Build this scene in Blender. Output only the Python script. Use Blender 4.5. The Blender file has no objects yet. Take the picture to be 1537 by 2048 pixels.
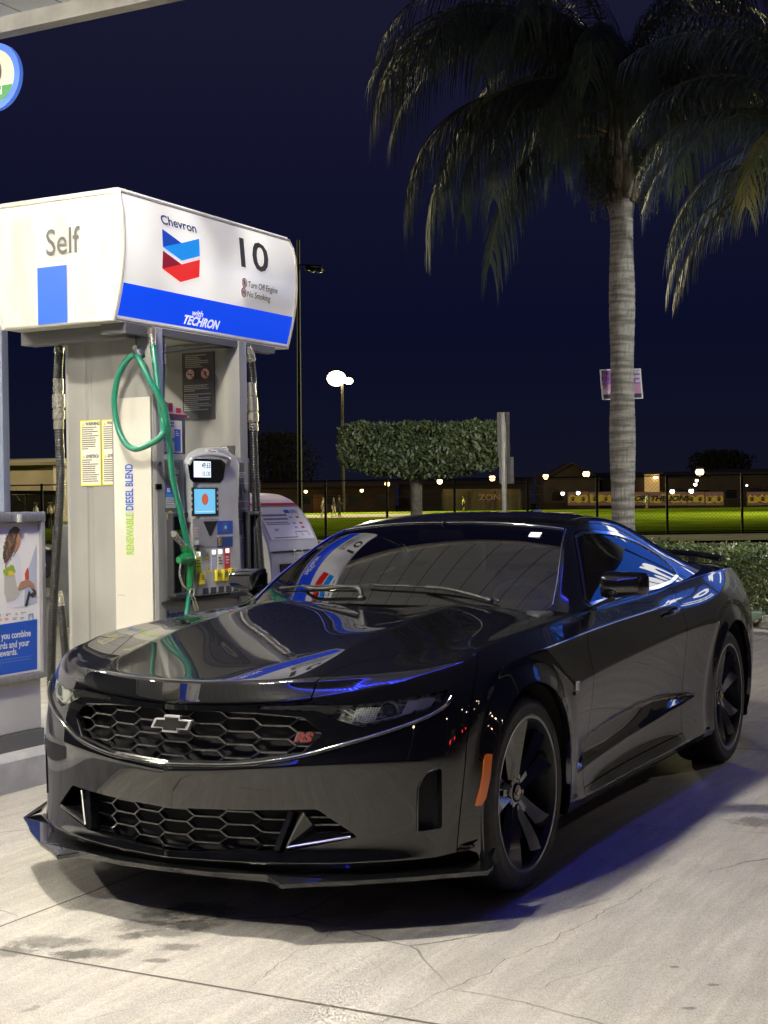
import bpy, bmesh, math, random
import numpy as np
from mathutils import Vector, Matrix
random.seed(7); rng = np.random.default_rng(7)
SC = bpy.context.scene
COL = SC.collection
R_ = math.radians

# ---------------------------------------------------------------- camera, sky, exposure
CQ = (2.8938, -4.8268, 1.3964, .48508, -.00535, -.0148, 2896.9)      # x y z yaw pitch roll f(px of 2048)
def _cam():
    yaw, pit, rol = CQ[3:6]
    F = Vector((-math.sin(yaw)*math.cos(pit), math.cos(yaw)*math.cos(pit), math.sin(pit)))
    Rv = Vector((math.cos(yaw), math.sin(yaw), 0)); U = Rv.cross(F)
    c, s = math.cos(rol), math.sin(rol)
    R2 = c*Rv + s*U; U2 = -s*Rv + c*U
    cam = bpy.data.cameras.new('camera'); o = bpy.data.objects.new('camera', cam); COL.objects.link(o)
    m = Matrix((R2, U2, -F)).transposed().to_4x4(); m.translation = Vector(CQ[:3]); o.matrix_world = m
    cam.sensor_fit = 'VERTICAL'; cam.sensor_height = 24; cam.sensor_width = 18
    cam.lens = CQ[6]/2048*24; cam.clip_start = .05; cam.clip_end = 2000
    SC.camera = o
_cam()
W = bpy.data.worlds.new('World'); SC.world = W; W.use_nodes = True
nt = W.node_tree; bg = nt.nodes['Background']
geo = nt.nodes.new('ShaderNodeNewGeometry'); sep = nt.nodes.new('ShaderNodeSeparateXYZ')
rmp = nt.nodes.new('ShaderNodeValToRGB')
tc = nt.nodes.new('ShaderNodeTexCoord')
nt.links.new(tc.outputs['Generated'], sep.inputs[0]); nt.links.new(sep.outputs[2], rmp.inputs[0])
rmp.color_ramp.elements[0].color = (.0056, .0060, .0135, 1); rmp.color_ramp.elements[0].position = .0
rmp.color_ramp.elements[1].color = (.0088, .0085, .026, 1); rmp.color_ramp.elements[1].position = .36
e = rmp.color_ramp.elements.new(.12); e.color = (.0026, .0037, .0165, 1)
nt.links.new(rmp.outputs[0], bg.inputs[0]); bg.inputs[1].default_value = 1.0
SC.view_settings.view_transform = 'Standard'; SC.view_settings.look = 'None'
SC.view_settings.exposure = 0.22; SC.view_settings.gamma = 1.0
SC.cycles.max_bounces = 8; SC.cycles.glossy_bounces = 5; SC.cycles.transparent_max_bounces = 16
SC.cycles.use_denoising = True
SC.cycles.caustics_reflective = False; SC.cycles.caustics_refractive = False
SC.cycles.sample_clamp_indirect = 6.0
SC.cycles.sample_clamp_direct = 0

# ---------------------------------------------------------------- helpers
def setp(b, **k):
    N = dict(base='Base Color', rough='Roughness', metal='Metallic', ior='IOR', alpha='Alpha', coat='Coat Weight',
             crough='Coat Roughness', cior='Coat IOR', trans='Transmission Weight', emit='Emission Color', es='Emission Strength',
             spec='Specular IOR Level', sss='Subsurface Weight')
    for a, v in k.items():
        i = b.inputs[N[a]]
        i.default_value = (tuple(v) + (1,))[:4] if isinstance(v, (tuple, list)) else v
def mat(name, base, rough=.5, metal=0, **k):
    m = bpy.data.materials.new(name); m.use_nodes = True
    b = m.node_tree.nodes['Principled BSDF']; setp(b, base=base, rough=rough, metal=metal, **k)
    return m
def bsdf(m): return m.node_tree.nodes['Principled BSDF']
def node(m, t, **k):
    n = m.node_tree.nodes.new(t)
    for a, v in k.items(): setattr(n, a, v)
    return n
def lk(m, a, b): m.node_tree.links.new(a, b)
def noisy(m, scale=8, amt=.15, bump=0, rough=0, detail=6, stretch=(1, 1, 1), c2=None, coord='Object', rmin=.45, rmax=.62, bdist=.004):
    """break up a plain colour with noise: colour, roughness and bump"""
    b = bsdf(m); tcn = node(m, 'ShaderNodeTexCoord'); mp = node(m, 'ShaderNodeMapping'); mp.inputs['Scale'].default_value = stretch
    lk(m, tcn.outputs[coord], mp.inputs[0])
    n = node(m, 'ShaderNodeTexNoise'); n.inputs['Scale'].default_value = scale; n.inputs['Detail'].default_value = detail
    lk(m, mp.outputs[0], n.inputs['Vector'])
    base = tuple(b.inputs['Base Color'].default_value)[:3]
    mr = node(m, 'ShaderNodeMapRange'); mr.inputs[1].default_value = rmin-.07; mr.inputs[2].default_value = rmax
    lk(m, n.outputs[0], mr.inputs[0])
    mx = node(m, 'ShaderNodeMix', data_type='RGBA'); lk(m, mr.outputs[0], mx.inputs[0])
    d = c2 if c2 else tuple(max(0, v*(1-amt*2)) for v in base)
    mx.inputs[6].default_value = (*base, 1); mx.inputs[7].default_value = (*d, 1)
    lk(m, mx.outputs[2], b.inputs['Base Color'])
    if rough:
        r0 = b.inputs['Roughness'].default_value
        r = node(m, 'ShaderNodeMapRange'); r.inputs[3].default_value = r0-rough; r.inputs[4].default_value = r0+rough
        lk(m, n.outputs[0], r.inputs[0]); lk(m, r.outputs[0], b.inputs['Roughness'])
    if bump:
        bp = node(m, 'ShaderNodeBump'); bp.inputs['Strength'].default_value = bump; bp.inputs['Distance'].default_value = bdist
        lk(m, n.outputs[0], bp.inputs['Height']); lk(m, bp.outputs[0], b.inputs['Normal'])
    return m
def emis(name, col, s, base=(0, 0, 0)):
    return mat(name, base, .5, emit=col, es=s)

def mk(name, verts, faces, m=None, parent=None, smooth=False, mats=None, fm=None):
    me = bpy.data.meshes.new(name); me.from_pydata([tuple(v) for v in verts], [], [tuple(f) for f in faces])
    for x in (mats or ([m] if m else [])): me.materials.append(x)
    if fm is not None: me.polygons.foreach_set('material_index', list(fm))
    if smooth: me.polygons.foreach_set('use_smooth', [True]*len(me.polygons))
    me.update()
    o = bpy.data.objects.new(name, me); COL.objects.link(o)
    if parent: o.parent = parent
    return o
def tag(o, label=None, cat=None, group=None, kind=None):
    if label: o['label'] = label
    if cat: o['category'] = cat
    if group: o['group'] = group
    if kind: o['kind'] = kind
    return o
def thing(name, label, cat, loc=(0, 0, 0), group=None, rz=0):
    o = bpy.data.objects.new(name, None); COL.objects.link(o); o.location = loc; o.rotation_euler = (0, 0, rz)
    o.empty_display_size = .2
    return tag(o, label, cat, group)
class MB:
    """collects shapes; .out() links them as one mesh. material index per shape"""
    def __init__(s): s.v = []; s.f = []; s.m = []; s.T = Matrix()
    def add(s, vs, fs, mi=0):
        o = len(s.v); s.v += [tuple(s.T @ Vector(v)) for v in vs]; s.f += [tuple(o+i for i in f) for f in fs]; s.m += [mi]*len(fs)
    def box(s, lo, hi, mi=0, bev=0):
        x0, y0, z0 = lo; x1, y1, z1 = hi
        if bev <= 0:
            s.add([(x0,y0,z0),(x1,y0,z0),(x1,y1,z0),(x0,y1,z0),(x0,y0,z1),(x1,y0,z1),(x1,y1,z1),(x0,y1,z1)],
                  [(0,3,2,1),(4,5,6,7),(0,1,5,4),(1,2,6,5),(2,3,7,6),(3,0,4,7)], mi); return
        bm = bmesh.new(); bmesh.ops.create_cube(bm, size=1)
        for v in bm.verts: v.co = Vector(((x0+x1)/2+v.co.x*(x1-x0), (y0+y1)/2+v.co.y*(y1-y0), (z0+z1)/2+v.co.z*(z1-z0)))
        bmesh.ops.bevel(bm, geom=bm.edges[:], offset=bev, segments=2, profile=.6, affect='EDGES')
        s.bm(bm, mi)
    def bm(s, bm, mi=0):
        bm.verts.index_update(); s.add([v.co[:] for v in bm.verts], [[v.index for v in f.verts] for f in bm.faces], mi); bm.free()
    def prism(s, poly, d0, d1, axis='y', mi=0):
        """poly 2D points extruded along axis; poly given in the other two axes (ordered x,y,z)"""
        n = len(poly)
        def P(p, d): return {'x': (d, p[0], p[1]), 'y': (p[0], d, p[1]), 'z': (p[0], p[1], d)}[axis]
        vs = [P(p, d0) for p in poly]+[P(p, d1) for p in poly]
        fs = [tuple(range(n))[::-1], tuple(range(n, 2*n))]+[(i, (i+1) % n, n+(i+1) % n, n+i) for i in range(n)]
        s.add(vs, fs, mi)
    def tube(s, pts, r, n=8, mi=0, cap=True, closed=False):
        pts = [Vector(p) for p in pts]; rs = r if isinstance(r, (list, tuple)) else [r]*len(pts)
        L = len(pts); vs = []; up = None
        for i, p in enumerate(pts):
            if closed: t = (pts[(i+1) % L]-pts[i-1])
            else: t = pts[min(i+1, L-1)]-pts[max(i-1, 0)]
            t = t.normalized() if t.length > 1e-9 else Vector((0, 0, 1))
            if up is None: up = t.orthogonal().normalized()
            up = (up-t*up.dot(t)); up = up.normalized() if up.length > 1e-6 else t.orthogonal().normalized()
            b = t.cross(up)
            for k in range(n):
                a = 2*math.pi*k/n; vs.append(p+(up*math.cos(a)+b*math.sin(a))*rs[i])
        fs = []
        for i in range(L if closed else L-1):
            j = (i+1) % L
            for k in range(n): fs.append((i*n+k, i*n+(k+1) % n, j*n+(k+1) % n, j*n+k))
        if cap and not closed: fs += [tuple(range(n))[::-1], tuple(range((L-1)*n, L*n))]
        s.add(vs, fs, mi)
    def bar(s, a, b, w, h, up=(0, 0, 1), mi=0):
        a = Vector(a); b = Vector(b); t = (b-a).normalized(); u = Vector(up); u = (u-t*u.dot(t)).normalized(); q = t.cross(u)
        vs = [p+q*sx*w/2+u*sz*h/2 for p in (a, b) for sx, sz in ((-1,-1),(1,-1),(1,1),(-1,1))]
        s.add(vs, [(3,2,1,0),(4,5,6,7),(0,1,5,4),(1,2,6,5),(2,3,7,6),(3,0,4,7)], mi)
    def lathe(s, prof, n=32, axis='z', mi=0, c=(0, 0, 0), cap=False):
        """prof: (r, h) list"""
        vs = []; L = len(prof)
        for r, h in prof:
            for k in range(n):
                a = 2*math.pi*k/n; u, w = r*math.cos(a), r*math.sin(a)
                p = {'z': (u, w, h), 'x': (h, u, w), 'y': (w, h, u)}[axis]
                vs.append((p[0]+c[0], p[1]+c[1], p[2]+c[2]))
        fs = [(i*n+k, i*n+(k+1) % n, (i+1)*n+(k+1) % n, (i+1)*n+k) for i in range(L-1) for k in range(n)]
        if cap: fs += [tuple(range(n))[::-1], tuple(range((L-1)*n, L*n))]
        s.add(vs, fs, mi)
    def sph(s, c, r, sc=(1, 1, 1), mi=0, u=12, v=8):
        bm = bmesh.new(); bmesh.ops.create_uvsphere(bm, u_segments=u, v_segments=v, radius=r)
        for q in bm.verts: q.co = Vector((c[0]+q.co.x*sc[0], c[1]+q.co.y*sc[1], c[2]+q.co.z*sc[2]))
        s.bm(bm, mi)
    def out(s, name, m, parent=None, smooth=False, ang=None):
        mats = m if isinstance(m, (list, tuple)) else [m]
        o = mk(name, s.v, s.f, parent=parent, mats=mats, fm=s.m, smooth=smooth)
        bm = bmesh.new(); bm.from_mesh(o.data); bmesh.ops.recalc_face_normals(bm, faces=bm.faces[:]); bm.to_mesh(o.data); bm.free()
        if smooth: o.data.set_sharp_from_angle(angle=R_(ang or 35))
        return o
def curve_pts(ctrl, n=8):
    """Catmull-Rom through control points"""
    P = [Vector(p) for p in ctrl]; P = [P[0]*2-P[1]]+P+[P[-1]*2-P[-2]]; out = []
    for i in range(1, len(P)-2):
        for k in range(n):
            t = k/n; a, b, c, d = P[i-1:i+3]
            out.append(.5*((2*b)+(-a+c)*t+(2*a-5*b+4*c-d)*t*t+(-a+3*b-3*c+d)*t**3))
    out.append(P[-2]); return out
def text(name, s, size, m, origin, right, up, parent=None, align='CENTER', bold=0., sx=1., depth=.0, shear=0., yal='CENTER', space=1., bend=None):
    """lettering as a thin mesh: right/up give its plane"""
    cu = bpy.data.curves.new(name, 'FONT'); cu.body = s; cu.size = size; cu.align_x = align; cu.align_y = yal
    cu.offset = bold; cu.extrude = 0; cu.shear = shear; cu.space_character = space; cu.resolution_u = 3
    o = bpy.data.objects.new(name, cu); COL.objects.link(o)
    dg = bpy.context.evaluated_depsgraph_get(); me = bpy.data.meshes.new_from_object(o.evaluated_get(dg))
    bpy.data.objects.remove(o); bpy.data.curves.remove(cu)
    rt = Vector(right).normalized(); u = Vector(up); u = (u-rt*u.dot(rt)).normalized(); nn = rt.cross(u); og = Vector(origin)
    for v in me.vertices:
        x, y = v.co.x*sx, v.co.y
        v.co = og+rt*x+u*y+nn*depth
        if bend: v.co = bend(v.co)
    me.materials.clear(); me.materials.append(m); me.name = name
    o = bpy.data.objects.new(name, me); COL.objects.link(o)
    if parent: o.parent = parent
    return o
def join_into(objs, name, parent=None):
    """merge several meshes (lettering runs) into one object"""
    bm = bmesh.new(); mats = []
    for o in objs:
        off = []
        for mm in o.data.materials:
            if mm not in mats: mats.append(mm)
            off.append(mats.index(mm))
        n0 = len(bm.faces); bm.from_mesh(o.data); bm.faces.ensure_lookup_table()
        for f in bm.faces[n0:]: f.material_index = off[f.material_index] if off else 0
    me = bpy.data.meshes.new(name); bm.to_mesh(me); bm.free()
    for mm in mats: me.materials.append(mm)
    for o in objs:
        d = o.data; bpy.data.objects.remove(o); bpy.data.meshes.remove(d)
    o = bpy.data.objects.new(name, me); COL.objects.link(o)
    if parent: o.parent = parent
    return o
# ================================================================ THE CAR: one smooth master surface, then cut into panels
# frame: +x driver's side, y backward from the front axle, z up
def _plan():
    # station: (x, y) of the widest line, per u
    return [(0,-.925),(.22,-.893),(.45,-.828),(.66,-.720),(.815,-.585),(.905,-.45),(.930,-.30),(.940,-.10),(.943,.15),(.938,.40),
            (.925,.65),(.915,1.1),(.917,1.5),(.925,1.95),(.940,2.3),(.953,2.6),(.955,2.9),(.945,3.2),(.90,3.5),(.80,3.71),
            (.62,3.79),(.42,3.83),(.20,3.85),(0,3.855)]
PL = _plan()
# levels per station: list of 7 (dx_out, z); dx_out = offset along the outward plan direction from the widest line
def _prof(u):
    A = {0: [(-.022,.200),(.004,.236),(-.012,.30),(0,.525),(-.035,.60),(-.045,.685),(-.05,.742)],
         1: [(-.022,.200),(.004,.236),(-.012,.30),(0,.535),(-.035,.605),(-.045,.69),(-.05,.748)],
         2: [(-.020,.200),(.004,.236),(-.012,.30),(0,.555),(-.03,.625),(-.035,.70),(-.045,.762)],
         3: [(-.020,.200),(.004,.238),(-.010,.31),(-.002,.560),(-.025,.655),(-.035,.725),(-.05,.786)],
         4: [(-.020,.200),(.004,.240),(-.006,.32),(.002,.555),(-.015,.675),(-.035,.765),(-.065,.822)],
         5: [(-.03,.19),(-.01,.235),(.0,.37),(.004,.54),(-.004,.68),(-.035,.79),(-.085,.857)],
         6: [(-.03,.19),(-.01,.235),(.0,.36),(.006,.53),(.002,.68),(-.03,.805),(-.095,.880)],
         7: [(-.03,.19),(-.012,.235),(-.004,.36),(.006,.53),(.004,.68),(-.024,.842),(-.10,.905)],
         8: [(-.03,.19),(-.012,.235),(-.006,.36),(.004,.53),(.004,.68),(-.022,.855),(-.10,.920)],
         9: [(-.03,.19),(-.012,.235),(-.02,.35),(-.008,.50),(.008,.68),(-.026,.862),(-.10,.930)],
         10:[(-.04,.19),(-.012,.225),(-.045,.33),(-.020,.47),(.008,.700),(-.026,.872),(-.10,.938)],
         11:[(-.04,.19),(-.008,.225),(-.055,.32),(-.028,.47),(.010,.722),(-.024,.885),(-.085,.948)],
         12:[(-.04,.19),(-.006,.225),(-.05,.33),(-.028,.49),(.012,.745),(-.024,.895),(-.085,.958)],
         13:[(-.04,.19),(-.006,.225),(-.035,.34),(-.020,.52),(.010,.770),(-.026,.91),(-.092,.973)],
         14:[(-.04,.19),(-.01,.235),(-.012,.36),(-.004,.55),(.006,.785),(-.022,.90),(-.095,.995)],
         15:[(-.04,.19),(-.012,.24),(-.004,.37),(.002,.56),(.006,.785),(-.016,.91),(-.085,1.015)],
         16:[(-.04,.19),(-.012,.24),(-.004,.37),(.002,.55),(.004,.76),(-.018,.90),(-.085,1.022)],
         17:[(-.04,.19),(-.02,.25),(-.006,.38),(.0,.55),(.0,.74),(-.026,.895),(-.10,1.020)],
         18:[(-.06,.22),(-.03,.30),(-.006,.42),(.0,.58),(-.004,.74),(-.04,.89),(-.13,1.012)],
         19:[(-.07,.24),(-.04,.32),(-.01,.44),(.0,.60),(-.01,.76),(-.05,.90),(-.12,1.012)]}
    return A[min(u, 19)]
NL = 7; NU = 24
def _out(u):
    a = PL[max(u-1, 0)]; b = PL[min(u+1, NU-1)]
    if u == 0: return (0., -1.)
    if u == NU-1: return (0., 1.)
    t = (b[0]-a[0], b[1]-a[1]); L = math.hypot(*t); return (t[1]/L, -t[0]/L)
# top grid: rows i (u=4..19), columns x fraction; (y shift, z) relative
TOPY = {5: (-.845,-.825,-.755,-.595), 6: (-.50,-.49,-.46,-.38), 7: (-.22,-.21,-.19,-.15), 8: (.08,.09,.10,.12), 9: (.34,.35,.36,.38),
        10: (.60,.61,.63,.645)}
TOPZ = {5: (.812,.814,.822,.838), 6: (.866,.872,.890,.858), 7: (.902,.908,.936,.886), 8: (.928,.934,.965,.904), 9: (.950,.956,.984,.919),
        10: (.970,.974,.992,.932), 11: (.95,.95,.95,.945), 12: (.95,.95,.95,.955), 13: (.96,.96,.96,.97), 14: (1.0,1.0,1.0,.985),
        15: (1.02,1.02,1.01,1.0), 16: (1.035,1.035,1.03,1.018), 17: (1.05,1.05,1.045,1.03), 18: (1.06,1.06,1.052,1.035)}
TOPX = (0., .20, .43, .70)
def car_cage():
    V = []; ring = [[0]*NU for _ in range(NL)]
    for u in range(NU):
        o = _out(u); pr = _prof(u)
        for l in range(NL):
            d, z = pr[l]
            x = PL[u][0]+o[0]*d; y = PL[u][1]+o[1]*d
            if u in (0, NU-1): x = 0.
            ring[l][u] = len(V); V.append((max(x, 0), y, z))
    top = {}
    for i, u in enumerate(range(5, 19)):
        cy = V[ring[6][u]]
        for c in range(4):
            y = TOPY[u][c] if u in TOPY else PL[u][1]
            x = min(TOPX[c], cy[0]*.86) if c == 3 else TOPX[c]
            top[(u, c)] = len(V); V.append((x, y, TOPZ[u][c]))
        top[(u, 4)] = ring[6][u]
    for c in range(5):
        top[(4, c)] = ring[6][c]; top[(19, c)] = ring[6][23-c]
    Fs = []
    for l in range(NL-1):
        for u in range(NU-1):
            Fs.append((ring[l][u], ring[l+1][u], ring[l+1][u+1], ring[l][u+1]))
    for u in range(4, 19):
        for c in range(4):
            Fs.append((top[(u, c)], top[(u+1, c)], top[(u+1, c+1)], top[(u, c+1)]))
    # mirror
    V = np.array(V); n = len(V); mir = np.arange(n); VV = list(map(tuple, V)); 
    for i in range(n):
        if V[i, 0] > 1e-6: mir[i] = len(VV); VV.append((-V[i, 0], V[i, 1], V[i, 2]))
    FF = list(Fs)+[tuple(int(mir[i]) for i in f[::-1]) for f in Fs]
    cre = {}
    def cr(a, b, w):
        cre[tuple(sorted((a, b)))] = w; cre[tuple(sorted((int(mir[a]), int(mir[b]))))] = w
    for u in range(0, 4): cr(ring[6][u], ring[6][u+1], .55)
    for u in range(4, 6): cr(ring[6][u], ring[6][u+1], .3)
    for u in range(9, 15): cr(ring[4][u], ring[4][u+1], .9 if u < 13 else .6)
    for u in range(9, 16): cr(ring[1][u], ring[1][u+1], .7)
    for u in range(0, 5): cr(ring[3][u], ring[3][u+1], .8 if u < 4 else .4); cr(ring[1][u], ring[1][u+1], .75)
    for u in range(6, 13): cr(ring[5][u], ring[5][u+1], .85)
    for u in range(6, 13): cr(ring[6][u], ring[6][u+1], .5)
    for u in range(13, 19): cr(ring[6][u], ring[6][u+1], .8)
    for u in range(19, 23): cr(ring[6][u], ring[6][u+1], .8)
    for l in range(0, 4): cr(ring[l][0], ring[l+1][0], .85 if l > 0 else .6)
    for c in range(0, 3): cr(top[(5, c)], top[(5, c+1)], .8 if c < 2 else .5)
    for u in range(5, 10): cr(top[(u, 2)], top[(u+1, 2)], .85 if u > 5 else .6)   # power-dome ridge
    return VV, FF, cre
def subdiv(VV, FF, cre, lev):
    me = bpy.data.meshes.new('t'); me.from_pydata(VV, [], FF); me.update()
    if cre:
        at = me.attributes.new('crease_edge', 'FLOAT', 'EDGE')
        for e in me.edges:
            w = cre.get(tuple(sorted(e.vertices)))
            if w: at.data[e.index].value = w
    o = bpy.data.objects.new('t', me); COL.objects.link(o)
    md = o.modifiers.new('s', 'SUBSURF'); md.levels = lev; md.render_levels = lev; md.quality = 4
    dg = bpy.context.evaluated_depsgraph_get(); m2 = bpy.data.meshes.new_from_object(o.evaluated_get(dg))
    v = np.empty(len(m2.vertices)*3); m2.vertices.foreach_get('co', v); v = v.reshape(-1, 3)
    f = np.empty(len(m2.loops), int); m2.loops.foreach_get('vertex_index', f); f = f.reshape(-1, 4)
    bpy.data.objects.remove(o); bpy.data.meshes.remove(me); bpy.data.meshes.remove(m2)
    return v, f
def vnormals(v, f):
    a = v[f[:, 2]]-v[f[:, 0]]; b = v[f[:, 3]]-v[f[:, 1]]; n = np.cross(a, b)
    N = np.zeros_like(v)
    for k in range(4): np.add.at(N, f[:, k], n)
    return N/np.maximum(np.linalg.norm(N, axis=1, keepdims=True), 1e-12)
def sstep(a, b, x): t = np.clip((x-a)/(b-a), 0, 1); return t*t*(3-2*t)
AR = .398; WHZ = .352
def car_surface(lev=4):
    v, f = subdiv(*car_cage(), lev)
    N = vnormals(v, f)
    c = v.mean(0); 
    if ((v-c)*N).sum() < 0: f = f[:, ::-1].copy(); N = -N
    # flared lip round the wheel arches
    for yc, rr in ((0., AR), (2.812, AR+.008)):
        r = np.hypot(v[:, 1]-yc, v[:, 2]-WHZ); side = np.abs(v[:, 0]) > .7
        k = np.exp(-np.maximum(r-rr, 0)/.035)*side*(v[:, 2] > .2)
        v[:, 0] += np.sign(v[:, 0])*k*.012
        k2 = np.exp(-((r-rr-.075)/.035)**2)*side*(v[:, 2] > .25)*(np.abs(N[:, 0]) > .5)
        v[:, 0] -= np.sign(v[:, 0])*k2*.006
    # door scallop: sharp hollow rising to the rear above the sill
    y, z = v[:, 1], v[:, 2]
    zl = np.interp(y, [.50, .56, 1.0, 1.6, 2.1, 2.2], [.325, .333, .350, .385, .432, .440]); zu = np.interp(y, [.50, .56, .68, .95, 1.25, 1.65, 2.1, 2.2], [.33, .36, .452, .478, .492, .494, .452, .440])
    m = (np.abs(v[:, 0]) > .75)*sstep(.50, .62, y)*(1-sstep(2.0, 2.25, y))
    t = np.clip((z-zl)/(zu-zl+1e-6), 0, 1)
    v[:, 0] -= np.sign(v[:, 0])*m*.030*np.where((z > zl) & (z < zu), t**.8*np.minimum((1-t)*9, 1), 0)*1.25
    return v, f
# ---------------------------------------------------------------- cutting tools
def sdpoly(P, poly):
    """signed distance (inside negative) of 2D points to a polygon"""
    poly = np.array(poly, float); n = len(poly); d = np.full(len(P), 1e9); ins = np.zeros(len(P), bool)
    for i in range(n):
        a = poly[i]; b = poly[(i+1) % n]; e = b-a; w = P-a
        t = np.clip((w@e)/(e@e), 0, 1); q = w-t[:, None]*e; d = np.minimum(d, (q**2).sum(1))
        c = (a[1] > P[:, 1]) != (b[1] > P[:, 1])
        with np.errstate(divide='ignore', invalid='ignore'):
            ins ^= c & (P[:, 0] < (b[0]-a[0])*(P[:, 1]-a[1])/(b[1]-a[1])+a[0])
    return np.sqrt(d)*np.where(ins, -1, 1)
class Srf:
    """polygon soup with per-vertex normals taken from the uncut surface"""
    def __init__(s, v, n, f): s.v = v; s.n = n; s.f = f       # f: list of tuples
    def clip(s, val):
        """keep where val < 0"""
        V = list(s.v); N = list(s.n); cache = {}; out = []
        inside = val < 0
        for f in s.f:
            k = [inside[i] for i in f]
            if all(k): out.append(f); continue
            if not any(k): continue
            g = []
            for a in range(len(f)):
                i = f[a]; j = f[(a+1) % len(f)]
                if inside[i]: g.append(i)
                if inside[i] != inside[j]:
                    key = (i, j) if i < j else (j, i)
                    if key not in cache:
                        t = val[key[0]]/(val[key[0]]-val[key[1]]); t = min(max(t, .002), .998)
                        cache[key] = len(V); V.append(s.v[key[0]]*(1-t)+s.v[key[1]]*t); N.append(s.n[key[0]]*(1-t)+s.n[key[1]]*t)
                    g.append(cache[key])
            if len(g) > 2: out.append(tuple(g))
        V = np.array(V); N = np.array(N)
        used = np.unique(np.concatenate([np.array(g) for g in out])) if out else np.array([], int)
        rm = -np.ones(len(V), int); rm[used] = np.arange(len(used))
        N = N[used]; N = N/np.maximum(np.linalg.norm(N, axis=1, keepdims=True), 1e-9)
        return Srf(V[used], N, [tuple(int(rm[i]) for i in g) for g in out])
    def out(s, name, m, parent=None, depth=.012, push=0., rim=True, rimmat=None):
        v = s.v+s.n*push; n = len(v); V = [tuple(a) for a in v]; F = list(s.f); NN = [tuple(a) for a in s.n]
        fm = [0]*len(F)
        if rim and depth:
            ed = {}
            for f in s.f:
                for a in range(len(f)):
                    i, j = f[a], f[(a+1) % len(f)]; ed[(i, j)] = 1
            bd = [(i, j) for (i, j) in ed if (j, i) not in ed]
            idx = {}
            def dup(i):
                if i not in idx:
                    idx[i] = len(V); V.append(tuple(v[i])); V.append(tuple(v[i]-s.n[i]*depth))
                return idx[i]
            nf = []
            for i, j in bd:
                a = dup(i); b = dup(j); nf.append((b, a, a+1, b+1))
            F += nf; fm += [1 if rimmat else 0]*len(nf)
            rn = np.zeros((len(V)-n, 3)); VA = np.array(V)
            for f in nf:
                q = np.cross(VA[f[1]]-VA[f[0]], VA[f[3]]-VA[f[0]])
                for i in f: rn[i-n] += q
            rn /= np.maximum(np.linalg.norm(rn, axis=1, keepdims=True), 1e-9)
            NN += [tuple(a) for a in rn]
        o = mk(name, V, F, parent=parent, smooth=True, mats=[m]+([rimmat] if rimmat else []), fm=fm)
        o.data.normals_split_custom_set_from_vertices(NN)
        return o
# ---------------------------------------------------------------- car materials
def m_paint():
    m = mat('black_car_paint', (.0025, .0025, .003), .28, 0, coat=1.0, crough=.01, cior=1.68, spec=.04)
    b = bsdf(m)
    # fine metallic flake in the base under the clear coat
    t = node(m, 'ShaderNodeTexCoord'); n = node(m, 'ShaderNodeTexVoronoi'); n.inputs['Scale'].default_value = 900
    lk(m, t.outputs['Object'], n.inputs['Vector'])
    r = node(m, 'ShaderNodeMapRange'); r.inputs[1].default_value = 0; r.inputs[2].default_value = 1; r.inputs[3].default_value = .2; r.inputs[4].default_value = .42
    lk(m, n.outputs['Color'], r.inputs[0]); lk(m, r.outputs[0], b.inputs['Roughness'])
    # faint swirl dust on the coat
    n2 = node(m, 'ShaderNodeTexNoise'); n2.inputs['Scale'].default_value = 3.1; n2.inputs['Detail'].default_value = 9
    lk(m, t.outputs['Object'], n2.inputs['Vector'])
    r2 = node(m, 'ShaderNodeMapRange'); r2.inputs[1].default_value = .4; r2.inputs[2].default_value = .75; r2.inputs[3].default_value = .0; r2.inputs[4].default_value = .035
    lk(m, n2.outputs[0], r2.inputs[0]); lk(m, r2.outputs[0], b.inputs['Coat Roughness'])
    return m
def m_glass(name, tint=(.03, .035, .035), a=.55, rough=.0, ior=1.7):
    """thin tinted pane: clear part shows the cabin, the rest mirrors the surroundings"""
    m = bpy.data.materials.new(name); m.use_nodes = True; t = m.node_tree; t.nodes.remove(bsdf(m))
    o = t.nodes['Material Output']; tr = node(m, 'ShaderNodeBsdfTransparent'); tr.inputs[0].default_value = (*[a*(1+k) for k in (0, .03, .0)], 1)
    gl = node(m, 'ShaderNodeBsdfGlossy'); gl.inputs['Roughness'].default_value = rough
    fr = node(m, 'ShaderNodeFresnel'); fr.inputs[0].default_value = ior; mx = node(m, 'ShaderNodeMixShader')
    lk(m, fr.outputs[0], mx.inputs[0]); lk(m, tr.outputs[0], mx.inputs[1]); lk(m, gl.outputs[0], mx.inputs[2]); lk(m, mx.outputs[0], o.inputs[0])
    return m
PAINT = m_paint()
BLK = mat('black_satin_plastic', (.006, .006, .007), .42)
GBLK = mat('gloss_black_plastic', (.006, .006, .007), .12, coat=.6, crough=.03)
DARK = mat('dark_cavity', (.002, .002, .0025), .8)
CHR = mat('bright_chrome', (.75, .75, .77), .08, 1)
DCHR = mat('dark_chrome', (.16, .16, .17), .12, 1)
RUB = noisy(mat('tyre_rubber', (.012, .012, .013), .62), 40, .3, rough=.12, bump=.2)
RIMM = mat('gloss_black_alloy', (.010, .010, .011), .18, coat=1, crough=.03, cior=1.7)
BARR = mat('rim_barrel_black', (.006, .006, .007), .5)
DISC = mat('brake_disc_steel', (.30, .29, .28), .3, 1)
AMB = mat('amber_lens', (.55, .13, .015), .12, coat=1, crough=.03)
WGL = m_glass('windscreen_glass', a=.46, ior=3.0)
SGL = m_glass('side_window_glass', a=.10, ior=2.1)
LENS = m_glass('headlight_lens', a=.95, ior=1.35)
LEA = mat('black_leather', (.02, .02, .022), .5)
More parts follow.
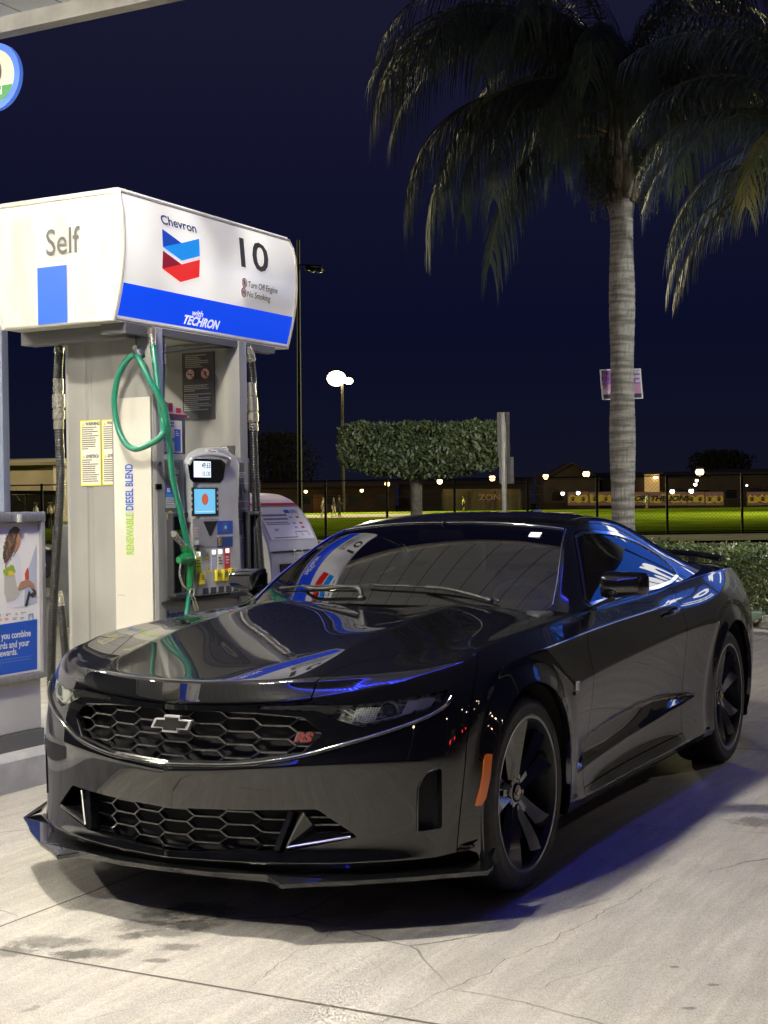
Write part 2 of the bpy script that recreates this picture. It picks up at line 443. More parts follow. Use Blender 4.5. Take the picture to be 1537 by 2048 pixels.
# ================================================================ CAR
def build_car():
    root = thing('parked_coupe', 'glossy black two-door sports coupe parked beside the fuel pump', 'car')
    v, f = car_surface(4); N = vnormals(v, f)
    fl = [tuple(int(i) for i in q) for q in f]
    M0 = Srf(v, N, fl)
    GAP = .0022
    def ax(S): return np.abs(S.v[:, 0])
    def P(S, a, b): return np.stack([ax(S) if a == 'x' else S.v[:, 'xyz'.index(a)], S.v[:, 'xyz'.index(b)]], 1)
    def pol(pl, z, e0=None):  # piecewise line
        return np.interp(z, [q[0] for q in pl], [q[1] for q in pl])
    UG = [(-.2,.548),(0,.548),(.25,.556),(.455,.588),(.512,.652),(.452,.706),(.30,.718),(-.2,.718)]
    HL = [(.30,.742),(.47,.7505),(.587,.742),(.721,.756),(.838,.779),(.828,.748),(.787,.716),(.70,.692),(.628,.673),(.572,.690),(.49,.722),(.30,.730)]
    LI = [(-.2,.400),(0,.400),(.25,.405),(.505,.412),(.622,.320),(.395,.272),(-.2,.250)]
    VI = [(.782,.47),(.80,.512),(.838,.532),(.835,.33),(.778,.327)]
    HOOD = [(-.5,-1.3),(.47,-1.3),(.47,-.77),(.485,-.66),(.505,-.56),(.54,-.48),(.62,-.315),(.695,-.18),(.716,.05),(.716,.3),(.70,.60),(.68,.655),(.45,.655),(.2,.635),(-.5,.635)]
    zh = [(0,.737),(.22,.743),(.45,.757),(.6,.757)]
    def hoodf(S): return np.maximum(sdpoly(P(S, 'x', 'y'), HOOD), np.interp(ax(S), [q[0] for q in zh], [q[1] for q in zh])-S.v[:, 2])
    CAB = [(-.5,.66),(.66,.675),(.72,.70),(.775,.80),(.790,1.5),(.792,2.1),(.775,2.6),(.70,2.95),(.62,3.04),(-.5,3.04)]
    def cabf(S): return np.maximum(sdpoly(P(S, 'x', 'y'), CAB), .60-S.v[:, 2])
    def arch(S, yc, r): return np.maximum(r-np.hypot(S.v[:, 1]-yc, (S.v[:, 2]-WHZ)), -(ax(S)-.62))  # <0 outside arch zone kept when >..
    def cut_arch(S):
        for yc, r in ((0., AR), (2.812, AR+.008)):
            d = r-np.hypot(S.v[:, 1]-yc, S.v[:, 2]-WHZ); d = np.where(S.v[:, 2] < .2, r-np.abs(S.v[:, 1]-yc)+.0, d)
            S = S.clip(np.where(ax(S) > .60, d, -1.))
        return S
    M1 = cut_arch(M0)
    seam1 = [(.0,-.52),(.60,-.459),(.674,-.436),(.737,-.41),(.80,-.36),(.873,-.262),(.90,-.20),(1.1,-.1)]   # z -> y bumper/fender
    def ys1(S): return np.interp(S.v[:, 2], [q[0] for q in seam1], [q[1] for q in seam1])
    doorF = [(0,.60),(.25,.60),(.434,.66),(.60,.675),(.80,.665),(.90,.70),(1.2,.72)]
    doorR = [(0,2.0),(.25,1.97),(.44,1.985),(.70,1.99),(.85,2.0),(1.0,2.04)]
    def yf(S): return np.interp(S.v[:, 2], [q[0] for q in doorF], [q[1] for q in doorF])
    def yr(S): return np.interp(S.v[:, 2], [q[0] for q in doorR], [q[1] for q in doorR])
    sill = lambda S: .262+(S.v[:, 1]-.6)*.012
    # hood
    H = M1.clip(hoodf(M1)+GAP); H.out('hood', PAINT, root, .02)
    R = M1.clip(-hoodf(M1)+GAP); R = R.clip(-cabf(R)); 
    # front bumper
    B = R.clip(S_(R, lambda S: S.v[:, 1]-ys1(S)+GAP))
    for poly in (UG, HL, LI, VI):
        B = B.clip(-np.maximum(sdpoly(P(B, 'x', 'z'), poly), B.v[:, 1]+.30))
    B.out('front_bumper', PAINT, root, .035, rimmat=GBLK)
    X = R.clip(S_(R, lambda S: -(S.v[:, 1]-ys1(S))+GAP))
    # fenders, doors, sills, quarters
    for sg in (1, -1):
        Y = X.clip(-X.v[:, 0]*sg)
        Fd = Y.clip(Y.v[:, 1]-yf(Y)+GAP); Fd.out('front_fender', PAINT, root, .02)
        D = Y.clip(-(Y.v[:, 1]-yf(Y))+GAP); D = D.clip(D.v[:, 1]-yr(D)+GAP)
        sl = D.clip(D.v[:, 2]-sill(D)+GAP); sl.out('side_sill', PAINT, root, .02)
        D = D.clip(sill(D)+GAP-D.v[:, 2]); D = D.clip(.74-np.abs(D.v[:, 0])); dr = D.out('door', PAINT, root, .02)
        # door handle
        h = MB(); hy, hz = 1.80, .868
        pts = [(sg*.902, 1.70, .862), (sg*.925, 1.735, .868), (sg*.930, 1.80, .872), (sg*.928, 1.87, .876), (sg*.905, 1.905, .878)]
        h.tube(curve_pts(pts, 5), .011, 8); h.out('door_handle', PAINT, dr, smooth=True, ang=60)
        Qr = Y.clip(-(Y.v[:, 1]-yr(Y))+GAP)
        rb = [(0,3.24),(.6,3.26),(.80,3.35),(.95,3.52),(1.2,3.6)]
        yb = lambda S: np.interp(S.v[:, 2], [q[0] for q in rb], [q[1] for q in rb])
        TR = [(-.5,3.05),(.60,3.05),(.66,3.2),(.66,3.62),(-.5,3.64)]
        tr = lambda S: np.maximum(sdpoly(P(S, 'x', 'y'), TR), .93-S.v[:, 2])
        q2 = Qr.clip(Qr.v[:, 1]-yb(Qr)+GAP); q2 = q2.clip(-tr(q2)+GAP); q2.out('rear_quarter_panel', PAINT, root, .02)
    Z = X.clip(3.05-X.v[:, 1]); t1 = Z.clip(np.maximum(sdpoly(P(Z, 'x', 'y'), TR), .93-Z.v[:, 2])+GAP); t1.out('boot_lid', PAINT, root, .02)
    rbm = X.clip(3.1-X.v[:, 1]); rbm = rbm.clip(-(rbm.v[:, 1]-yb(rbm))+GAP); rbm = rbm.clip(-np.maximum(sdpoly(P(rbm, 'x', 'y'), TR), .93-rbm.v[:, 2])+GAP)
    rbm.out('rear_bumper', PAINT, root, .02)
    return root, M1
def S_(S, fn): return fn(S)
def gh_surface(lev=4):
    rows = [((.585,.975),(.752,.745,.948),(.835,.73,.925)),((.81,1.098),(.705,.92,1.072),(.835,.93,.932)),((1.05,1.222),(.645,1.13,1.192),(.83,1.15,.937)),
            ((1.275,1.318),(.592,1.345,1.282),(.83,1.36,.942)),((1.48,1.350),(.577,1.58,1.316),(.83,1.58,.948)),((1.75,1.357),(.570,1.82,1.320),(.83,1.82,.957)),
            ((2.05,1.348),(.566,2.08,1.300),(.833,2.08,.968)),((2.35,1.315),(.56,2.36,1.252),(.835,2.34,.98)),((2.62,1.25),(.565,2.62,1.186),(.822,2.58,.992)),
            ((2.88,1.16),(.58,2.86,1.112),(.785,2.82,1.005)),((3.10,1.062),(.60,3.08,1.045),(.72,3.06,1.018))]
    V = []; idx = {}; F = []
    for g, (c, r, b) in enumerate(rows):
        cols = []
        for t in (0, .38, .74): cols.append((t*r[0], c[0]+(r[1]-c[0])*t**2, c[1]+(r[2]-c[1])*t**2.8))
        cols.append(r)
        cols.append((r[0]*.45+b[0]*.55+.022, r[1]*.45+b[1]*.55, r[2]*.45+b[2]*.55+.004)); cols.append(b)
        for k, p in enumerate(cols): idx[(g, k)] = len(V); V.append(p)
    n = len(V); mir = list(range(n))
    for i in range(n):
        if V[i][0] > 1e-6: mir[i] = len(V); V.append((-V[i][0], V[i][1], V[i][2]))
    for g in range(len(rows)-1):
        for k in range(5):
            q = (idx[(g, k)], idx[(g+1, k)], idx[(g+1, k+1)], idx[(g, k+1)]); F.append(q[::-1]); F.append(tuple(mir[i] for i in q))
    cre = {}
    for g in range(len(rows)-1):
        a, b = idx[(g, 3)], idx[(g+1, 3)]; w = .75 if g < 3 else .35
        cre[tuple(sorted((a, b)))] = w; cre[tuple(sorted((mir[a], mir[b])))] = w
    v, f = subdiv(V, F, cre, lev); Nn = vnormals(v, f)
    if (Nn[:, 2]).sum() < 0: f = f[:, ::-1].copy(); Nn = -Nn
    return v, f, Nn
WS = [(-.5,.50),(0,.50),(.4,.55),(.68,.68),(.725,.765),(.686,.93),(.612,1.18),(.572,1.328),(.40,1.298),(0,1.270),(-.5,1.27)]
SW = [(.97,.955),(1.9,.972),(2.12,.985),(2.30,1.01),(2.345,1.06),(2.28,1.13),(2.10,1.197),(1.85,1.245),(1.6,1.262),(1.42,1.262),(1.31,1.245),(1.10,1.10),(.93,.985)]
RW = [(-.5,2.30),(.40,2.32),(.50,2.36),(.555,3.02),(-.5,3.05)]
def build_cabin(root):
    v, f, Nn = gh_surface(4); S = Srf(v, Nn, [tuple(int(i) for i in q) for q in f])
    ax = lambda S: np.abs(S.v[:, 0])
    ws = lambda S: np.maximum(sdpoly(np.stack([ax(S), S.v[:, 1]], 1), WS), 1-np.ones(len(S.v))*1.0-.5)
    sw = lambda S: np.maximum(sdpoly(S.v[:, 1:], SW), .45-ax(S))
    rw = lambda S: sdpoly(np.stack([ax(S), S.v[:, 1]], 1), RW)
    G = .002
    w = S.clip(ws(S)+G); w.out('windscreen', WGL, root, .004, push=-.002)
    o = S.clip(-ws(S)+G); o = o.clip(-sw(o)+G); o = o.clip(-rw(o)+G)
    o.out('roof', PAINT, root, .03)
    from mathutils.bvhtree import BVHTree as BT
    bt = BT.FromPolygons([tuple(a) for a in S.v], S.f)
    def top_(x, y, o_): h = bt.ray_cast(Vector((x, y, 3)), Vector((0, 0, -1))); return h[0]+h[1]*(o_ if h[1].z > 0 else -o_)
    for sg in (1, -1):
        mb = MB(); mb.tube(curve_pts([top_(sg*x, y, .002) for x, y in WS[4:8]], 8), .0045, 6); mb.out('windscreen_trim', CHR, root, smooth=True, ang=80)
    mb = MB(); mb.tube([top_(x, float(np.interp(abs(x), [0, .40, .572], [1.272, 1.30, 1.330])), .001) for x in np.linspace(-.565, .565, 25)], .0035, 6); mb.out('windscreen_trim', CHR, root, smooth=True, ang=80)
    for sg in (1, -1):
        q = S.clip(-S.v[:, 0]*sg); g = q.clip(sw(q)+.017); g.out('side_window', SGL, root, .004, push=-.004)
        fr = q.clip(sw(q)+G); fr = fr.clip(-(sw(fr)+.016)); fr.out('window_trim', CHR, root, .006, push=.0015)
    r = S.clip(rw(S)+G); r.out('rear_window', WGL, root, .004, push=-.002)
    return S
from mathutils.bvhtree import BVHTree
def car_details(root, M1, S2):
    v, f = M1.v, M1.f
    bvh = BVHTree.FromPolygons([tuple(a) for a in v], f)
    full_v, full_f = car_surface(3)
    bvf = BVHTree.FromPolygons([tuple(a) for a in full_v], [tuple(int(i) for i in q) for q in full_f])
    def fr(x, z, off=0.):
        h = bvf.ray_cast(Vector((x, -3, z)), Vector((0, 1, 0))); p = h[0] if h[0] else Vector((x, -.6, z)); n = h[1] if h[0] else Vector((0, -1, 0))
        if n.y > 0: n = -n
        return p+n*off
    def sd(y, z, off=0., sg=1):
        h = bvf.ray_cast(Vector((3*sg, y, z)), Vector((-sg, 0, 0))); p = h[0]; n = h[1]
        if n.x*sg < 0: n = -n
        return p+n*off
    def tp(x, y, off=0.):
        h = bvf.ray_cast(Vector((x, y, 3)), Vector((0, 0, -1))); return h[0]+Vector((0, 0, off))
    N = vnormals(full_v, full_f); F0 = Srf(full_v, N, [tuple(int(i) for i in q) for q in full_f])
    F0 = F0.clip(F0.v[:, 1]+.2)
    # ---- grille hex meshes
    UG = [(-.512,.652),(-.455,.588),(-.25,.556),(0,.548),(.25,.556),(.455,.588),(.512,.652),(.452,.706),(.30,.718),(-.30,.718),(-.452,.706)]
    LI = [(-.622,.320),(-.505,.412),(-.25,.405),(0,.400),(.25,.405),(.505,.412),(.622,.320),(.395,.272),(.2,.255),(0,.250),(-.2,.255),(-.395,.272)]
    def hexmesh(poly, zc, name, m, rec, par, dz=.0425, w=.0055, xlim=9, off=0):
        mb = MB(); a, b = .044, .074; polyn = np.array(poly)
        for j in range(-7, 8):
            for k in range(-4, 5):
                cx = j*(a+b); cz = zc+k*dz+(dz/2 if j % 2 else 0)
                hv = [(cx-a, cz+dz/2), (cx+a, cz+dz/2), (cx+b, cz), (cx+a, cz-dz/2)]
                for s in range(3):
                    p, q = hv[s], hv[s+1]; n = 5 if s == 0 else 3; run = []
                    for t in range(n+1):
                        u = (p[0]+(q[0]-p[0])*t/n, p[1]+(q[1]-p[1])*t/n)
                        inside = sdpoly(np.array([u]), polyn)[0] < .004 and abs(u[0]) < xlim
                        if inside: run.append(u)
                        if (not inside or t == n):
                            if len(run) > 1:
                                pts = []
                                for x, z in run:
                                    P = fr(x, z); P.y += rec; pts.append(P)
                                for A, B in zip(pts[:-1], pts[1:]): mb.bar(A, B, w*1.0, .022, up=(0, -1, 0))
                            run = []
        return mb.out(name, m, par)
    GR = mat('grille_gloss_trim', (.05, .05, .055), .16, .7, coat=1, crough=.04)
    g = F0.clip(np.maximum(sdpoly(F0.v[:, [0, 2]], np.array(UG)*[1.05, 1]+[0, 0])-.012, F0.v[:, 1]+.3)); g.v = g.v+np.array([0, .085, 0])
    ug = g.out('upper_grille', DARK, root, 0)
    hexmesh(UG, .632, 'grille_mesh', GR, .030, ug)
    g = F0.clip(np.maximum(sdpoly(F0.v[:, [0, 2]], np.array(LI))-.012, F0.v[:, 1]+.3)); g.v = g.v+np.array([0, .11, 0])
    lg = g.out('lower_grille', DARK, root, 0)
    hexmesh(LI, .325, 'grille_mesh', GBLK, .055, lg, dz=.043, xlim=.40)
    for s in (1, -1):      # louvres outboard of the lower mesh
        mb = MB()
        for z in (.30, .325, .35, .375):
            pts = [fr(s*x, z)+Vector((0, .07, 0)) for x in (.42, .48, .54, .60) if sdpoly(np.array([(x, z)]), np.array(LI))[0] < 0]
            for A, B in zip(pts[:-1], pts[1:]): mb.bar(A, B, .006, .03, up=(0, -1, 0))
        mb.out('grille_louvre', GBLK, lg)
    # L shaped chrome trims in the lower intake
    for s in (1, -1):
        t = MB(); P = [fr(s*.462, .398, -.012), fr(s*.412, .288, .004), fr(s*.600, .322, .0)]
        Q = fr(s*.50, .33, -.05)
        t.add([P[0], P[1], Q], [(0, 1, 2)]); t.add([P[1], P[2], Q], [(0, 1, 2)])
        t.tube([P[0], P[1]], .0045, 8, 1); t.tube([P[1], P[2]], .0045, 8, 1)
        P0 = fr(s*.43, .398, -.03); P1 = fr(s*.385, .275, -.01); t.bar(P0, P1, .02, .04, up=(0, -1, 0), mi=0)
        t.out('intake_trim', [GBLK, mat('satin_silver_trim', (.72, .70, .64), .22, 1)], root)
    # chrome lip on the bar under the grille, up to the headlights
    mb = MB()
    for s in (1, -1):
        c = [fr(s*x, z, .004) for x, z in ((0, .541), (.12, .544), (.25, .549), (.38, .566), (.47, .585), (.56, .612), (.65, .640), (.74, .672), (.80, .700), (.835, .728), (.845, .755))]
        mb.tube(curve_pts(c, 4), .0065, 8)
    mb.out('bumper_lip_trim', PAINT, root, smooth=True, ang=80)
    mb = MB()
    for s in (1, -1):
        for z0 in (0.,):
            c = [fr(s*x, z, .0105) for x, z in ((0, .5445), (.12, .5475), (.25, .5525), (.38, .5695), (.47, .5885), (.56, .6155), (.65, .6435), (.74, .6755), (.80, .7035), (.835, .7315))]
            mb.tube(curve_pts(c, 4), .0028, 6)
    mb.out('bumper_chrome_strip', CHR, root, smooth=True, ang=80)
    # inner bezel of the upper grille
    mb = MB(); loop = [fr(x, z)+Vector((0, .012, 0)) for x, z in UG]
    mb.tube(loop, .0075, 6, closed=True); mb.out('grille_surround', GBLK, ug)
    # badges
    def fpt(poly, off, scale=1, th=.008): return [fr(x, z, off) for x, z in poly]
    bow = [(-.083,-.018),(-.036,-.018),(-.036,-.030),(.026,-.030),(.026,-.018),(.066,-.018),(.083,.014),(.036,.014),(.036,.027),(-.026,.027),(-.026,.014),(-.066,.014)]
    bc = fr(0.005, .672); bt = .0
    def emb(poly, off, d, m, name, cx, cz, k=1.0, par=None):
        mb = MB(); A = [(cx+x*k, -.905+off, cz+z*k) for x, z in poly]; n = len(A); B = [(a[0], a[1]+d, a[2]) for a in A]
        mb.add(A+B, [tuple(range(n)), tuple(range(n, 2*n))[::-1]]+[(i, (i+1) % n, n+(i+1) % n, n+i) for i in range(n)])
        return mb.out(name, m, par or root)
    be = emb(bow, .012, .014, mat('emblem_silver', (.85, .85, .86), .22, .55), 'front_emblem', .005, .676, 1.0)
    emb([(x*.86, z*.76) for x, z in bow], .0095, .010, GBLK, 'emblem_insert', .005, .676, 1.0, be)
    rs = fr(.455, .640, 0)
    t = text('rs_badge', 'RS', .040, mat('badge_red', (.28, .02, .015), .25, .7, coat=1), rs+Vector((0, -.004, 0)), (.93, .33, 0), (0, 0, 1), root, sx=1.25, shear=.35, bold=.0018)
    t2 = text('badge_backing', 'RS', .040, DCHR, rs+Vector((-.004, -.001, .001)), (.93, .33, 0), (0, 0, 1), t, sx=1.25, shear=.35, bold=.0035)
    # ---- headlights
    HL = [(.30,.742),(.47,.7505),(.587,.742),(.721,.756),(.838,.779),(.828,.748),(.787,.716),(.70,.692),(.628,.673),(.572,.690),(.49,.722),(.30,.730)]
    HLI = [(.56,.742),(.721,.756),(.838,.779),(.828,.748),(.787,.716),(.70,.692),(.628,.673),(.572,.690),(.535,.712)]
    REF = mat('headlight_reflector', (.90, .89, .84), .30, .0, coat=1); HOU = noisy(mat('headlight_housing', (.55, .54, .49), .32, .0), 40, .5, stretch=(1, 1, 3))
    for s in (1, -1):
        G = F0.clip(-F0.v[:, 0]*s); xz = np.stack([np.abs(G.v[:, 0]), G.v[:, 2]], 1)
        L = G.clip(sdpoly(xz, np.array(HL))+.002); lens = L.out('headlight', LENS, root, .0, push=-.001)
        K = G.clip(sdpoly(xz, np.array(HL))-.006); K.v = K.v+K.n*-.026; K.out('lamp_housing', HOU, lens, 0)
        br = G.clip(sdpoly(xz, np.array([(.30,.740),(.47,.748),(.56,.742),(.54,.712),(.49,.726),(.30,.731)]))); br.out('brow_trim', mat('smoked_brow', (.05, .048, .045), .3, .4), lens, .0, push=-.006)
        mb = MB()
        # reflector bowls and ribs
        c = fr(s*.700, .724, -.020); n = Vector((s*.45, -.89, .05)).normalized()
        def disc(c, n, prof, mi):
            q = n.to_track_quat('Z', 'Y').to_matrix().to_4x4(); q.translation = c; mb.T = q; mb.lathe(prof, 24, 'z', mi); mb.T = Matrix()
        disc(c, n, [(.029, .006), (.031, .012), (.033, .006), (.030, -.01), (.022, -.012)], 0)
        disc(c, n, [(.0, .014), (.010, .0125), (.018, .008), (.022, .0), (.023, -.01)], 2)
        for x0, x1, zb, zt in ((.765, .800, .722, .757), (.735, .758, .712, .752)):
            for k in range(7):
                x = x0+(x1-x0)*k/6; a = fr(s*x, zb, -.017+.002*(k % 2)); b = fr(s*(x+.012), zt, -.014); mb.tube([a, b], .0028, 6, 0)
        # textured wedge inboard
        rows = 7
        for i in range(rows):
            for j in range(9):
                x = .598+.0075*j+.002*i; z = .692+.0068*i
                if sdpoly(np.array([(x, z)]), np.array(HLI))[0] > -.006: continue
                mb.sph(fr(s*x, z, -.018), .0042, mi=0, u=6, v=4)
        mb.tube(curve_pts([fr(s*x, z, -.012) for x, z in ((.57, .728), (.605, .704), (.632, .686), (.70, .700), (.755, .714))], 4), .0022, 6, 0)
        mb.tube(curve_pts([fr(s*x, z, -.016) for x, z in ((.585, .732), (.62, .712), (.645, .699), (.68, .704))], 4), .0018, 6, 0)
        mb.out('lamp_reflector', [REF, HOU, mat('projector_glass', (.05, .06, .07), .04, 0, coat=1)], lens, smooth=True, ang=40)
        # black shading under the lens between grille and lip
        # vertical intake backing
        VI = [(.775,.465),(.79,.517),(.845,.540),(.842,.325),(.77,.32)]
        Bk = G.clip(sdpoly(xz, np.array(VI))); Bk.v = Bk.v+Bk.n*-.034; Bk.out('side_vent', DARK, root, 0)
        mb = MB(); mb.tube([fr(s*.776, .33, .001), fr(s*.780, .47, .001), fr(s*.798, .514, .001), fr(s*.838, .534, .001)], .0035, 6)
        mb.out('vent_edge', GBLK, root, smooth=True, ang=70)
    # amber side markers
    for s in (1, -1):
        G = F0.clip(-F0.v[:, 0]*s)
        MK = [(-.388,.556),(-.354,.552),(-.372,.47),(-.392,.41),(-.41,.386),(-.434,.388),(-.412,.45),(-.398,.50)]
        G2 = G.clip(sdpoly(G.v[:, 1:], np.array(MK))); G2.out('side_marker', AMB, root, .01, push=.004)
    # ---- splitter
    SP = [(0,-.955),(.20,-.945),(.383,-.908),(.455,-.942),(.54,-.878),(.64,-.815),(.80,-.685),(.90,-.59),(.985,-.515),(.978,-.455),(.955,-.41),(.93,-.385)]
    outl = [(x, y) for x, y in SP]+[(.80,-.38),(.60,-.55),(0,-.70)]
    full = outl+[(-x, y) for x, y in reversed(outl) if x > 0]
    mb = MB(); n = len(full)
    zt = lambda x: .212 if abs(x) < .39 else .200
    mb.add([(x, y, zt(x)) for x, y in full]+[(x*.995, y+.006, zt(x)-.018) for x, y in full], [tuple(range(n)), tuple(range(n, 2*n))[::-1]]+[(i, (i+1) % n, n+(i+1) % n, n+i) for i in range(n)])
    sp = mb.out('front_splitter', PAINT, root)
    bv = sp.modifiers.new('b', 'BEVEL'); bv.width = .004; bv.segments = 2; bv.limit_method = 'ANGLE'
    for s in (1, -1):   # upturned end fin by the wheel
        mb = MB(); a = [(s*.985,-.515,.20),(s*.978,-.43,.205),(s*.962,-.40,.246),(s*.958,-.45,.226)]; b = [(p[0]-s*.012, p[1], p[2]) for p in a]
        mb.add(a+b, [(0,1,2,3),(7,6,5,4),(0,4,5,1),(1,5,6,2),(2,6,7,3),(3,7,4,0)])
        mb.out('splitter_fin', PAINT, sp)
    # chin under the bumper
    ch = [(0,-.855),(.25,-.835),(.45,-.77),(.66,-.66),(.80,-.54),(.87,-.43)]
    mb = MB(); L = ch; n = len(L)
    for s in (1, -1):
        vs = [(s*x, y, .20) for x, y in L]+[(s*x, y-.035, .236) for x, y in L]
        mb.add(vs, [(i, i+1, n+i+1, n+i) for i in range(n-1)])
    mb.out('chin_valance', BLK, root)
    # ---- underbody, liners, dark boxes added inside to block light
    mb = MB(); mb.box((-.86, -.42, .17), (.86, 3.45, .215)); mb.box((-.60, -.60, .215), (.60, .60, .70)); mb.box((-.80, 3.0, .215), (.80, 3.6, .80))
    mb.out('underbody_blocker', DARK, root)
    for s in (1, -1):
        for yc, rr in ((0., AR+.012), (2.812, AR+.022)):
            mb = MB(); x0, x1 = (.60*s, .915*s); K = 26; vs = []; fs = []
            for k in range(K+1):
                a = math.pi*(-.12+1.24*k/K); y, z = yc+rr*math.cos(a), WHZ+rr*math.sin(a)
                vs += [(x0, y, z), (x1, y, z)]
            for k in range(K): fs.append((2*k, 2*k+1, 2*k+3, 2*k+2))
            vs.append((x0, yc, WHZ)); c = len(vs)-1
            for k in range(K): fs.append((2*k, 2*k+2, c))
            mb.add(vs, fs); mb.out('wheel_liner', DARK, root)
    # cabin
    mb = MB(); mb.box((-.775, .62, .25), (-.765, 3.0, .925)); mb.box((.765, .62, .25), (.775, 3.0, .925)); mb.box((-.76, .60, .25), (.76, .64, .93)); mb.box((-.76, .65, .22), (.76, 3.0, .26))
    mb.box((-.74, 2.55, .26), (.74, 3.02, .93)); 
    mb.out('cabin_tub', DARK, root)
    mb = MB(); prof = [(.60,.940),(.80,.955),(1.12,.965),(1.24,.935),(1.26,.80),(1.0,.60),(.64,.60)]
    mb.prism(prof, -.74, .74, 'x'); d = mb.out('dashboard', mat('dashboard_vinyl', (.03, .032, .03), .38), root); bb = d.modifiers.new('b', 'BEVEL'); bb.width = .02; bb.segments = 3
    mb = MB(); mb.prism([(1.08,.962),(1.24,.962),(1.27,.93),(1.10,.93)], .22, .52, 'x'); mb.out('instrument_hood', LEA, d)
    mb = MB(); c = Vector((.37, 1.37, .865)); n = Vector((0, .93, .36)); u = Vector((1, 0, 0)); w = n.cross(u).normalized()
    mb.tube([c+(u*math.cos(a)+w*math.sin(a))*.182 for a in [i*math.pi/20 for i in range(40)]], .0155, 8, closed=True)
    for a in (0, math.pi, -math.pi/2): mb.bar(c, c+(u*math.cos(a)+w*math.sin(a))*.18, .03, .02, up=n)
    mb.sph(c, .06, (1, .5, 1)); mb.out('steering_wheel', mat('steering_leather', (.05, .05, .05), .3), root, smooth=True, ang=60)
    for x in (.37, -.37):
        mb = MB(); mb.box((x-.24, 1.55, .40), (x+.24, 2.05, .56), bev=.05); seat = mb.out('front_seat', LEA, root, smooth=True, ang=50)
        mb = MB(); mb.prism([(1.98,.50),(2.12,.50),(2.28,1.02),(2.18,1.04)], x-.23, x+.23, 'x'); mb.box((x-.13, 2.20, 1.02), (x+.13, 2.30, 1.19), bev=.03); mb.out('seat_back', LEA, seat)
    mb = MB(); mb.box((-.115, 1.205, 1.222), (.115, 1.235, 1.275), bev=.012); mb.tube([(0, 1.225, 1.26), (0, 1.26, 1.315)], .008, 6); mb.out('interior_mirror', GBLK, root, smooth=True, ang=50)
    # cowl panel between bonnet and glass
    mb = MB(); xs = np.linspace(-.72, .72, 25); yb = np.interp(np.abs(xs), [0, .4, .68, .725], [.515, .565, .69, .77]); yh = np.interp(np.abs(xs), [0, .2, .45, .68, .72], [.60, .60, .60, .62, .66])
    vs = []
    for x, a in zip(xs, yh): vs += [(x, a-.02, .935), (x, max(.78, a+.1), .95-.0*abs(x))]
    mb.add(vs, [(2*i, 2*i+1, 2*i+3, 2*i+2) for i in range(24)]); mb.out('cowl_panel', BLK, root)
    # wipers
    sv = BVHTree.FromPolygons([tuple(a) for a in S2.v], S2.f)
    def wsp(x, y, off):
        h = sv.ray_cast(Vector((x, y, 3)), Vector((0, 0, -1))); return h[0]+Vector((0, -.35, .94))*off
    for pts, piv in (([(.52,.69),(.36,.70),(.18,.70),(.02,.70),(-.10,.71)], (.50,.64)), ([(-.14,.70),(-.30,.72),(-.46,.75),(-.60,.78)], (-.10,.64))):
        mb = MB(); bl = [wsp(x, y, .012) for x, y in pts]; mb.tube(curve_pts(bl, 4), .0045, 6)
        arm = [Vector((piv[0], piv[1], .992)), wsp(piv[0]*.8+pts[1][0]*.2, .665, .03), wsp((pts[0][0]+pts[2][0])/2-.05, .685, .026), wsp(*pts[len(pts)//2], .014)]
        mb.tube(curve_pts(arm, 5), [.013]*5+[.008]*(len(curve_pts(arm, 5))-5), 8)
        mb.sph((piv[0], piv[1], .995), .020, (1, 1, .7)); mb.out('wiper', BLK, root, smooth=True, ang=60)
    # windscreen sticker
    c = wsp(.475, 1.205, .002); n = Vector((0, -.45, .89)); rt = Vector((1, .02, -.04)).normalized(); up = n.cross(rt)
    if up.z < 0: up = -up
    mb = MB(); mb.add([c-rt*.027-up*.022, c+rt*.027-up*.022, c+rt*.027+up*.022, c-rt*.027+up*.022], [(0, 1, 2, 3)]); st = mb.out('windscreen_sticker', mat('sticker_white', (.8, .86, .82), .5, emit=(.5,.55,.52), es=0), root)
    # mirrors
    for s in (1, -1):
        bm = bmesh.new(); bmesh.ops.create_cube(bm, size=1)
        for q in bm.verts:
            x, y, z = q.co; fx = (x+.5)
            q.co = Vector((s*(.845+fx*.195), 1.0+y*(.10 if y < 0 else .14)+fx*.03, 1.037+z*(.140-.035*fx)*(1.0 if z > 0 else .92)+.008*fx))
            if y < 0: q.co.z = 1.035+(q.co.z-1.035)*.72; q.co.x = s*(.94+(abs(q.co.x)-.94)*.86)
        bmesh.ops.recalc_face_normals(bm, faces=bm.faces[:])
        me = bpy.data.meshes.new('door_mirror'); bm.to_mesh(me); bm.free(); me.materials.append(PAINT)
        for p in me.polygons: p.use_smooth = True
        o = bpy.data.objects.new('door_mirror', me); COL.objects.link(o); o.parent = root
        bb = o.modifiers.new('b', 'BEVEL'); bb.width = .02; bb.segments = 2
        ss = o.modifiers.new('s', 'SUBSURF'); ss.levels = ss.render_levels = 2
        mb = MB(); a = [(s*.775,.93,.925),(s*.775,1.02,.93),(s*.80,1.03,.952),(s*.80,.93,.945)]
        b = [(s*.90,.965,.972),(s*.90,1.035,.975),(s*.90,1.035,.995),(s*.90,.965,.992)]
        mb.add(a+b, [(0,1,2,3),(7,6,5,4),(0,4,5,1),(1,5,6,2),(2,6,7,3),(3,7,4,0)]); st = mb.out('mirror_stalk', GBLK, o)
        mb = MB(); mb.box((s*.945-.085, 1.077, .995), (s*.945+.085, 1.083, 1.075)); mb.out('mirror_glass', CHR, o)
    # spoiler
    mb = MB(); prof = [(-.075,.012),(-.03,.030),(.05,.034),(.075,.018),(.04,.004)]
    xs = np.linspace(-.72, .72, 19); vs = []; fs = []; K = len(prof)
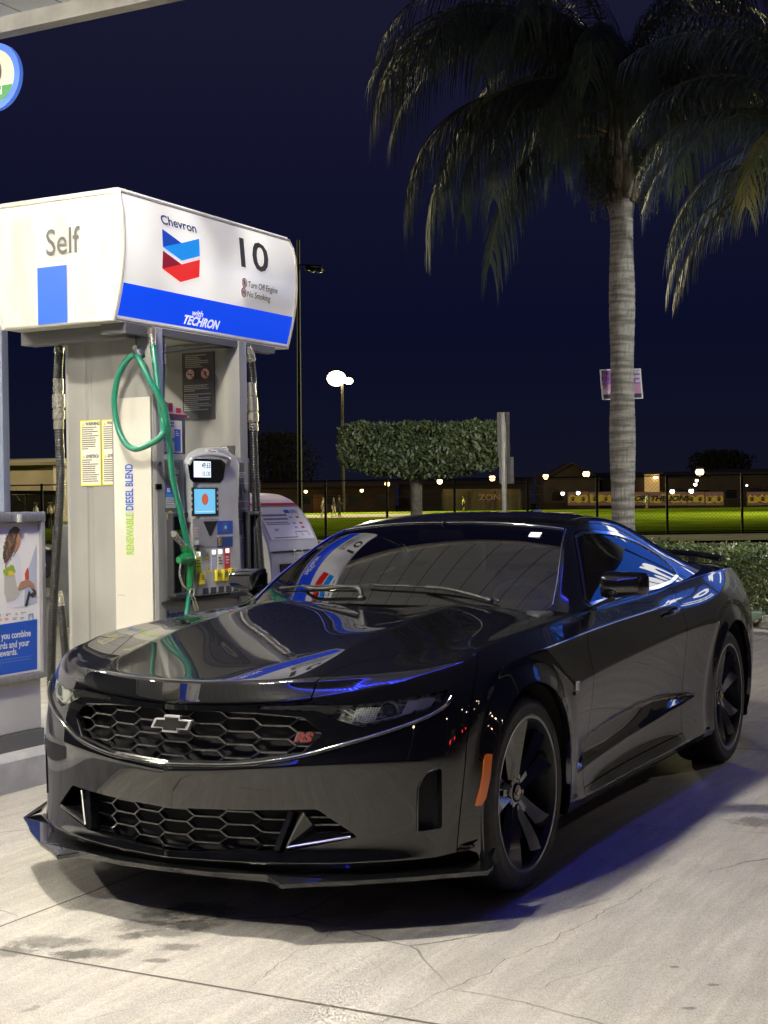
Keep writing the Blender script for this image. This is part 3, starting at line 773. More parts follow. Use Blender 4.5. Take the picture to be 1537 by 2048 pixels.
    for x in xs:
        y0 = 3.68-.22*abs(x/.72)**3; z0 = 1.052-.035*abs(x/.72)**3
        vs += [(x, y0+p[0]*1.1, z0+p[1]*1.1+.012) for p in prof]
    for i in range(18):
        for k in range(K): fs.append((i*K+k, i*K+(k+1) % K, (i+1)*K+(k+1) % K, (i+1)*K+k))
    fs += [tuple(range(K)), tuple(range(18*K, 19*K))[::-1]]
    mb.add(vs, fs); mb.out('rear_spoiler', PAINT, root, smooth=True, ang=30)
    for x in (-.5, -.2, .2, .5): mb = MB(); mb.box((x-.02, 3.62, 1.03), (x+.02, 3.68, 1.075)); mb.out('spoiler_stand', GBLK, root)
    # roof fin antenna
    mb = MB(); mb.add([(-.035,2.30,1.335),(.035,2.30,1.335),(.02,2.48,1.325),(-.02,2.48,1.325),(-.012,2.45,1.356),(.012,2.45,1.356),(0,2.36,1.354)], [(0,1,6),(1,2,5,6),(2,3,4,5),(3,0,6,4),(4,6,5)])
    mb.out('roof_antenna', GBLK, root, smooth=True, ang=50)
    # fender badge
    p = sd(.455, .672, .004); mb = MB()
    mb.box((p.x-.002, p.y-.022, p.z-.004), (p.x+.003, p.y-.004, p.z+.026)); mb.box((p.x-.002, p.y-.001, p.z-.008), (p.x+.003, p.y+.004, p.z+.030)); mb.box((p.x-.002, p.y+.008, p.z-.008), (p.x+.003, p.y+.013, p.z+.030)); mb.box((p.x-.002, p.y-.022, p.z+.024), (p.x+.0035, p.y+.016, p.z+.031)); mb.box((p.x-.002, p.y-.022, p.z-.022), (p.x+.003, p.y-.004, p.z-.008), 1)
    mb.out('fender_badge', [CHR, AMB], root)
    # fuel-door line, tail lamp (only its edge shows)
    # ---- wheels
    wh = build_wheel()
    for sx, y in ((1, 0), (-1, 0), (1, 2.812), (-1, 2.812)):
        first = (sx, y) == (1, 0)
        w = wh if first else wh.copy()
        if not first:
            COL.objects.link(w)
            for ch in WHEEL_PARTS:
                c = ch.copy(); COL.objects.link(c); c.parent = w
        w.parent = root; w.location = (sx*.80, y, .352)
        w.rotation_euler = (R_({(1,0):0,(-1,0):30,(1,2.812):4,(-1,2.812):50}[(sx, y)]), 0, 0 if sx > 0 else math.pi)
    return root
WHEEL_PARTS = []
def build_wheel():
    # axis x, outward +x; object itself = tyre
    prof = [(.262,-.112),(.275,-.120),(.300,-.1235),(.325,-.121),(.343,-.108),(.3495,-.085),(.352,-.04),(.352,.0),(.352,.04),(.3495,.085),(.343,.108),(.325,.121),(.316,.1225),(.312,.1210),(.300,.1235),(.291,.1215),(.286,.1230),(.279,.118),(.272,.110)]
    mb = MB(); n = 96; 
    vs = []; fs = []; L = len(prof)
    for i, (r, h) in enumerate(prof):
        for k in range(n):
            a = 2*math.pi*k/n; rr = r
            if h in (.108, .085, -.085, -.108) and k % 3 == 0: rr -= .004
            if abs(h) == .04: rr -= 0
            vs.append((h, rr*math.cos(a), rr*math.sin(a)))
    for i in range(L-1):
        for k in range(n): fs.append((i*n+k, i*n+(k+1) % n, (i+1)*n+(k+1) % n, (i+1)*n+k))
    mb.add(vs, fs); tyre = mb.out('wheel', RUB, smooth=True, ang=50)
    # circumferential grooves as dark rings
    mb = MB()
    for h in (-.055, -.018, .018, .055): mb.lathe([(.3524, h-.004), (.3526, h), (.3524, h+.004)], 72, 'x')
    mb.out('tread_groove', DARK, tyre); 
    # raised sidewall lettering (plain blocks read as moulded type)
    mb = MB()
    for a0, word in ((60, 'POTENZA'), (240, 'POTENZA')):
        pass
    mb = MB()   # rim barrel + lip
    mb.lathe([(.262,-.10),(.256,-.05),(.254,.04),(.262,.085),(.272,.108),(.280,.115),(.278,.120),(.269,.119),(.262,.110),(.257,.095)], 72, 'x')
    rim = mb.out('rim', BARR, tyre, smooth=True, ang=40)
    mb = MB(); mb.lathe([(.2725,.1085),(.281,.1155),(.279,.121),(.2685,.1198)], 72, 'x'); mb.out('rim_lip', RIMM, tyre, smooth=True, ang=40)
    mb = MB()
    for k in range(5):
        a0 = R_(100-72*k)
        for sgn in (-1, 1):
            # one blade of the split spoke: polygon in polar (r, angle) with a ridge
            def pt(r, da, x): return (x, r*math.cos(a0+da), r*math.sin(a0+da))
            w0, w1 = .0135, .030
            secs = []
            for r, cen, wd, xr, xe in ((.050, .020, .019, .074, .062), (.10, .025, .021, .084, .062), (.16, .034, .028, .095, .068), (.215, .045, .037, .104, .076), (.263, .060, .050, .110, .084)):
                A = (cen*sgn+wd)/r; B = (cen*sgn-wd)/r; C_ = (cen*sgn+sgn*wd*.25)/r
                secs.append([pt(r, A, xe), pt(r, C_, xr), pt(r, B, xe), pt(r, B, xe-.045), pt(r, A, xe-.045)])
            vs = [p for s_ in secs for p in s_]; fs = []
            for i in range(len(secs)-1):
                for q in range(5): fs.append((i*5+q, i*5+(q+1) % 5, (i+1)*5+(q+1) % 5, (i+1)*5+q))
            fs += [(0,1,2,3,4), tuple(range(20, 25))[::-1]]
            mb.add(vs, fs)
        # web closing the fork near the hub
        def pt2(r, da, x): return (x, r*math.cos(a0+da), r*math.sin(a0+da))
        mb.add([pt2(.04, -.3, .064), pt2(.04, .3, .064), pt2(.115, .10, .070), pt2(.115, -.10, .070), pt2(.04, -.3, .03), pt2(.04, .3, .03), pt2(.115, .10, .03), pt2(.115, -.10, .03)],
               [(0,1,2,3),(4,7,6,5),(0,4,5,1),(1,5,6,2),(2,6,7,3),(3,7,4,0)])
    mb.lathe([(.062,.03),(.062,.058),(.054,.068),(.036,.071)], 30, 'x'); mb.lathe([(.036,.071),(.034,.066),(.0,.066)], 30, 'x')
    sp = mb.out('spoke', RIMM, tyre, smooth=True, ang=22)
    mb = MB(); mb.lathe([(.031,.066),(.031,.074),(.027,.078),(.0,.080)], 28, 'x')
    for k in range(5):
        a = R_(64-72*k); mb.lathe([(.0,.074),(.009,.074),(.011,.066)], 10, 'x', c=(0, .057*math.cos(a), .057*math.sin(a)))
    cap = mb.out('hub_cap', DCHR, tyre, smooth=True, ang=30)
    mb = MB(); b = [(-.038,-.012),(-.016,-.012),(-.016,-.02),(.012,-.02),(.012,-.012),(.03,-.012),(.038,.008),(.016,.008),(.016,.016),(-.012,.016),(-.012,.008),(-.03,.008)]
    k = .55; mb.prism([(p[0]*k, p[1]*k) for p in b], .080, .0825, 'x'); mb.out('cap_emblem', AMB if False else mat('cap_gold', (.5, .4, .2), .3, 1), tyre)
    mb = MB(); mb.lathe([(.07,.012),(.172,.012),(.172,-.012),(.07,-.012)], 48, 'x'); mb.lathe([(.07,.013),(.078,.03),(.0,.03)], 24, 'x'); mb.out('brake_disc', DISC, tyre, smooth=True, ang=30)
    mb = MB(); ang0 = R_(200)
    vs = []
    prof = [(.105,.03),(.105,-.03),(.185,-.03),(.185,.03)]
    for j in range(9):
        a = R_(150)+R_(70)*j/8
        for r, h in prof: vs.append((h, r*math.cos(a), r*math.sin(a)))
    fs = [(i*4+q, i*4+(q+1) % 4, (i+1)*4+(q+1) % 4, (i+1)*4+q) for i in range(8) for q in range(4)]+[(0,1,2,3),(35,34,33,32)]
    mb.add(vs, fs); mb.out('brake_caliper', mat('caliper_grey', (.12, .12, .12), .4, .6), tyre)
    global WHEEL_PARTS
    WHEEL_PARTS = [o for o in COL.objects if o.parent == tyre]
    return tyre
# ================================================================ measuring helpers: a sight line met with a real plane / distance
def _b():
    m = SC.camera.matrix_world; return Vector(m.col[0][:3]), Vector(m.col[1][:3]), -Vector(m.col[2][:3])
CR_, CU_, CF_ = _b(); CO_ = Vector(CQ[:3])
def _ray(px, py): return CF_+CR_*((px-768.5)/CQ[6])-CU_*((py-1024)/CQ[6])
def un(px, py, ax, val):
    d = _ray(px, py); i = 'xyz'.index(ax); return CO_+d*((val-CO_[i])/d[i])
def at(px, py, D): return CO_+_ray(px, py)*D
FH = Vector((-math.sin(CQ[3]), math.cos(CQ[3]), 0)); RH = Vector((math.cos(CQ[3]), math.sin(CQ[3]), 0))   # horizontal forward / right of view
# ---------------------------------------------------------------- ground
def m_concrete():
    m = mat('worn_concrete', (.36, .335, .285), .82); b = bsdf(m)
    g = node(m, 'ShaderNodeNewGeometry')
    def noise(sc, det=8, st=(1, 1, 1), dist=0, rough=.6):
        mp = node(m, 'ShaderNodeMapping'); mp.inputs['Scale'].default_value = st; lk(m, g.outputs['Position'], mp.inputs[0])
        n = node(m, 'ShaderNodeTexNoise'); n.inputs['Scale'].default_value = sc; n.inputs['Detail'].default_value = det; n.inputs['Distortion'].default_value = dist
        n.inputs['Roughness'].default_value = rough
        lk(m, mp.outputs[0], n.inputs['Vector']); return n.outputs[0]
    def mr(i, a, b_, c=0., d=1.):
        r = node(m, 'ShaderNodeMapRange'); r.inputs[1].default_value = a; r.inputs[2].default_value = b_; r.inputs[3].default_value = c; r.inputs[4].default_value = d
        lk(m, i, r.inputs[0]); return r.outputs[0]
    def mix(f, A, B, bt='MIX'):
        x = node(m, 'ShaderNodeMix', data_type='RGBA', blend_type=bt)
        if isinstance(f, float): x.inputs[0].default_value = f
        else: lk(m, f, x.inputs[0])
        for k, q in ((6, A), (7, B)):
            if isinstance(q, tuple): x.inputs[k].default_value = (*q, 1)
            else: lk(m, q, x.inputs[k])
        return x.outputs[2]
    big = mr(noise(.9, 6), .35, .65); med = mr(noise(5, 8, dist=.4), .35, .68); fine = mr(noise(46, 5, rough=.85), .38, .62); grit = mr(noise(150, 3, rough=.9), .40, .60)
    brush = mr(noise(9, 7, (1.0, .09, 1), .6), .42, .62)          # trowel / tyre streaks along the lane
    brush2 = mr(noise(26, 6, (1, .12, 1), .3), .40, .64)
    c = mix(big, (.42, .405, .365), (.325, .312, .285))
    c = mix(med, c, (.25, .232, .20)); 
    f1 = node(m, 'ShaderNodeMath', operation='MULTIPLY'); lk(m, brush, f1.inputs[0]); f1.inputs[1].default_value = .62; c = mix(f1.outputs[0], c, (.56, .53, .46))
    f2 = node(m, 'ShaderNodeMath', operation='MULTIPLY'); lk(m, brush2, f2.inputs[0]); f2.inputs[1].default_value = .6; c = mix(f2.outputs[0], c, (.22, .205, .18))
    f3 = node(m, 'ShaderNodeMath', operation='MULTIPLY'); lk(m, fine, f3.inputs[0]); f3.inputs[1].default_value = .6; c = mix(f3.outputs[0], c, (.17, .16, .14))
    f5 = node(m, 'ShaderNodeMath', operation='MULTIPLY'); lk(m, grit, f5.inputs[0]); f5.inputs[1].default_value = .5; c = mix(f5.outputs[0], c, (.62, .59, .52))
    # oil drips: sparse dark spots
    v = node(m, 'ShaderNodeTexVoronoi'); v.inputs['Scale'].default_value = 2.3; v.inputs['Randomness'].default_value = 1
    mp = node(m, 'ShaderNodeMapping'); lk(m, g.outputs['Position'], mp.inputs[0])
    nn = node(m, 'ShaderNodeTexNoise'); nn.inputs['Scale'].default_value = 7; lk(m, g.outputs['Position'], nn.inputs['Vector'])
    av = node(m, 'ShaderNodeMix', data_type='VECTOR'); av.inputs[0].default_value = .18; lk(m, mp.outputs[0], av.inputs[4]); lk(m, nn.outputs['Color'], av.inputs[5])
    lk(m, av.outputs[1], v.inputs['Vector']); sp = mr(v.outputs['Distance'], .035, .055, 1., 0.)
    f4 = node(m, 'ShaderNodeMath', operation='MULTIPLY'); lk(m, sp, f4.inputs[0]); f4.inputs[1].default_value = .55; c = mix(f4.outputs[0], c, (.13, .12, .105))
    # hairline cracks
    w = node(m, 'ShaderNodeTexNoise'); w.inputs['Scale'].default_value = 1.7; w.inputs['Detail'].default_value = 7; lk(m, g.outputs['Position'], w.inputs['Vector'])
    wv = node(m, 'ShaderNodeMix', data_type='VECTOR'); wv.inputs[0].default_value = .14; lk(m, g.outputs['Position'], wv.inputs[4]); lk(m, w.outputs['Color'], wv.inputs[5])
    vc = node(m, 'ShaderNodeTexVoronoi', feature='DISTANCE_TO_EDGE'); vc.inputs['Scale'].default_value = .62; lk(m, wv.outputs[1], vc.inputs['Vector'])
    ck = mr(vc.outputs['Distance'], .0006, .0028, 1., 0.)
    gate = mr(noise(.8, 3), .47, .56); fg = node(m, 'ShaderNodeMath', operation='MULTIPLY'); lk(m, ck, fg.inputs[0]); lk(m, gate, fg.inputs[1])
    c = mix(fg.outputs[0], c, (.15, .14, .12))
    # sawn joints between slabs
    sp3 = node(m, 'ShaderNodeSeparateXYZ'); lk(m, g.outputs['Position'], sp3.inputs[0])
    def joint(out, offs, period, wd):
        a = node(m, 'ShaderNodeMath', operation='ADD'); lk(m, out, a.inputs[0]); a.inputs[1].default_value = -offs+1000*period+period/2
        q = node(m, 'ShaderNodeMath', operation='MODULO'); lk(m, a.outputs[0], q.inputs[0]); q.inputs[1].default_value = period
        s = node(m, 'ShaderNodeMath', operation='SUBTRACT'); lk(m, q.outputs[0], s.inputs[0]); s.inputs[1].default_value = period/2
        z = node(m, 'ShaderNodeMath', operation='ABSOLUTE'); lk(m, s.outputs[0], z.inputs[0]); return mr(z.outputs[0], wd*.5, wd, 1., 0.)
    j1 = joint(sp3.outputs[1], -1.34, 4.6, .009); j2 = joint(sp3.outputs[0], -.525, 4.3, .006)
    mx = node(m, 'ShaderNodeMath', operation='MAXIMUM'); lk(m, j1, mx.inputs[0]); lk(m, j2, mx.inputs[1])
    c = mix(mx.outputs[0], c, (.075, .06, .045))
    dm = node(m, 'ShaderNodeMath', operation='MAXIMUM'); lk(m, mx.outputs[0], dm.inputs[0]); lk(m, fg.outputs[0], dm.inputs[1])
    lk(m, c, b.inputs['Base Color'])
    # faded gloss where tyres polish it
    rr = mr(noise(2.2, 5), .35, .7, .88, .62); lk(m, rr, b.inputs['Roughness'])
    hs = node(m, 'ShaderNodeMath', operation='MULTIPLY_ADD'); lk(m, dm.outputs[0], hs.inputs[0]); hs.inputs[1].default_value = -1.2; lk(m, fine, hs.inputs[2])
    bp = node(m, 'ShaderNodeBump'); bp.inputs['Strength'].default_value = .6; bp.inputs['Distance'].default_value = .006; lk(m, hs.outputs[0], bp.inputs['Height']); lk(m, bp.outputs[0], b.inputs['Normal'])
    return m
CONC = m_concrete()
KERB = noisy(mat('kerb_concrete', (.42, .41, .38), .7), 5, .16, .2, detail=8)
ASPH = noisy(mat('street_asphalt', (.03, .03, .032), .9), 6, .3, .3)
SOIL = noisy(mat('planter_soil', (.10, .085, .055), .95), 9, .45, .9, bdist=.03)
STL = mat('white_powdercoat', (.55, .55, .53), .35)
PLINE = [(-60, 17), (-30, 14.6), (-12.6, 13.0), (-6, 13.1), (-2.6, 12.5), (-1.2, 11.35), (-.70, 10.75), (1.2, 9.3), (4, 8.6), (16, 8.2), (60, 8)]
def ground():
    mb = MB(); near = [(x, y) for x, y in PLINE]
    mb.add([(x, y, 0) for x, y in near]+[(60, -40, 0), (-60, -40, 0)], [tuple(range(len(near)+2))]); o = mb.out('pavement', CONC); tag(o, kind='structure')
    # planter soil, street and walk: strips square to the view of the field
    mb = MB(); n = len(near); far = [(p[0]-.0, p[1]+8.5) for p in near]
    vs = [(x, y+.12, .09) for x, y in near]+[(x, y, .07) for x, y in far]
    mb.add(vs, [(i, i+1, n+i+1, n+i) for i in range(n-1)]); tag(mb.out('planter_soil', SOIL), kind='structure')
    mb = MB(); vs = []
    for x, y in near: vs += [(x, y, -.05), (x, y, .125), (x, y+.02, .14), (x, y+.15, .14), (x, y+.15, .0)]
    fs = [(i*5+k, i*5+k+1, (i+1)*5+k+1, (i+1)*5+k) for i in range(n-1) for k in range(4)]
    mb.add(vs, fs); tag(mb.out('kerb', KERB), kind='structure')
    mb = MB(); vs = []
    for x, y in near: vs += [(x, y-.42, .004), (x, y-.001, .006)]
    mb.add(vs, [(2*i, 2*i+2, 2*i+3, 2*i+1) for i in range(n-1)]); tag(mb.out('gutter', noisy(mat('gutter_concrete', (.40, .38, .35), .8), 3, .25, .2)), kind='structure')
    # base ground to the horizon
    def strip(d0, d1, z0, z1, name, m, w=420):
        a = CO_.copy(); a.z = 0
        vs = [a+FH*d0-RH*w, a+FH*d0+RH*w, a+FH*d1+RH*w, a+FH*d1-RH*w]
        for v in vs[:2]: v.z = z0
        for v in vs[2:]: v.z = z1
        mb = MB(); mb.add(vs, [(0, 1, 2, 3)]); o = mb.out(name, m); tag(o, kind='structure'); return o
    mb = MB(); mb.add([(-900, -500, -.06), (900, -500, -.06), (900, 1200, -.06), (-900, 1200, -.06)], [(0, 1, 2, 3)]); tag(mb.out('ground', ASPH), kind='structure')
    strip(30, 47.5, -.02, -.02, 'street', ASPH)
    strip(47.5, 54, .05, .05, 'sidewalk', noisy(mat('sidewalk_concrete', (.30, .24, .17), .85), .6, .2))
    g = mat('field_grass', (.10, .135, .008), .9)
    bsdf(g).inputs['Specular IOR Level'].default_value = 0
    noisy(g, .35, .3, .8, detail=12, c2=(.05, .075, .008), coord='Object', rmin=.40, rmax=.62, bdist=.1)
    strip(61, 61.01, 0, 0, 'field_edge', g)
    strip(61, 210, .0, .61, 'playing_field', g)
    # worn infield dirt patch
    mb = MB(); c = at(690, 1032, 138); c.z = 0
    vs = []
    for k in range(24):
        a = 2*math.pi*k/24; p = c+FH*math.sin(a)*13+RH*math.cos(a)*22; d = (p-CO_).dot(FH); p.z = (d-61)*.0041+.03; vs.append(p)
    mb.add(vs, [tuple(range(24))]); tag(mb.out('infield_dirt', noisy(mat('infield_dirt', (.22, .13, .06), .95), .3, .3)), kind='structure')
    # wider cracks that wander along the lane (open joints): thin sheets on the slab
    def crack(pts, w, name='pavement_crack'):
        mb = MB(); P = []
        r = random.Random(int(pts[0][0]*1000))
        for (a, b) in zip(pts[:-1], pts[1:]):
            L = math.hypot(b[0]-a[0], b[1]-a[1]); k = max(3, int(L/.025))
            for i in range(k):
                t = i/k; P.append((a[0]+(b[0]-a[0])*t, a[1]+(b[1]-a[1])*t))
        ox = oy = 0; vs = []
        for i, p in enumerate(P):
            ox = ox*.8+r.uniform(-.010, .010); oy = oy*.8+r.uniform(-.010, .010)
            ww = w*.62*r.uniform(.15, 1.)*(1-abs(2*i/len(P)-1)**4)+.0004
            vs += [(p[0]+ox-ww, p[1]+oy, .0035), (p[0]+ox+ww, p[1]+oy+ww*.5, .0035)]
        mb.add(vs, [(2*i, 2*i+1, 2*i+3, 2*i+2) for i in range(len(P)-1)]); return mb
    cm = mat('crack_grit', (.13, .12, .10), .95)  # one plain dark tone for all the crack sheets
    for pts, w in (([(.575, -1.34), (.545, -1.1), (.53, -.85), (.50, -.6)], .0022), ([(1.0, -1.62), (1.06, -1.35), (1.13, -1.0), (1.19, -.55), (1.25, -.1), (1.32, .4)], .0024),
                   ([(.31, -1.75), (.42, -1.55), (.575, -1.36)], .0012), ([(1.25, -.55), (1.5, -.45), (1.9, -.32), (2.3, -.3)], .0014), ([(1.2, -1.1), (1.35, -.95), (1.42, -.7), (1.6, -.55)], .0014),
                   ([(1.0, .9), (1.3, 1.05), (1.6, 1.4), (1.9, 1.5)], .0018), ([(.05, -1.9), (.02, -1.75), (.20, -1.55)], .001), ([(-.52, -.80), (-.525, -.6), (-.52, -.2)], .003), ([(1.5,-1.2),(1.7,-1.0),(2.1,-.9)], .0013)):
        tag(crack(pts, w).out('pavement_crack', cm), kind='structure')
    # oil stains: soaked into the slab, ragged edges that fade out
    sm = mat('oil_stain', (.12, .112, .10), .62); bb = bsdf(sm); tcn = node(sm, 'ShaderNodeTexCoord')
    mp = node(sm, 'ShaderNodeVectorMath', operation='SUBTRACT'); lk(sm, tcn.outputs['UV'], mp.inputs[0]); mp.inputs[1].default_value = (.5, .5, 0)
    ln = node(sm, 'ShaderNodeVectorMath', operation='LENGTH'); lk(sm, mp.outputs[0], ln.inputs[0])
    gp = node(sm, 'ShaderNodeNewGeometry'); nn = node(sm, 'ShaderNodeTexNoise'); nn.inputs['Scale'].default_value = 16; nn.inputs['Detail'].default_value = 10; nn.inputs['Roughness'].default_value = .7; lk(sm, gp.outputs['Position'], nn.inputs['Vector'])
    ad = node(sm, 'ShaderNodeMath', operation='MULTIPLY_ADD'); lk(sm, nn.outputs[0], ad.inputs[0]); ad.inputs[1].default_value = -.9; lk(sm, ln.outputs['Value'], ad.inputs[2])
    mr_ = node(sm, 'ShaderNodeMapRange'); mr_.inputs[1].default_value = -.22; mr_.inputs[2].default_value = -.04; mr_.inputs[3].default_value = .46; mr_.inputs[4].default_value = 0; lk(sm, ad.outputs[0], mr_.inputs[0]); lk(sm, mr_.outputs[0], bb.inputs['Alpha'])
    for k, (px, py, rx, ry) in enumerate([(290, 1852, .15, .06), (388, 1851, .13, .055), (355, 1895, .10, .035), (315, 1922, .06, .022), (100, 1885, .18, .06), (190, 1908, .16, .05), (260, 1874, .08, .03), (400, 1822, .2, .09), (28, 1905, .09, .05), (325, 1868, .16, .04), (1425, 1971, .03, .013), (1380, 2018, .035, .012), (1350, 1936, .02, .01), (150, 1912, .10, .04), (330, 1825, .13, .07), (1525, 1645, .2, .09)]):
        p = un(px, py, 'z', 0); e1, e2 = RH*rx, FH*ry*1.6; z = Vector((0, 0, .0012+.00015*k))
        o = mk('oil_stain', [p-e1-e2+z, p+e1-e2+z, p+e1+e2+z, p-e1+e2+z], [(0, 1, 2, 3)], sm); uv = o.data.uv_layers.new(name='uv')
        for i, c in enumerate(((0, 0), (1, 0), (1, 1), (0, 1))): uv.data[i].uv = c
        tag(o, kind='structure')
    # pump island
    mb = MB(); x0, x1, y0, y1 = -3.30, -2.075, -3.2, 5.0
    sec = [(0, 0), (.012, .15), (.035, .172)]
    def rr(i, r=.10):
        out = []
        for cx, cy, a0 in ((x1-i-r, y0+i+r, -90), (x1-i-r, y1-i-r, 0), (x0+i+r, y1-i-r, 90), (x0+i+r, y0+i+r, 180)):
            for k in range(7): a = R_(a0+90*k/6); out.append((cx+r*math.cos(a), cy+r*math.sin(a)))
        return out
    vs = []; n = 28
    for i, z in ((0, -.01), (.012, .150), (.030, .170), (.05, .174)): vs += [(x, y, z) for x, y in rr(i)]
    fs = [(k*n+j, k*n+(j+1) % n, (k+1)*n+(j+1) % n, (k+1)*n+j) for k in range(3) for j in range(n)]+[tuple(range(3*n, 4*n))]
    mb.add(vs, fs); tag(mb.out('pump_island_kerb', noisy(mat('island_concrete', (.36, .36, .36), .6), 6, .12, .15), smooth=True), kind='structure')
    return g
ground()
# ================================================================ canopy over the pumps, with its lamps
LAMPS = [(-1.0, -1.5), (.3, -5.0), (-5.7, -1.5), (-5.7, -5.0), (4.4, -7.4), (.3, -9.2), (-1.0, 1.6) ][:7]
CZ = 5.32; CXE = 1.45; CYE = 4.09
LAMPS = [(-.6, -1.75), (-.4, -5.9), (-6.4, .4), (-6.4, -4.6), (-10.5, .4)]
LSTR = 2450
def canopy():
    cp = thing('fuel_canopy', 'flat pale canopy roof above the pumps with lamps set in its underside', 'canopy', (0, 0, 0))
    m = mat('canopy_deck', (.50, .48, .43), .42); b = bsdf(m)
    g = node(m, 'ShaderNodeNewGeometry'); s = node(m, 'ShaderNodeSeparateXYZ'); lk(m, g.outputs['Position'], s.inputs[0])
    q = node(m, 'ShaderNodeMath', operation='PINGPONG'); lk(m, s.outputs[0], q.inputs[0]); q.inputs[1].default_value = .205
    r = node(m, 'ShaderNodeMapRange'); r.inputs[1].default_value = 0; r.inputs[2].default_value = .016; r.inputs[3].default_value = 1; r.inputs[4].default_value = 0; lk(m, q.outputs[0], r.inputs[0])
    n = node(m, 'ShaderNodeTexNoise'); n.inputs['Scale'].default_value = 1.3; n.inputs['Detail'].default_value = 9; lk(m, g.outputs['Position'], n.inputs['Vector'])
    x0 = node(m, 'ShaderNodeMix', data_type='RGBA'); lk(m, n.outputs[0], x0.inputs[0]); x0.inputs[6].default_value = (.80, .85, .92, 1); x0.inputs[7].default_value = (.62, .66, .72, 1)
    x1 = node(m, 'ShaderNodeMix', data_type='RGBA'); lk(m, r.outputs[0], x1.inputs[0]); lk(m, x0.outputs[2], x1.inputs[6]); x1.inputs[7].default_value = (.12, .11, .10, 1); lk(m, x1.outputs[2], b.inputs['Base Color'])
    mb = MB(); mb.box((-11, -16, CZ), (CXE-.1, CYE-.1, CZ+.1)); mb.out('ceiling_deck', m, cp)
    fm = noisy(mat('canopy_fascia', (.55, .53, .48), .4), 4, .12)
    for nm, lo, hi in (('fascia', (-11.1, CYE-.1, 5.20), (CXE, CYE, 6.1)), ('fascia', (CXE-.1, -16, 5.20), (CXE, CYE-.101, 6.1)), ('fascia', (-11.1, -16, 5.20), (-11, CYE-.101, 6.1)), ('fascia', (-11.1, -16.1, 5.20), (CXE, -16.001, 6.1))):
        mb = MB(); mb.box(lo, hi); mb.box((lo[0]-.012, lo[1]-.012, lo[2]-.012), (hi[0]+.012, hi[1]+.012, lo[2]+.02)); mb.out(nm, fm, cp)
    # blue LED strip along the canopy's car-side edge
    mb = MB()
    mb.box((CXE-.165, -15.5, 5.165), (CXE-.115, CYE-.15, 5.20))
    bl = emis('blue_led', (.03, .05, 1.0), 34); g = node(bl, 'ShaderNodeNewGeometry'); s = node(bl, 'ShaderNodeSeparateXYZ'); lk(bl, g.outputs['Position'], s.inputs[0])
    q = node(bl, 'ShaderNodeMath', operation='PINGPONG'); lk(bl, s.outputs[1], q.inputs[0]); q.inputs[1].default_value = .12
    r = node(bl, 'ShaderNodeMapRange'); r.inputs[1].default_value = .05; r.inputs[2].default_value = .06; r.inputs[3].default_value = 4; r.inputs[4].default_value = 40; lk(bl, q.outputs[0], r.inputs[0]); lk(bl, r.outputs[0], bsdf(bl).inputs['Emission Strength'])
    mb.out('blue_light_strip', bl, cp)
    em = emis('canopy_lamp_glow', (1.0, .935, .78), LSTR)
    for i, (x, y) in enumerate(LAMPS):
        f = MB(); f.box((x-.26, y-.26, CZ-.03), (x+.26, y+.26, CZ-.001), bev=.012)
        L = f.out('canopy_lamp', STL, cp)
        for a in (-1, 1): e = MB(); e.box((x+a*.115-.08, y-.08, CZ-.046), (x+a*.115+.08, y+.08, CZ-.031)); e.out('lamp_lens', em, L)
    return cp
def posts():
    for px, D in ((8, 15.2),):
        p = at(px, 1010, D)
        t = thing('steel_post', 'blue-grey square steel post at the left edge behind the sign box', 'post', (p.x, p.y, 0))
        mb = MB(); mb.box((-.09, -.05, 0), (.05, .05, 3.72), bev=.008); mb.out('post_shaft', mat('post_paint', (.26, .30, .42), .4), t, smooth=True, ang=40)
        mb = MB(); mb.box((-.14, -.10, 0), (.10, .10, .02)); mb.out('base_plate', STL, t)
canopy(); posts()
def hanging_sign():
    Y = 3.85; c = un(-8, 155, 'y', Y); R = .262
    t = thing('round_fuel_sign', 'round blue-rimmed fuel sign hanging under the canopy edge', 'sign', c)
    t.location = c
    def disc(r, y, z0=-9, n=64):
        return [(r*math.cos(2*math.pi*k/n), y, r*math.sin(2*math.pi*k/n)) for k in range(n)]
    mb = MB(); mb.lathe([(0, -.02), (R, -.02), (R, .02), (0, .02)], 64, 'y')
    mb.out('sign_rim', mat('sign_blue', (.06, .16, .62), .3, emit=(.08, .2, .8), es=.45), t)
    mb = MB(); mb.add(disc(.21, -.023), [tuple(range(64))]); mb.out('sign_face', mat('sign_cream', (.72, .66, .50), .4, emit=(.7, .65, .5), es=.25), t)
    pts = [(.21*math.cos(a), -.0255, .21*math.sin(a)) for a in [R_(180+23+(360-180-46)*k/30) for k in range(31)]]
    mb = MB(); mb.add([(p[0]*.995, p[1], p[2]) for p in pts], [tuple(range(31))]); mb.out('sign_band', mat('sign_green', (.03, .22, .05), .4, emit=(.03, .3, .06), es=.3), t)
    for s, x, z, sz, mm in (('20', -.005, .022, .23, mat('sign_grey', (.09, .085, .09), .5)), ('Diesel', .0, -.122, .086, mat('sign_white', (.8, .8, .75), .5, emit=(.8, .8, .75), es=.3)), ('20', 0, -.178, .058, None)):
        if mm is None: mm = bpy.data.materials['sign_white']
        text('sign_lettering', s, sz, mm, (x, -.028, z), (1, 0, 0), (0, 0, 1), t, bold=.002, sx=.82)
    mb = MB(); mb.bar((0, 0, R), (0, 0, 5.2-c.z+.1), .02, .02); mb.out('hanger', STL, t)
hanging_sign()
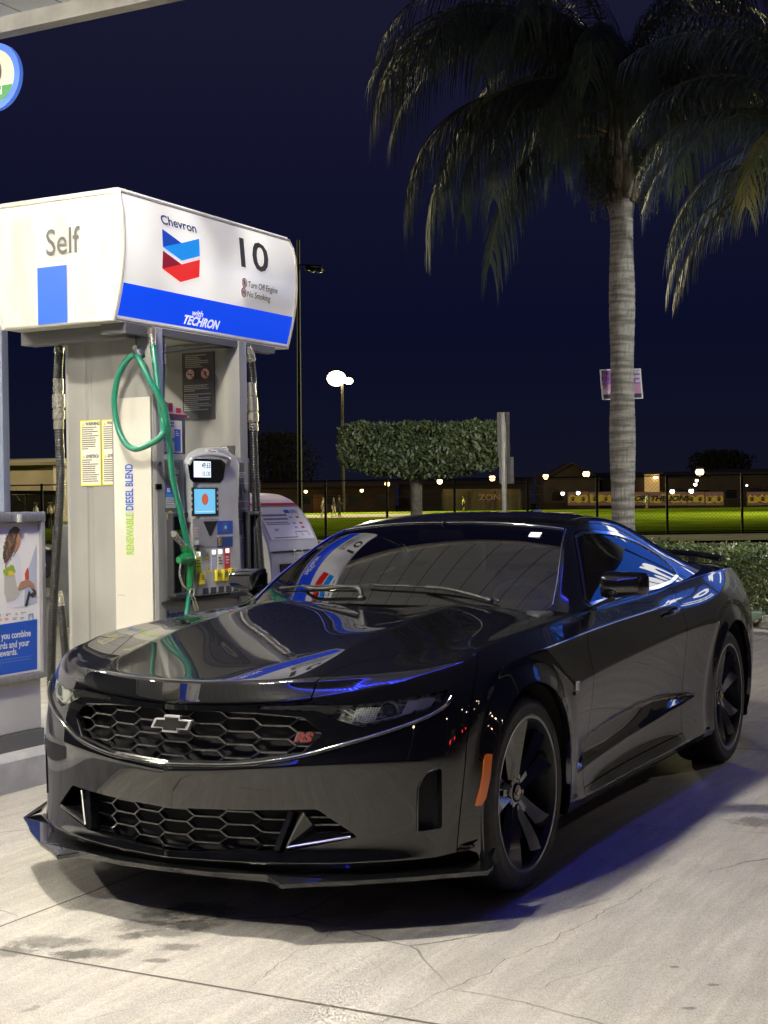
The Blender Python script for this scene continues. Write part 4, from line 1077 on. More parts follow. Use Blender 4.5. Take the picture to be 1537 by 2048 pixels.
# ================================================================ fuel dispenser
HX, HY0 = -2.0, 1.50            # hood: car-side face and end face
PE, PX = 1.78, -2.047           # dispenser: end face (y) and car-side face (x)
INK = mat('ink_dark_grey', (.035, .035, .04), .5)
WHT = mat('print_white', (.78, .78, .76), .4)
PYEL = mat('print_yellow', (.80, .66, .03), .4)
PBLU = mat('print_blue', (.02, .09, .45), .4)
PRED = mat('print_red', (.55, .03, .04), .4)
PGRN = mat('print_green', (.28, .50, .02), .4)
ALU = noisy(mat('brushed_aluminium', (.50, .50, .49), .30, .65), 3, .12, rough=.08, stretch=(30, 30, 1))
def quad(mb, pts, mi=0): mb.add(pts, [tuple(range(len(pts)))], mi)
def microtext(mb, o, r, u, w, h, rows, seed=1, mi=0, fill=.62, indent=.0, words=True):
    """small print as broken ink strokes (too small to read in the photograph)"""
    rd = random.Random(seed); dy = h/rows
    for k in range(rows):
        y = -dy*(k+.5); x = indent*w; end = w*rd.uniform(.72, 1.) if rd.random() > .2 else w*rd.uniform(.3, .7)
        while x < end:
            L = rd.uniform(.03, .09)*w; x2 = min(x+L, end)
            p = o+r*x+u*(y+dy*fill*.4); q = o+r*x2+u*(y+dy*fill*.4); s = u*(-dy*fill*.8)
            mb.add([p, q, q+s, p+s], [(0, 1, 2, 3)], mi); x = x2+w*.012
def nosym(parent, c, r, R, U, N, kind):
    """red ring and bar over a pictogram"""
    mb = MB(); n = 28
    def P(a, rad, d=0): return c+R*(rad*math.cos(a))+U*(rad*math.sin(a))+N*d
    mb.add([P(2*math.pi*k/n, r*.86, .0004) for k in range(n)], [tuple(range(n))], 1)
    vs = []
    for k in range(n): a = 2*math.pi*k/n; vs += [P(a, r, .0008), P(a, r*.82, .0008)]
    mb.add(vs, [(2*k, 2*k+1, (2*k+3) % (2*n), (2*k+2) % (2*n)) for k in range(n)], 0)
    mb.bar(P(R_(135), r*.85, .0012), P(R_(-45), r*.85, .0012), r*.16, .0006, up=N, mi=0)
    if kind == 'smoke': mb.bar(P(R_(180), r*.6, .001), P(0, r*.6, .001), r*.16, .0004, up=N, mi=2); mb.tube([P(R_(30), r*.5, .001), P(R_(60), r*.6, .001)], r*.05, 5, 2)
    else: mb.bar(P(R_(90), r*.5, .001), P(R_(-80), r*.6, .001), r*.22, .0004, up=N, mi=2); mb.bar(P(R_(20), r*.45, .001), P(R_(200), r*.45, .001), r*.14, .0004, up=N, mi=2)
    return mb.out('warning_symbol', [PRED, WHT, INK], parent)
EX, EY, EZ = Vector((1, 0, 0)), Vector((0, 1, 0)), Vector((0, 0, 1))
def hood(root):
    # barrel-shaped lit canopy box: rings at several heights
    lev = []
    for z in (2.418, 2.43, 2.46, 2.50, 2.55, 2.62, 2.70, 2.80, 2.90, 3.0, 3.07, 3.11, 3.132, 3.142):
        dx = .078*max(0, (2.82-z)/.40)**1.7+.05*max(0, (z-2.92)/.22)**2.2; lev.append((z, dx, .012 if z < 3.10 else .03))
    X0, X1, Y0, Y1 = -2.93, -1.99, 1.455, 3.27
    def ring(i):
        z, dx, dy = lev[i]; return [(X1-dx, Y0+dy, z), (X1-dx, Y1-dy, z), (X0+dx, Y1-dy, z), (X0+dx, Y0+dy, z)]
    LIT = mat('lit_sign_white', (.66, .65, .60), .28, emit=(1., .97, .86), es=.42, coat=.5, crough=.08)
    b = bsdf(LIT); g = node(LIT, 'ShaderNodeNewGeometry'); n = node(LIT, 'ShaderNodeTexNoise'); n.inputs['Scale'].default_value = 1.6; n.inputs['Detail'].default_value = 1
    lk(LIT, g.outputs['Position'], n.inputs['Vector']); r = node(LIT, 'ShaderNodeMapRange'); r.inputs[1].default_value = .35; r.inputs[2].default_value = .65; r.inputs[3].default_value = .20; r.inputs[4].default_value = .66
    lk(LIT, n.outputs[0], r.inputs[0]); lk(LIT, r.outputs[0], b.inputs['Emission Strength'])
    ENDM = mat('lit_sign_end', (.52, .515, .485), .4, emit=(1, .95, .83), es=.10); noisy(ENDM, 3, .10, stretch=(2.2, 2.2, .35), detail=10, c2=(.38, .37, .335))
    TR = mat('sign_edge_trim', (.62, .60, .50), .4)
    core = MB(); R = [ring(i) for i in range(len(lev))]
    vs = [p for q in R for p in q]
    fs = []; fm = []
    for i in range(len(lev)-1):
        for k in range(4): fs.append((i*4+k, i*4+(k+1) % 4, (i+1)*4+(k+1) % 4, (i+1)*4+k)); fm.append(0 if k in (0, 2) else 1)
    fs += [(3, 2, 1, 0), tuple(range((len(lev)-1)*4, len(lev)*4))]; fm += [2, 2]
    o = mk('sign_box', vs, fs, parent=root, mats=[LIT, ENDM, TR], fm=fm)
    o.data.polygons.foreach_set('use_smooth', [True]*len(o.data.polygons)); o.data.set_sharp_from_angle(angle=R_(35))
    # edge trims along the four upright corners and the lower rim
    mb = MB()
    for k in range(4): mb.tube([Vector(R[i][k]) for i in range(0, len(lev)-2)], .011, 6)
    mb.tube([Vector(R[1][k]) for k in range(4)], .010, 6, closed=True); mb.tube([Vector(R[-3][k])+Vector((0, 0, .01)) for k in range(4)], .009, 6, closed=True)
    mb.out('sign_edge_trim', TR, o, smooth=True, ang=60)
    def fx(y, z, off=.004):    # point on the car-side face
        dx = np.interp(z, [l[0] for l in lev], [l[1] for l in lev]); return Vector((X1-dx+off, y, z))
    def fy(x, z, off=.004):
        dy = np.interp(z, [l[0] for l in lev], [l[2] for l in lev]); return Vector((x, Y0+dy-off, z))
    BL = mat('lit_sign_blue', (.01, .06, .55), .25, emit=(.0, .07, .95), es=.62, coat=.5, crough=.08)
    BLD = mat('sign_blue_dull', (.02, .10, .50), .35, emit=(.0, .08, .6), es=.22)
    mb = MB(); zs = [2.447, 2.50, 2.56, 2.622]; vs = []
    for z in zs: 
        dy = np.interp(z, [l[0] for l in lev], [l[2] for l in lev])
        vs += [fx(Y0+dy+.018, z), fx(Y1-dy-.018, z)]
    mb.add(vs, [(2*i, 2*i+1, 2*i+3, 2*i+2) for i in range(3)]); mb.out('blue_band', BL, o)
    mb = MB(); zs = [2.43, 2.50, 2.62, 2.70, 2.748]; vs = []
    for z in zs: vs += [fy(-2.595, z), fy(-2.385, z)]
    mb.add(vs, [(2*i, 2*i+1, 2*i+3, 2*i+2) for i in range(4)]); mb.out('end_blue_panel', BLD, o)
    ig = mat('sign_ink_grey', (.07, .07, .07), .5); ib = mat('sign_ink_blue', (.01, .03, .22), .5)
    def onface(s, size, m, y, z, sx=1., bold=0, sh=0, name='sign_lettering', al='CENTER', off=.006):
        def bend(c): q = fx(c.y, c.z, off); return Vector((q.x, c.y, c.z))
        return text(name, s, size, m, (0, y, z), (0, 1, 0), (0, 0, 1), o, bold=bold, sx=sx, shear=sh, align=al, bend=bend)
    def P(px, py): return un(px, py, 'x', HX)
    def fit(s, m, pa, pb, bold=0, sh=0, hh=1.0):
        """lettering stretched to the box between two measured corners of the car-side face"""
        a, b = P(*pa), P(*pb); t = onface(s, .2, m, 0, 2.8, 1., bold, sh)
        ys = [v.co.y for v in t.data.vertices]; zs = [v.co.z for v in t.data.vertices]
        # height from the left corner, corrected for the fall of the face with distance
        z1 = a.z; z0 = b.z
        for v in t.data.vertices:
            y = a.y+(v.co.y-min(ys))/(max(ys)-min(ys))*(b.y-a.y); z = z0+(v.co.z-min(zs))/(max(zs)-min(zs))*(z1-z0)
            q = fx(y, z, .006); v.co = (q.x, y, z)
        return t
    fit('Chevron', ib, (320, 428), (391, 467), .004)
    # chevron mark
    k0 = P(321, 458); w = P(395, 473).y-k0.y; mb = MB()
    hh = (P(321, 458).z-P(358, 564).z)/1.36
    def U(x, y): return fx(k0.y+x*w, k0.z+y*hh, .0065)
    for dyy, mi in ((0, 0), (-.60, 2)):
        quad(mb, [U(0, 0+dyy), U(.5, -.26+dyy), U(0, -.50+dyy)], mi); quad(mb, [U(.5, -.26+dyy), U(1, 0+dyy), U(1, -.50+dyy), U(.5, -.76+dyy), U(0, -.50+dyy)], mi+1)
    mb.out('sign_mark', [mat('mark_navy', (.01, .06, .42), .4, emit=(0, .06, .5), es=.3), mat('mark_blue', (.01, .28, .75), .4, emit=(0, .25, .8), es=.45), mat('mark_maroon', (.30, .01, .03), .4, emit=(.35, 0, .02), es=.25), mat('mark_red', (.75, .02, .02), .4, emit=(.9, .02, .01), es=.45)], o)
    fit('10', ig, (478, 474), (534, 548), .003)
    for s, p in (('Turn Off Engine', P(493, 569)), ('No Smoking', P(493, 588))): onface(s, .052, ig, p.y, p.z, 1.02, .0006, al='LEFT')
    for p, kd in ((P(486, 566), 'eng'), (P(486, 585), 'smoke')):
        nosym(o, fx(p.y, p.z, .006), .030, EY, EZ, EX, kd)
    wl = mat('sign_letter_white', (.8, .8, .8), .4, emit=(1, 1, 1), es=.5)
    fit('with', wl, (393, 618), (415, 634), .003, .12); fit('TECHRON', wl, (380, 628), (451, 659), .007, .25)
    # end face
    def onend(s, size, m, x, z, sx=1., bold=0):
        def bend(c): q = fy(c.x, c.z, .006); return Vector((c.x, q.y, c.z))
        return text('sign_lettering', s, size, m, (x, 0, z), (1, 0, 0), (0, 0, 1), o, bold=bold, sx=sx, bend=bend)
    a = un(124, 485, 'y', HY0-.04); onend('Self', .205, mat('sign_ink_faded', (.10, .10, .095), .6), a.x, a.z, .82, .0012)
    # grey beam and hangers below
    mb = MB(); mb.box((-2.86, 1.62, 2.345), (-2.10, 1.74, 2.418)); mb.box((-2.23, 1.56, 2.36), (-2.06, 1.80, 2.4185)); mb.box((-2.13, 1.80, 2.375), (-2.06, 3.10, 2.417)); mb.box((-2.86, 1.80, 2.375), (-2.79, 3.10, 2.417))
    mb.out('support_beam', mat('beam_grey', (.11, .11, .115), .45), root)
def pump():
    root = thing('fuel_dispenser', 'white and grey fuel dispenser under a lit sign box numbered 10', 'fuel pump', (0, 0, 0))
    hood(root)
    # ------------- end column: fluted white-grey extrusion
    COLM = noisy(mat('column_grey_enamel', (.40, .40, .37), .22, .15, coat=.4, crough=.12), 2.5, .10, detail=9, stretch=(1, 1, .3), c2=(.32, .31, .29))
    WP = noisy(mat('white_enamel', (.66, .64, .57), .20, coat=.5, crough=.08), 2, .06, detail=8, c2=(.58, .55, .47))
    prof = [(-2.70, 1.90), (-2.705, 1.84), (-2.685, 1.795), (-2.655, 1.785), (-2.625, 1.795), (-2.60, 1.80), (-2.565, 1.80), (-2.545, 1.80), (-2.535, 1.806), (-2.505, 1.806), (-2.495, 1.80), (-2.36, 1.80), (-2.35, 1.795), (-2.325, 1.785),
            (-2.10, 1.785), (-2.085, 1.79), (-2.06, 1.795), (-2.048, 1.81), (-2.047, 1.84), (-2.052, 1.885), (-2.10, 1.90), (-2.16, 1.90)]
    def column(pr, nm, z0=.174, z1=2.415):
        mb = MB(); n = len(pr); mb.add([(x, y, z0) for x, y in pr]+[(x, y, z1) for x, y in pr], [(i, (i+1) % n, n+(i+1) % n, n+i) for i in range(n)]+[tuple(range(n))[::-1], tuple(range(n, 2*n))])
        return mb.out(nm, COLM, root, smooth=True, ang=28)
    c1 = column(prof, 'end_column')
    c2 = column([(x, 4.555-y) for x, y in prof][::-1], 'end_column')
    mb = MB(); mb.box((-2.326, 1.776, .19), (-2.065, 1.784, 2.022)); wp = mb.out('white_end_panel', WP, c1)
    # recessed core wall behind the displays
    mb = MB(); mb.box((-2.66, 1.905, .174), (-2.36, 2.65, 1.70)); mb.box((-2.40, 2.00, 1.70), (-2.34, 2.06, 2.41)); mb.out('core_wall', COLM, root)
    # instruction plate on the inner face of the far column
    YP = 2.652; q = [un(365, 707, 'y', YP), un(429, 707, 'y', YP), un(430, 838, 'y', YP)]
    x0, x1, z1, z0 = q[0].x, q[1].x, q[0].z, q[2].z; W_ = x1-x0
    mb = MB(); mb.box((x0, YP-.004, z0), (x1, YP+.004, z1)); pl = mb.out('instruction_plate', mat('plate_charcoal', (.055, .058, .062), .35), root)
    mb = MB(); YY = YP-.0045
    microtext(mb, Vector((x0+.1*W_, YY, z1-.012)), EX, EZ, W_*.75, .085, 7, 3)
    microtext(mb, Vector((x0+.05*W_, YY, z1-.20)), EX, EZ, W_*.8, .045, 4, 5); microtext(mb, Vector((x0+.05*W_, YY, z1-.255)), EX, EZ, W_*.88, .11, 9, 6)
    mb.out('plate_print', mat('print_grey', (.42, .42, .38), .5), pl)
    for k, kd in ((.25, 'smoke'), (.72, 'eng')): nosym(pl, Vector((x0+k*W_, YY, z1-.135)), .036, EX, EZ, -EY, kd)
    q = [un(366, 668, 'y', YP), un(426, 690, 'y', YP)]
    mb = MB(); mb.box((q[0].x, YP-.004, q[1].z), (q[1].x, YP+.004, min(q[0].z, 2.41))); mb.out('upper_plate', mat('plate_grey5', (.12, .12, .115), .4), root)
    # ------------- warning stickers on the column end
    SY = 1.797
    def e(px, py, y=SY): return un(px, py, 'y', y)
    mb = MB(); tx = MB()
    stk = MB()
    for i, (pa, pb) in enumerate((((161, 842), (203, 971)), ((204, 840), (240, 969)))):
        a, b = e(*pa), e(*pb)
        stk.box((a.x, SY-.0012, b.z), (b.x, SY, a.z), 0); stk.box((a.x+.006, SY-.0016, b.z+.006), (b.x-.006, SY-.0004, a.z-.006), 1)
        w = b.x-a.x
        for zz, hh, sd in ((a.z-.034, .135, 11+i), (a.z-.222, .135, 21+i)): microtext(stk, Vector((a.x+.012, SY-.0022, zz)), EX, EZ, w-.022, hh, 11, sd, 2)
        for zz in (a.z-.020, a.z-.208):
            stk.add([(a.x+.012, SY-.0022, zz-.010), (a.x+.036, SY-.0022, zz-.010), (a.x+.024, SY-.0022, zz+.010)], [(0, 1, 2)], 3)
    so = stk.out('warning_sticker', [PYEL, mat('sticker_paper', (.66, .64, .52), .5), INK, mat('warning_orange', (.75, .45, .02), .4)], c1)
    for i, pa in enumerate(((161, 842), (204, 840))):
        a = e(*pa)
        for s, zz in (('WARNING', a.z-.020), ('ADVERTENCIA', a.z-.208)):
            text('sticker_lettering', s, .026, INK, (a.x+.040, SY-.003, zz), (1, 0, 0), (0, 0, 1), so, bold=.0012, sx=.82 if s == 'WARNING' else .55, align='LEFT')
    # vertical lettering on the white panel
    a, b = e(262, 1110, 1.775), e(258, 928, 1.775)
    t1 = text('panel_lettering', 'RENEWABLE', .075, PGRN, (a.x, 1.7745, a.z), (0, 0, 1), (-1, 0, 0), wp, bold=.0018, sx=.80, align='LEFT')
    w1 = max(v.co.z for v in t1.data.vertices)-a.z
    t2 = text('panel_lettering', 'DIESEL BLEND', .075, PBLU, (a.x, 1.7745, a.z+w1+.018), (0, 0, 1), (-1, 0, 0), wp, bold=.0018, sx=.80, align='LEFT')
    w2 = max(v.co.z for v in t2.data.vertices)-a.z; k = (b.z-a.z)/w2
    for t in (t1, t2):
        for v in t.data.vertices: v.co.z = a.z+(v.co.z-a.z)*k
    mb = MB(); p = e(222+14, 1190, 1.775); mb.bar((p.x, 1.7752, p.z), (p.x+.05, 1.7752, p.z), .0008, .002); mb.out('panel_scuff', INK, wp)
    # ------------- dispenser cabinet
    CAB = noisy(mat('cabinet_grey', (.30, .305, .30), .32, .1, coat=.3, crough=.15), 6, .08, rough=.06)
    CABD = mat('cabinet_dark', (.045, .047, .05), .4)
    X = PX
    def f(px, py, dx=0.): return un(px, py, 'x', X+dx)
    mb = MB(); mb.box((-2.35, 1.93, .86), (X-.02, 2.755, 1.705), bev=.012); mb.box((X-.06, 1.815, .86), (X-.004, 2.075, 1.70), bev=.014); mb.box((X-.06, 2.53, .86), (X-.004, 2.775, 1.70), bev=.014)
    cab = mb.out('cabinet', CAB, root, smooth=True, ang=40)
    mb = MB(); mb.box((-2.35, 1.90, .174), (X-.03, 2.78, .86)); lo = mb.out('lower_door', mat('lower_door_grey', (.34, .34, .32), .3, .3), root)
    mb = MB(); mb.box((X-.05, 1.83, .845), (X+.004, 2.785, .862)); mb.out('cabinet_skirt', CABD, cab)
    mb = MB(); mb.box((X-.035, 1.80, 1.50), (X+.004, 1.845, 1.53)); mb.lathe([(.0, X+.008), (.012, X+.006), (.014, X-.01)], 12, 'x', c=(0, 1.835, 1.645)); mb.out('cabinet_lock', DCHR, cab)
    text('door_lettering', 'Chevron', .085, mat('sign_ink_blue2', (.01, .03, .22), .5), (X-.028, 2.0, .775), (0, 1, 0), (0, 0, 1), lo, bold=.0015, sx=.85)
    # nozzle boots (dark recesses) left and right
    for y0, y1 in ((1.90, 2.05), (2.69, 2.80)):
        mb = MB(); 
        for lo_, hi_ in (((X-.02, y0, .90), (X+.035, y0+.018, 1.36)), ((X-.02, y1-.018, .90), (X+.02, y1, 1.36)), ((X-.02, y0, 1.34), (X+.04, y1, 1.365)), ((X-.02, y0, .885), (X+.05, y1, .905))): mb.box(lo_, hi_, 0, .006)
        mb.box((X-.03, y0+.01, .90), (X-.0025, y1-.01, 1.34), 1); mb.out('nozzle_boot', [CABD, DARK], cab, smooth=True, ang=40)
    # left info panel + stickers on it
    mb = MB(); mb.box((X-.006, 1.88, 1.37), (X-.0015, 2.06, 1.67)); ip = mb.out('info_panel', mat('panel_grey', (.10, .10, .10), .4), cab)
    st = MB(); xx = X
    def rect(y0, y1, z0, z1, mi, d=.0): st.add([(xx+d, y0, z0), (xx+d, y1, z0), (xx+d, y1, z1), (xx+d, y0, z1)], [(0, 1, 2, 3)], mi)
    rect(1.905, 2.03, 1.55, 1.655, 5, .0003); microtext(st, Vector((xx+.001, 1.915, 1.65)), EY, EZ, .10, .10, 8, 31, 2)
    rect(1.885, 2.02, 1.475, 1.515, 1, .0003); rect(1.885, 1.95, 1.452, 1.475, 3, .0003); rect(1.95, 2.02, 1.452, 1.475, 1, .0003); rect(1.885, 2.02, 1.395, 1.452, 0, .0003); microtext(st, Vector((xx+.001, 1.89, 1.449)), EY, EZ, .12, .05, 5, 33, 4)
    text('sticker_lettering', 'B2', .03, WHT, (xx+.001, 1.915, 1.494), (0, 1, 0), (0, 0, 1), ip, bold=.001)
    st.out('panel_sticker', [WHT, PBLU, mat('print_grey2', (.35, .35, .33), .5), mat('print_sky', (.03, .25, .6), .4), INK, CABD], ip)
    def roundlabel(c, r, par):
        mb = MB(); n = 24; mb.add([c+EY*r*math.cos(2*math.pi*k/n)+EZ*r*math.sin(2*math.pi*k/n) for k in range(n)], [tuple(range(n))], 0)
        mb.add([c+EX*.0004+EY*r*.78*math.cos(2*math.pi*k/n)+EZ*r*.78*math.sin(2*math.pi*k/n) for k in range(n)], [tuple(range(n))], 1)
        mb.add([c+EX*.0008+EY*r*.68*math.cos(2*math.pi*k/n)+EZ*r*.68*math.sin(2*math.pi*k/n) for k in range(n)], [tuple(range(n))], 0)
        mb.add([c+EX*.0012+EZ*.2*r+EY*r*.35*math.cos(2*math.pi*k/n)+EZ*r*.35*math.sin(2*math.pi*k/n) for k in range(n)], [tuple(range(n))], 2); mb.out('round_label', [PYEL, PBLU, mat('label_cyan', (.05, .35, .6), .4)], par)
    roundlabel(Vector((xx+.001, 1.925, 1.345)), .032, ip)
    mb = MB(); mb.add([(xx+.002, 1.97, 1.245), (xx+.002, 2.06, 1.235), (xx+.002, 2.06, 1.265), (xx+.002, 1.97, 1.268)], [(0, 1, 2, 3)]); mb.out('grade_label', PGRN, ip)
    # ------------- centre console, arched head
    CON = noisy(mat('console_silver', (.56, .57, .55), .34, .1, coat=.3, crough=.1), 5, .06, rough=.05)
    y0, y1 = 2.085, 2.545; XF = X+.075; arc = [(y0+(y1-y0)*t, 1.655+.095*math.sin(math.pi*t)**.7) for t in [i/14 for i in range(15)]]
    pr = [(y0-.012, 1.30), (y0, .90), (y0+.03, .875), (y1-.03, .875), (y1, .90), (y1-.012, 1.30)]
    poly = [(y0+.012, .88), (y1-.012, .88), (y1, 1.0), (y1-.02, 1.40)]+[(a, b) for a, b in reversed(arc)]+[(y0+.02, 1.40), (y0, 1.0)]
    mb = MB(); mb.prism(poly, X-.04, XF, 'x'); con = mb.out('console', CON, root, smooth=True, ang=30)
    bv = con.modifiers.new('b', 'BEVEL'); bv.width = .016; bv.segments = 4; bv.limit_method = 'ANGLE'; bv.angle_limit = R_(40)
    def F(px, py): return un(px, py, 'x', XF)
    # face inset plates
    def plate(nm, y0, y1, z0, z1, m, d=.002, par=con, b=.0, x=XF):
        mb = MB(); mb.box((x-.004, y0, z0), (x+d, y1, z1), 0, b); return mb.out(nm, m, par)
    def rng_(pa, pb): a, b = F(*pa), F(*pb); return min(a.y, b.y), max(a.y, b.y), min(a.z, b.z), max(a.z, b.z)
    # display hood: recessed black visor with LCD
    ya, yb, za, zb = rng_((376, 918), (452, 962))
    vis = MB(); vs = [(ya, zb-.02), (ya+.03, zb+.004), (yb-.05, zb+.004), (yb, zb-.02), (yb-.03, za+.01), (yb-.06, za-.01), (ya+.05, za-.01), (ya+.02, za+.01)]
    vis.prism(vs, XF-.002, XF+.003, 'x'); vo = vis.out('display_visor', mat('display_black', (.004, .004, .006), .12, coat=1), con)
    mb = MB(); mb.tube(curve_pts([(XF+.01, ya-.012, zb-.03), (XF+.03, ya+.02, zb+.012), (XF+.038, (ya+yb)/2, zb+.03), (XF+.03, yb-.02, zb+.012), (XF+.01, yb+.012, zb-.03)], 6), .013, 8); mb.out('visor_lip', CON, con, smooth=True, ang=30)
    l0, l1, m0, m1 = rng_((387, 922), (421, 955))
    lcd = plate('price_display', l0, l1, m0, m1, emis('lcd_glow', (.75, .88, 1.0), 1.15), .005, vo)
    seg = mat('lcd_digit', (.01, .02, .12), .5)
    text('display_digits', '49.63', .046, seg, (XF+.0065, l1-.006, m1-.026), (0, 1, 0), (0, 0, 1), lcd, bold=.0008, sx=.85, align='RIGHT')
    text('display_digits', '10.130', .038, seg, (XF+.0065, l1-.010, m0+.020), (0, 1, 0), (0, 0, 1), lcd, bold=.0006, sx=.80, align='RIGHT')
    mb = MB(); a = F(412, 903); b = F(436, 903); mb.box((XF-.002, a.y, a.z-.016), (XF+.0035, b.y, a.z+.014), 0, .006); bd = mb.out('brand_plate', mat('plate_white', (.75, .73, .65), .3, emit=(.8, .76, .6), es=.15), con)
    text('plate_lettering', 'Chevron', .026, mat('ink_navy', (.01, .02, .15), .5), (XF+.0045, (a.y+b.y)/2, a.z-.001), (0, 1, 0), (0, 0, 1), bd, bold=.0006, sx=.85)
    # customer screen with soft keys
    s0, s1, t0, t1_ = rng_((384, 975), (437, 1031))
    plate('screen_bezel', s0, s1, t0, t1_, mat('bezel_dark', (.02, .02, .022), .3), .003)
    s0, s1, t0, t1_ = rng_((388, 978), (430, 1027))
    sc = plate('customer_screen', s0, s1, t0, t1_, emis('screen_glow', (.16, .55, .85), .9), .005)
    mb = MB(); cx, cz = (s0+s1)/2, (t0+t1_)/2+.012
    mb.lathe([(0, XF+.0058), (.034, XF+.0055)], 20, 'x', c=(0, cx, cz)); mb.out('screen_graphic', emis('screen_red', (.8, .16, .08), .6), sc)
    mb = MB(); mb.box((XF+.005, s0+.008, t0+.01), (XF+.0056, s1-.008, t0+.016)); mb.out('screen_print', emis('screen_white', (.6, .8, 1), .8), sc)
    mb = MB(); za = t0
    for k in range(4):
        z = t1_-.022-k*.032
        mb.box((XF-.001, s0-.030, z-.008), (XF+.004, s0-.018, z+.008), 0, .002); mb.box((XF-.001, s1+.020, z-.008), (XF+.004, s1+.032, z+.008), 0, .002)
    mb.out('soft_key', mat('key_ivory', (.6, .58, .48), .4), con)
    # card reader block
    s0, s1, t0, t1_ = rng_((386, 1038), (438, 1092)); mb = MB()
    plate('reader_fascia', s0, s1, t0, t1_, mat('reader_grey', (.34, .34, .34), .35), .003)
    a = F(406, 1043); b = F(434, 1043); c = F(420, 1072)
    mb.prism([(a.y, a.z), (b.y, a.z), (c.y+.006, c.z), (c.y-.006, c.z)], XF+.002, XF+.006, 'x'); mb.out('reader_slot', DARK, con)
    mb = MB(); a = F(388, 1083); mb.prism([(0, 0), (.075, 0), (.075, .012), (.03, .028), (0, .028)], XF, XF+.035, 'x'); 
    for i in range(len(mb.v)): v = mb.v[i]; mb.v[i] = (v[0], v[1]+a.y, v[2]+a.z-.02)
    mb.out('receipt_tray', mat('tray_grey', (.30, .31, .31), .3), con)
    mb = MB(); s0, s1, t0, t1_ = rng_((388, 1060), (399, 1074))
    for i in range(3):
        for j in range(4): mb.box((XF, s0+i*.017, t0+j*.015), (XF+.006, s0+i*.017+.013, t0+j*.015+.011), 0)
    mb.out('keypad_key', mat('key_ivory2', (.55, .5, .4), .4), con)
    # tap-to-pay panel
    s0, s1, t0, t1_ = rng_((434, 1042), (465, 1067)); pp = plate('tap_panel', s0, s1, t0, t1_, PBLU, .004)
    plate('tap_target', (s0+s1)/2-.025, (s0+s1)/2+.022, t0+.012, t1_-.012, mat('tap_grey', (.12, .13, .16), .3), .006, pp)
    mb = MB(); mb.lathe([(0, XF+.0075), (.010, XF+.0072)], 14, 'x', c=(0, (s0+s1)/2, (t0+t1_)/2)); mb.out('tap_light', emis('tap_glow', (.1, .4, 1), 1.), pp)
    plate('tap_strip', s0, s1, t0-.020, t0-.008, WHT, .004, pp)
    s0, s1, t0, t1_ = rng_((434, 1073), (465, 1093)); pp = plate('card_panel', s0, s1, t0, t1_, mat('card_blue', (.02, .07, .25), .35), .004)
    mb = MB(); mb.box((XF+.004, s0+.01, t0+.01), (XF+.012, s0+.035, t1_-.005)); mb.out('card_slot', mat('slot_gold', (.35, .25, .08), .35, .5), pp)
    # grade columns and buttons
    for i, (pa, m_, wtop) in enumerate((((396, 1108), mat('grade_lime', (.40, .52, .02), .4), 1), ((427, 1104), mat('grade_silver', (.55, .55, .62), .35), 0), ((440, 1103), mat('grade_ivory', (.72, .68, .58), .35), 0), ((454, 1101), PRED, 0))):
        p = F(*pa); hh = .17
        gp = plate('grade_panel', p.y-.026, p.y+.032, p.z-.115, p.z+.018, m_, .003)
        mb = MB(); mb.box((XF+.003, p.y-.018, p.z-.014), (XF+.005, p.y+.020, p.z+.012)); mb.out('grade_price', emis('grade_lcd', (1, 1, .95), 1.2), gp)
        mb = MB(); microtext(mb, Vector((XF+.004, p.y-.018, p.z-.03)), EY, EZ, .042, .05, 3, 70+i, 0); mb.out('grade_print', INK if i in (0, 2) else WHT, gp)
    for pa, s in (((401, 1157), ''), ((434, 1151), '91'), ((448, 1150), '89'), ((461, 1148), '87')):
        p = F(*pa); mb = MB(); mb.box((XF, p.y-.029, p.z-.036), (XF+.020, p.y+.029, p.z+.036), 0, .009); bt = mb.out('grade_button', PYEL, con, smooth=True, ang=40)
        if s: text('button_number', s, .046, INK, (XF+.0208, p.y, p.z+.002), (0, 1, 0), (0, 0, 1), bt, bold=.0012, sx=.8)
        mb = MB(); microtext(mb, Vector((XF+.0208, p.y-.015, p.z+.034 if s else p.z+.02)), EY, EZ, .03, .010 if s else .03, 1 if s else 3, 5); mb.out('button_print', INK, bt)
    for pa in ((414, 1113), (416, 1140)): p = F(*pa); roundlabel(Vector((XF+.0025, p.y, p.z)), .024, con)
    mb = MB()
    for k in range(5): yy = 2.13+k*.08; mb.box((XF-.012, yy, .885), (XF+.002, yy+.06, .925), 0, .006)
    mb.out('console_foot', CABD, con)
    # right-hand pictogram plate
    mb = MB(); mb.box((X-.006, 2.57, 1.22), (X-.0015, 2.76, 1.665)); rp = mb.out('instruction_panel', mat('panel_grey3', (.085, .087, .09), .4), cab)
    mb = MB()
    for k in range(4):
        z = 1.64-k*.112
        mb.box((X-.001, 2.575, z-.102), (X+.0002, 2.755, z-.099)); 
        if k == 0: mb.add([(X+.0005, 2.59, z-.05), (X+.0005, 2.615, z-.02), (X+.0005, 2.615, z-.08)], [(0, 1, 2)]); mb.box((X, 2.615, z-.06), (X+.0005, 2.635, z-.04))
        elif k != 2: mb.bar((X+.0005, 2.665, z-.01), (X+.0005, 2.672, z-.09), .002, .010, up=EX); mb.bar((X+.0005, 2.69, z-.02), (X+.0005, 2.72, z-.05), .002, .012, up=EX); mb.bar((X+.0005, 2.72, z-.05), (X+.0005, 2.735, z-.03), .002, .008, up=EX)
        else:
            for j in range(3): mb.box((X, 2.665+j*.024, z-.04), (X+.0005, 2.678+j*.024, z-.028))
        microtext(mb, Vector((X+.0004, 2.64 if k == 0 else 2.59, z-.03)), EY, EZ, .10 if k == 0 else .05, .04, 3, 90+k)
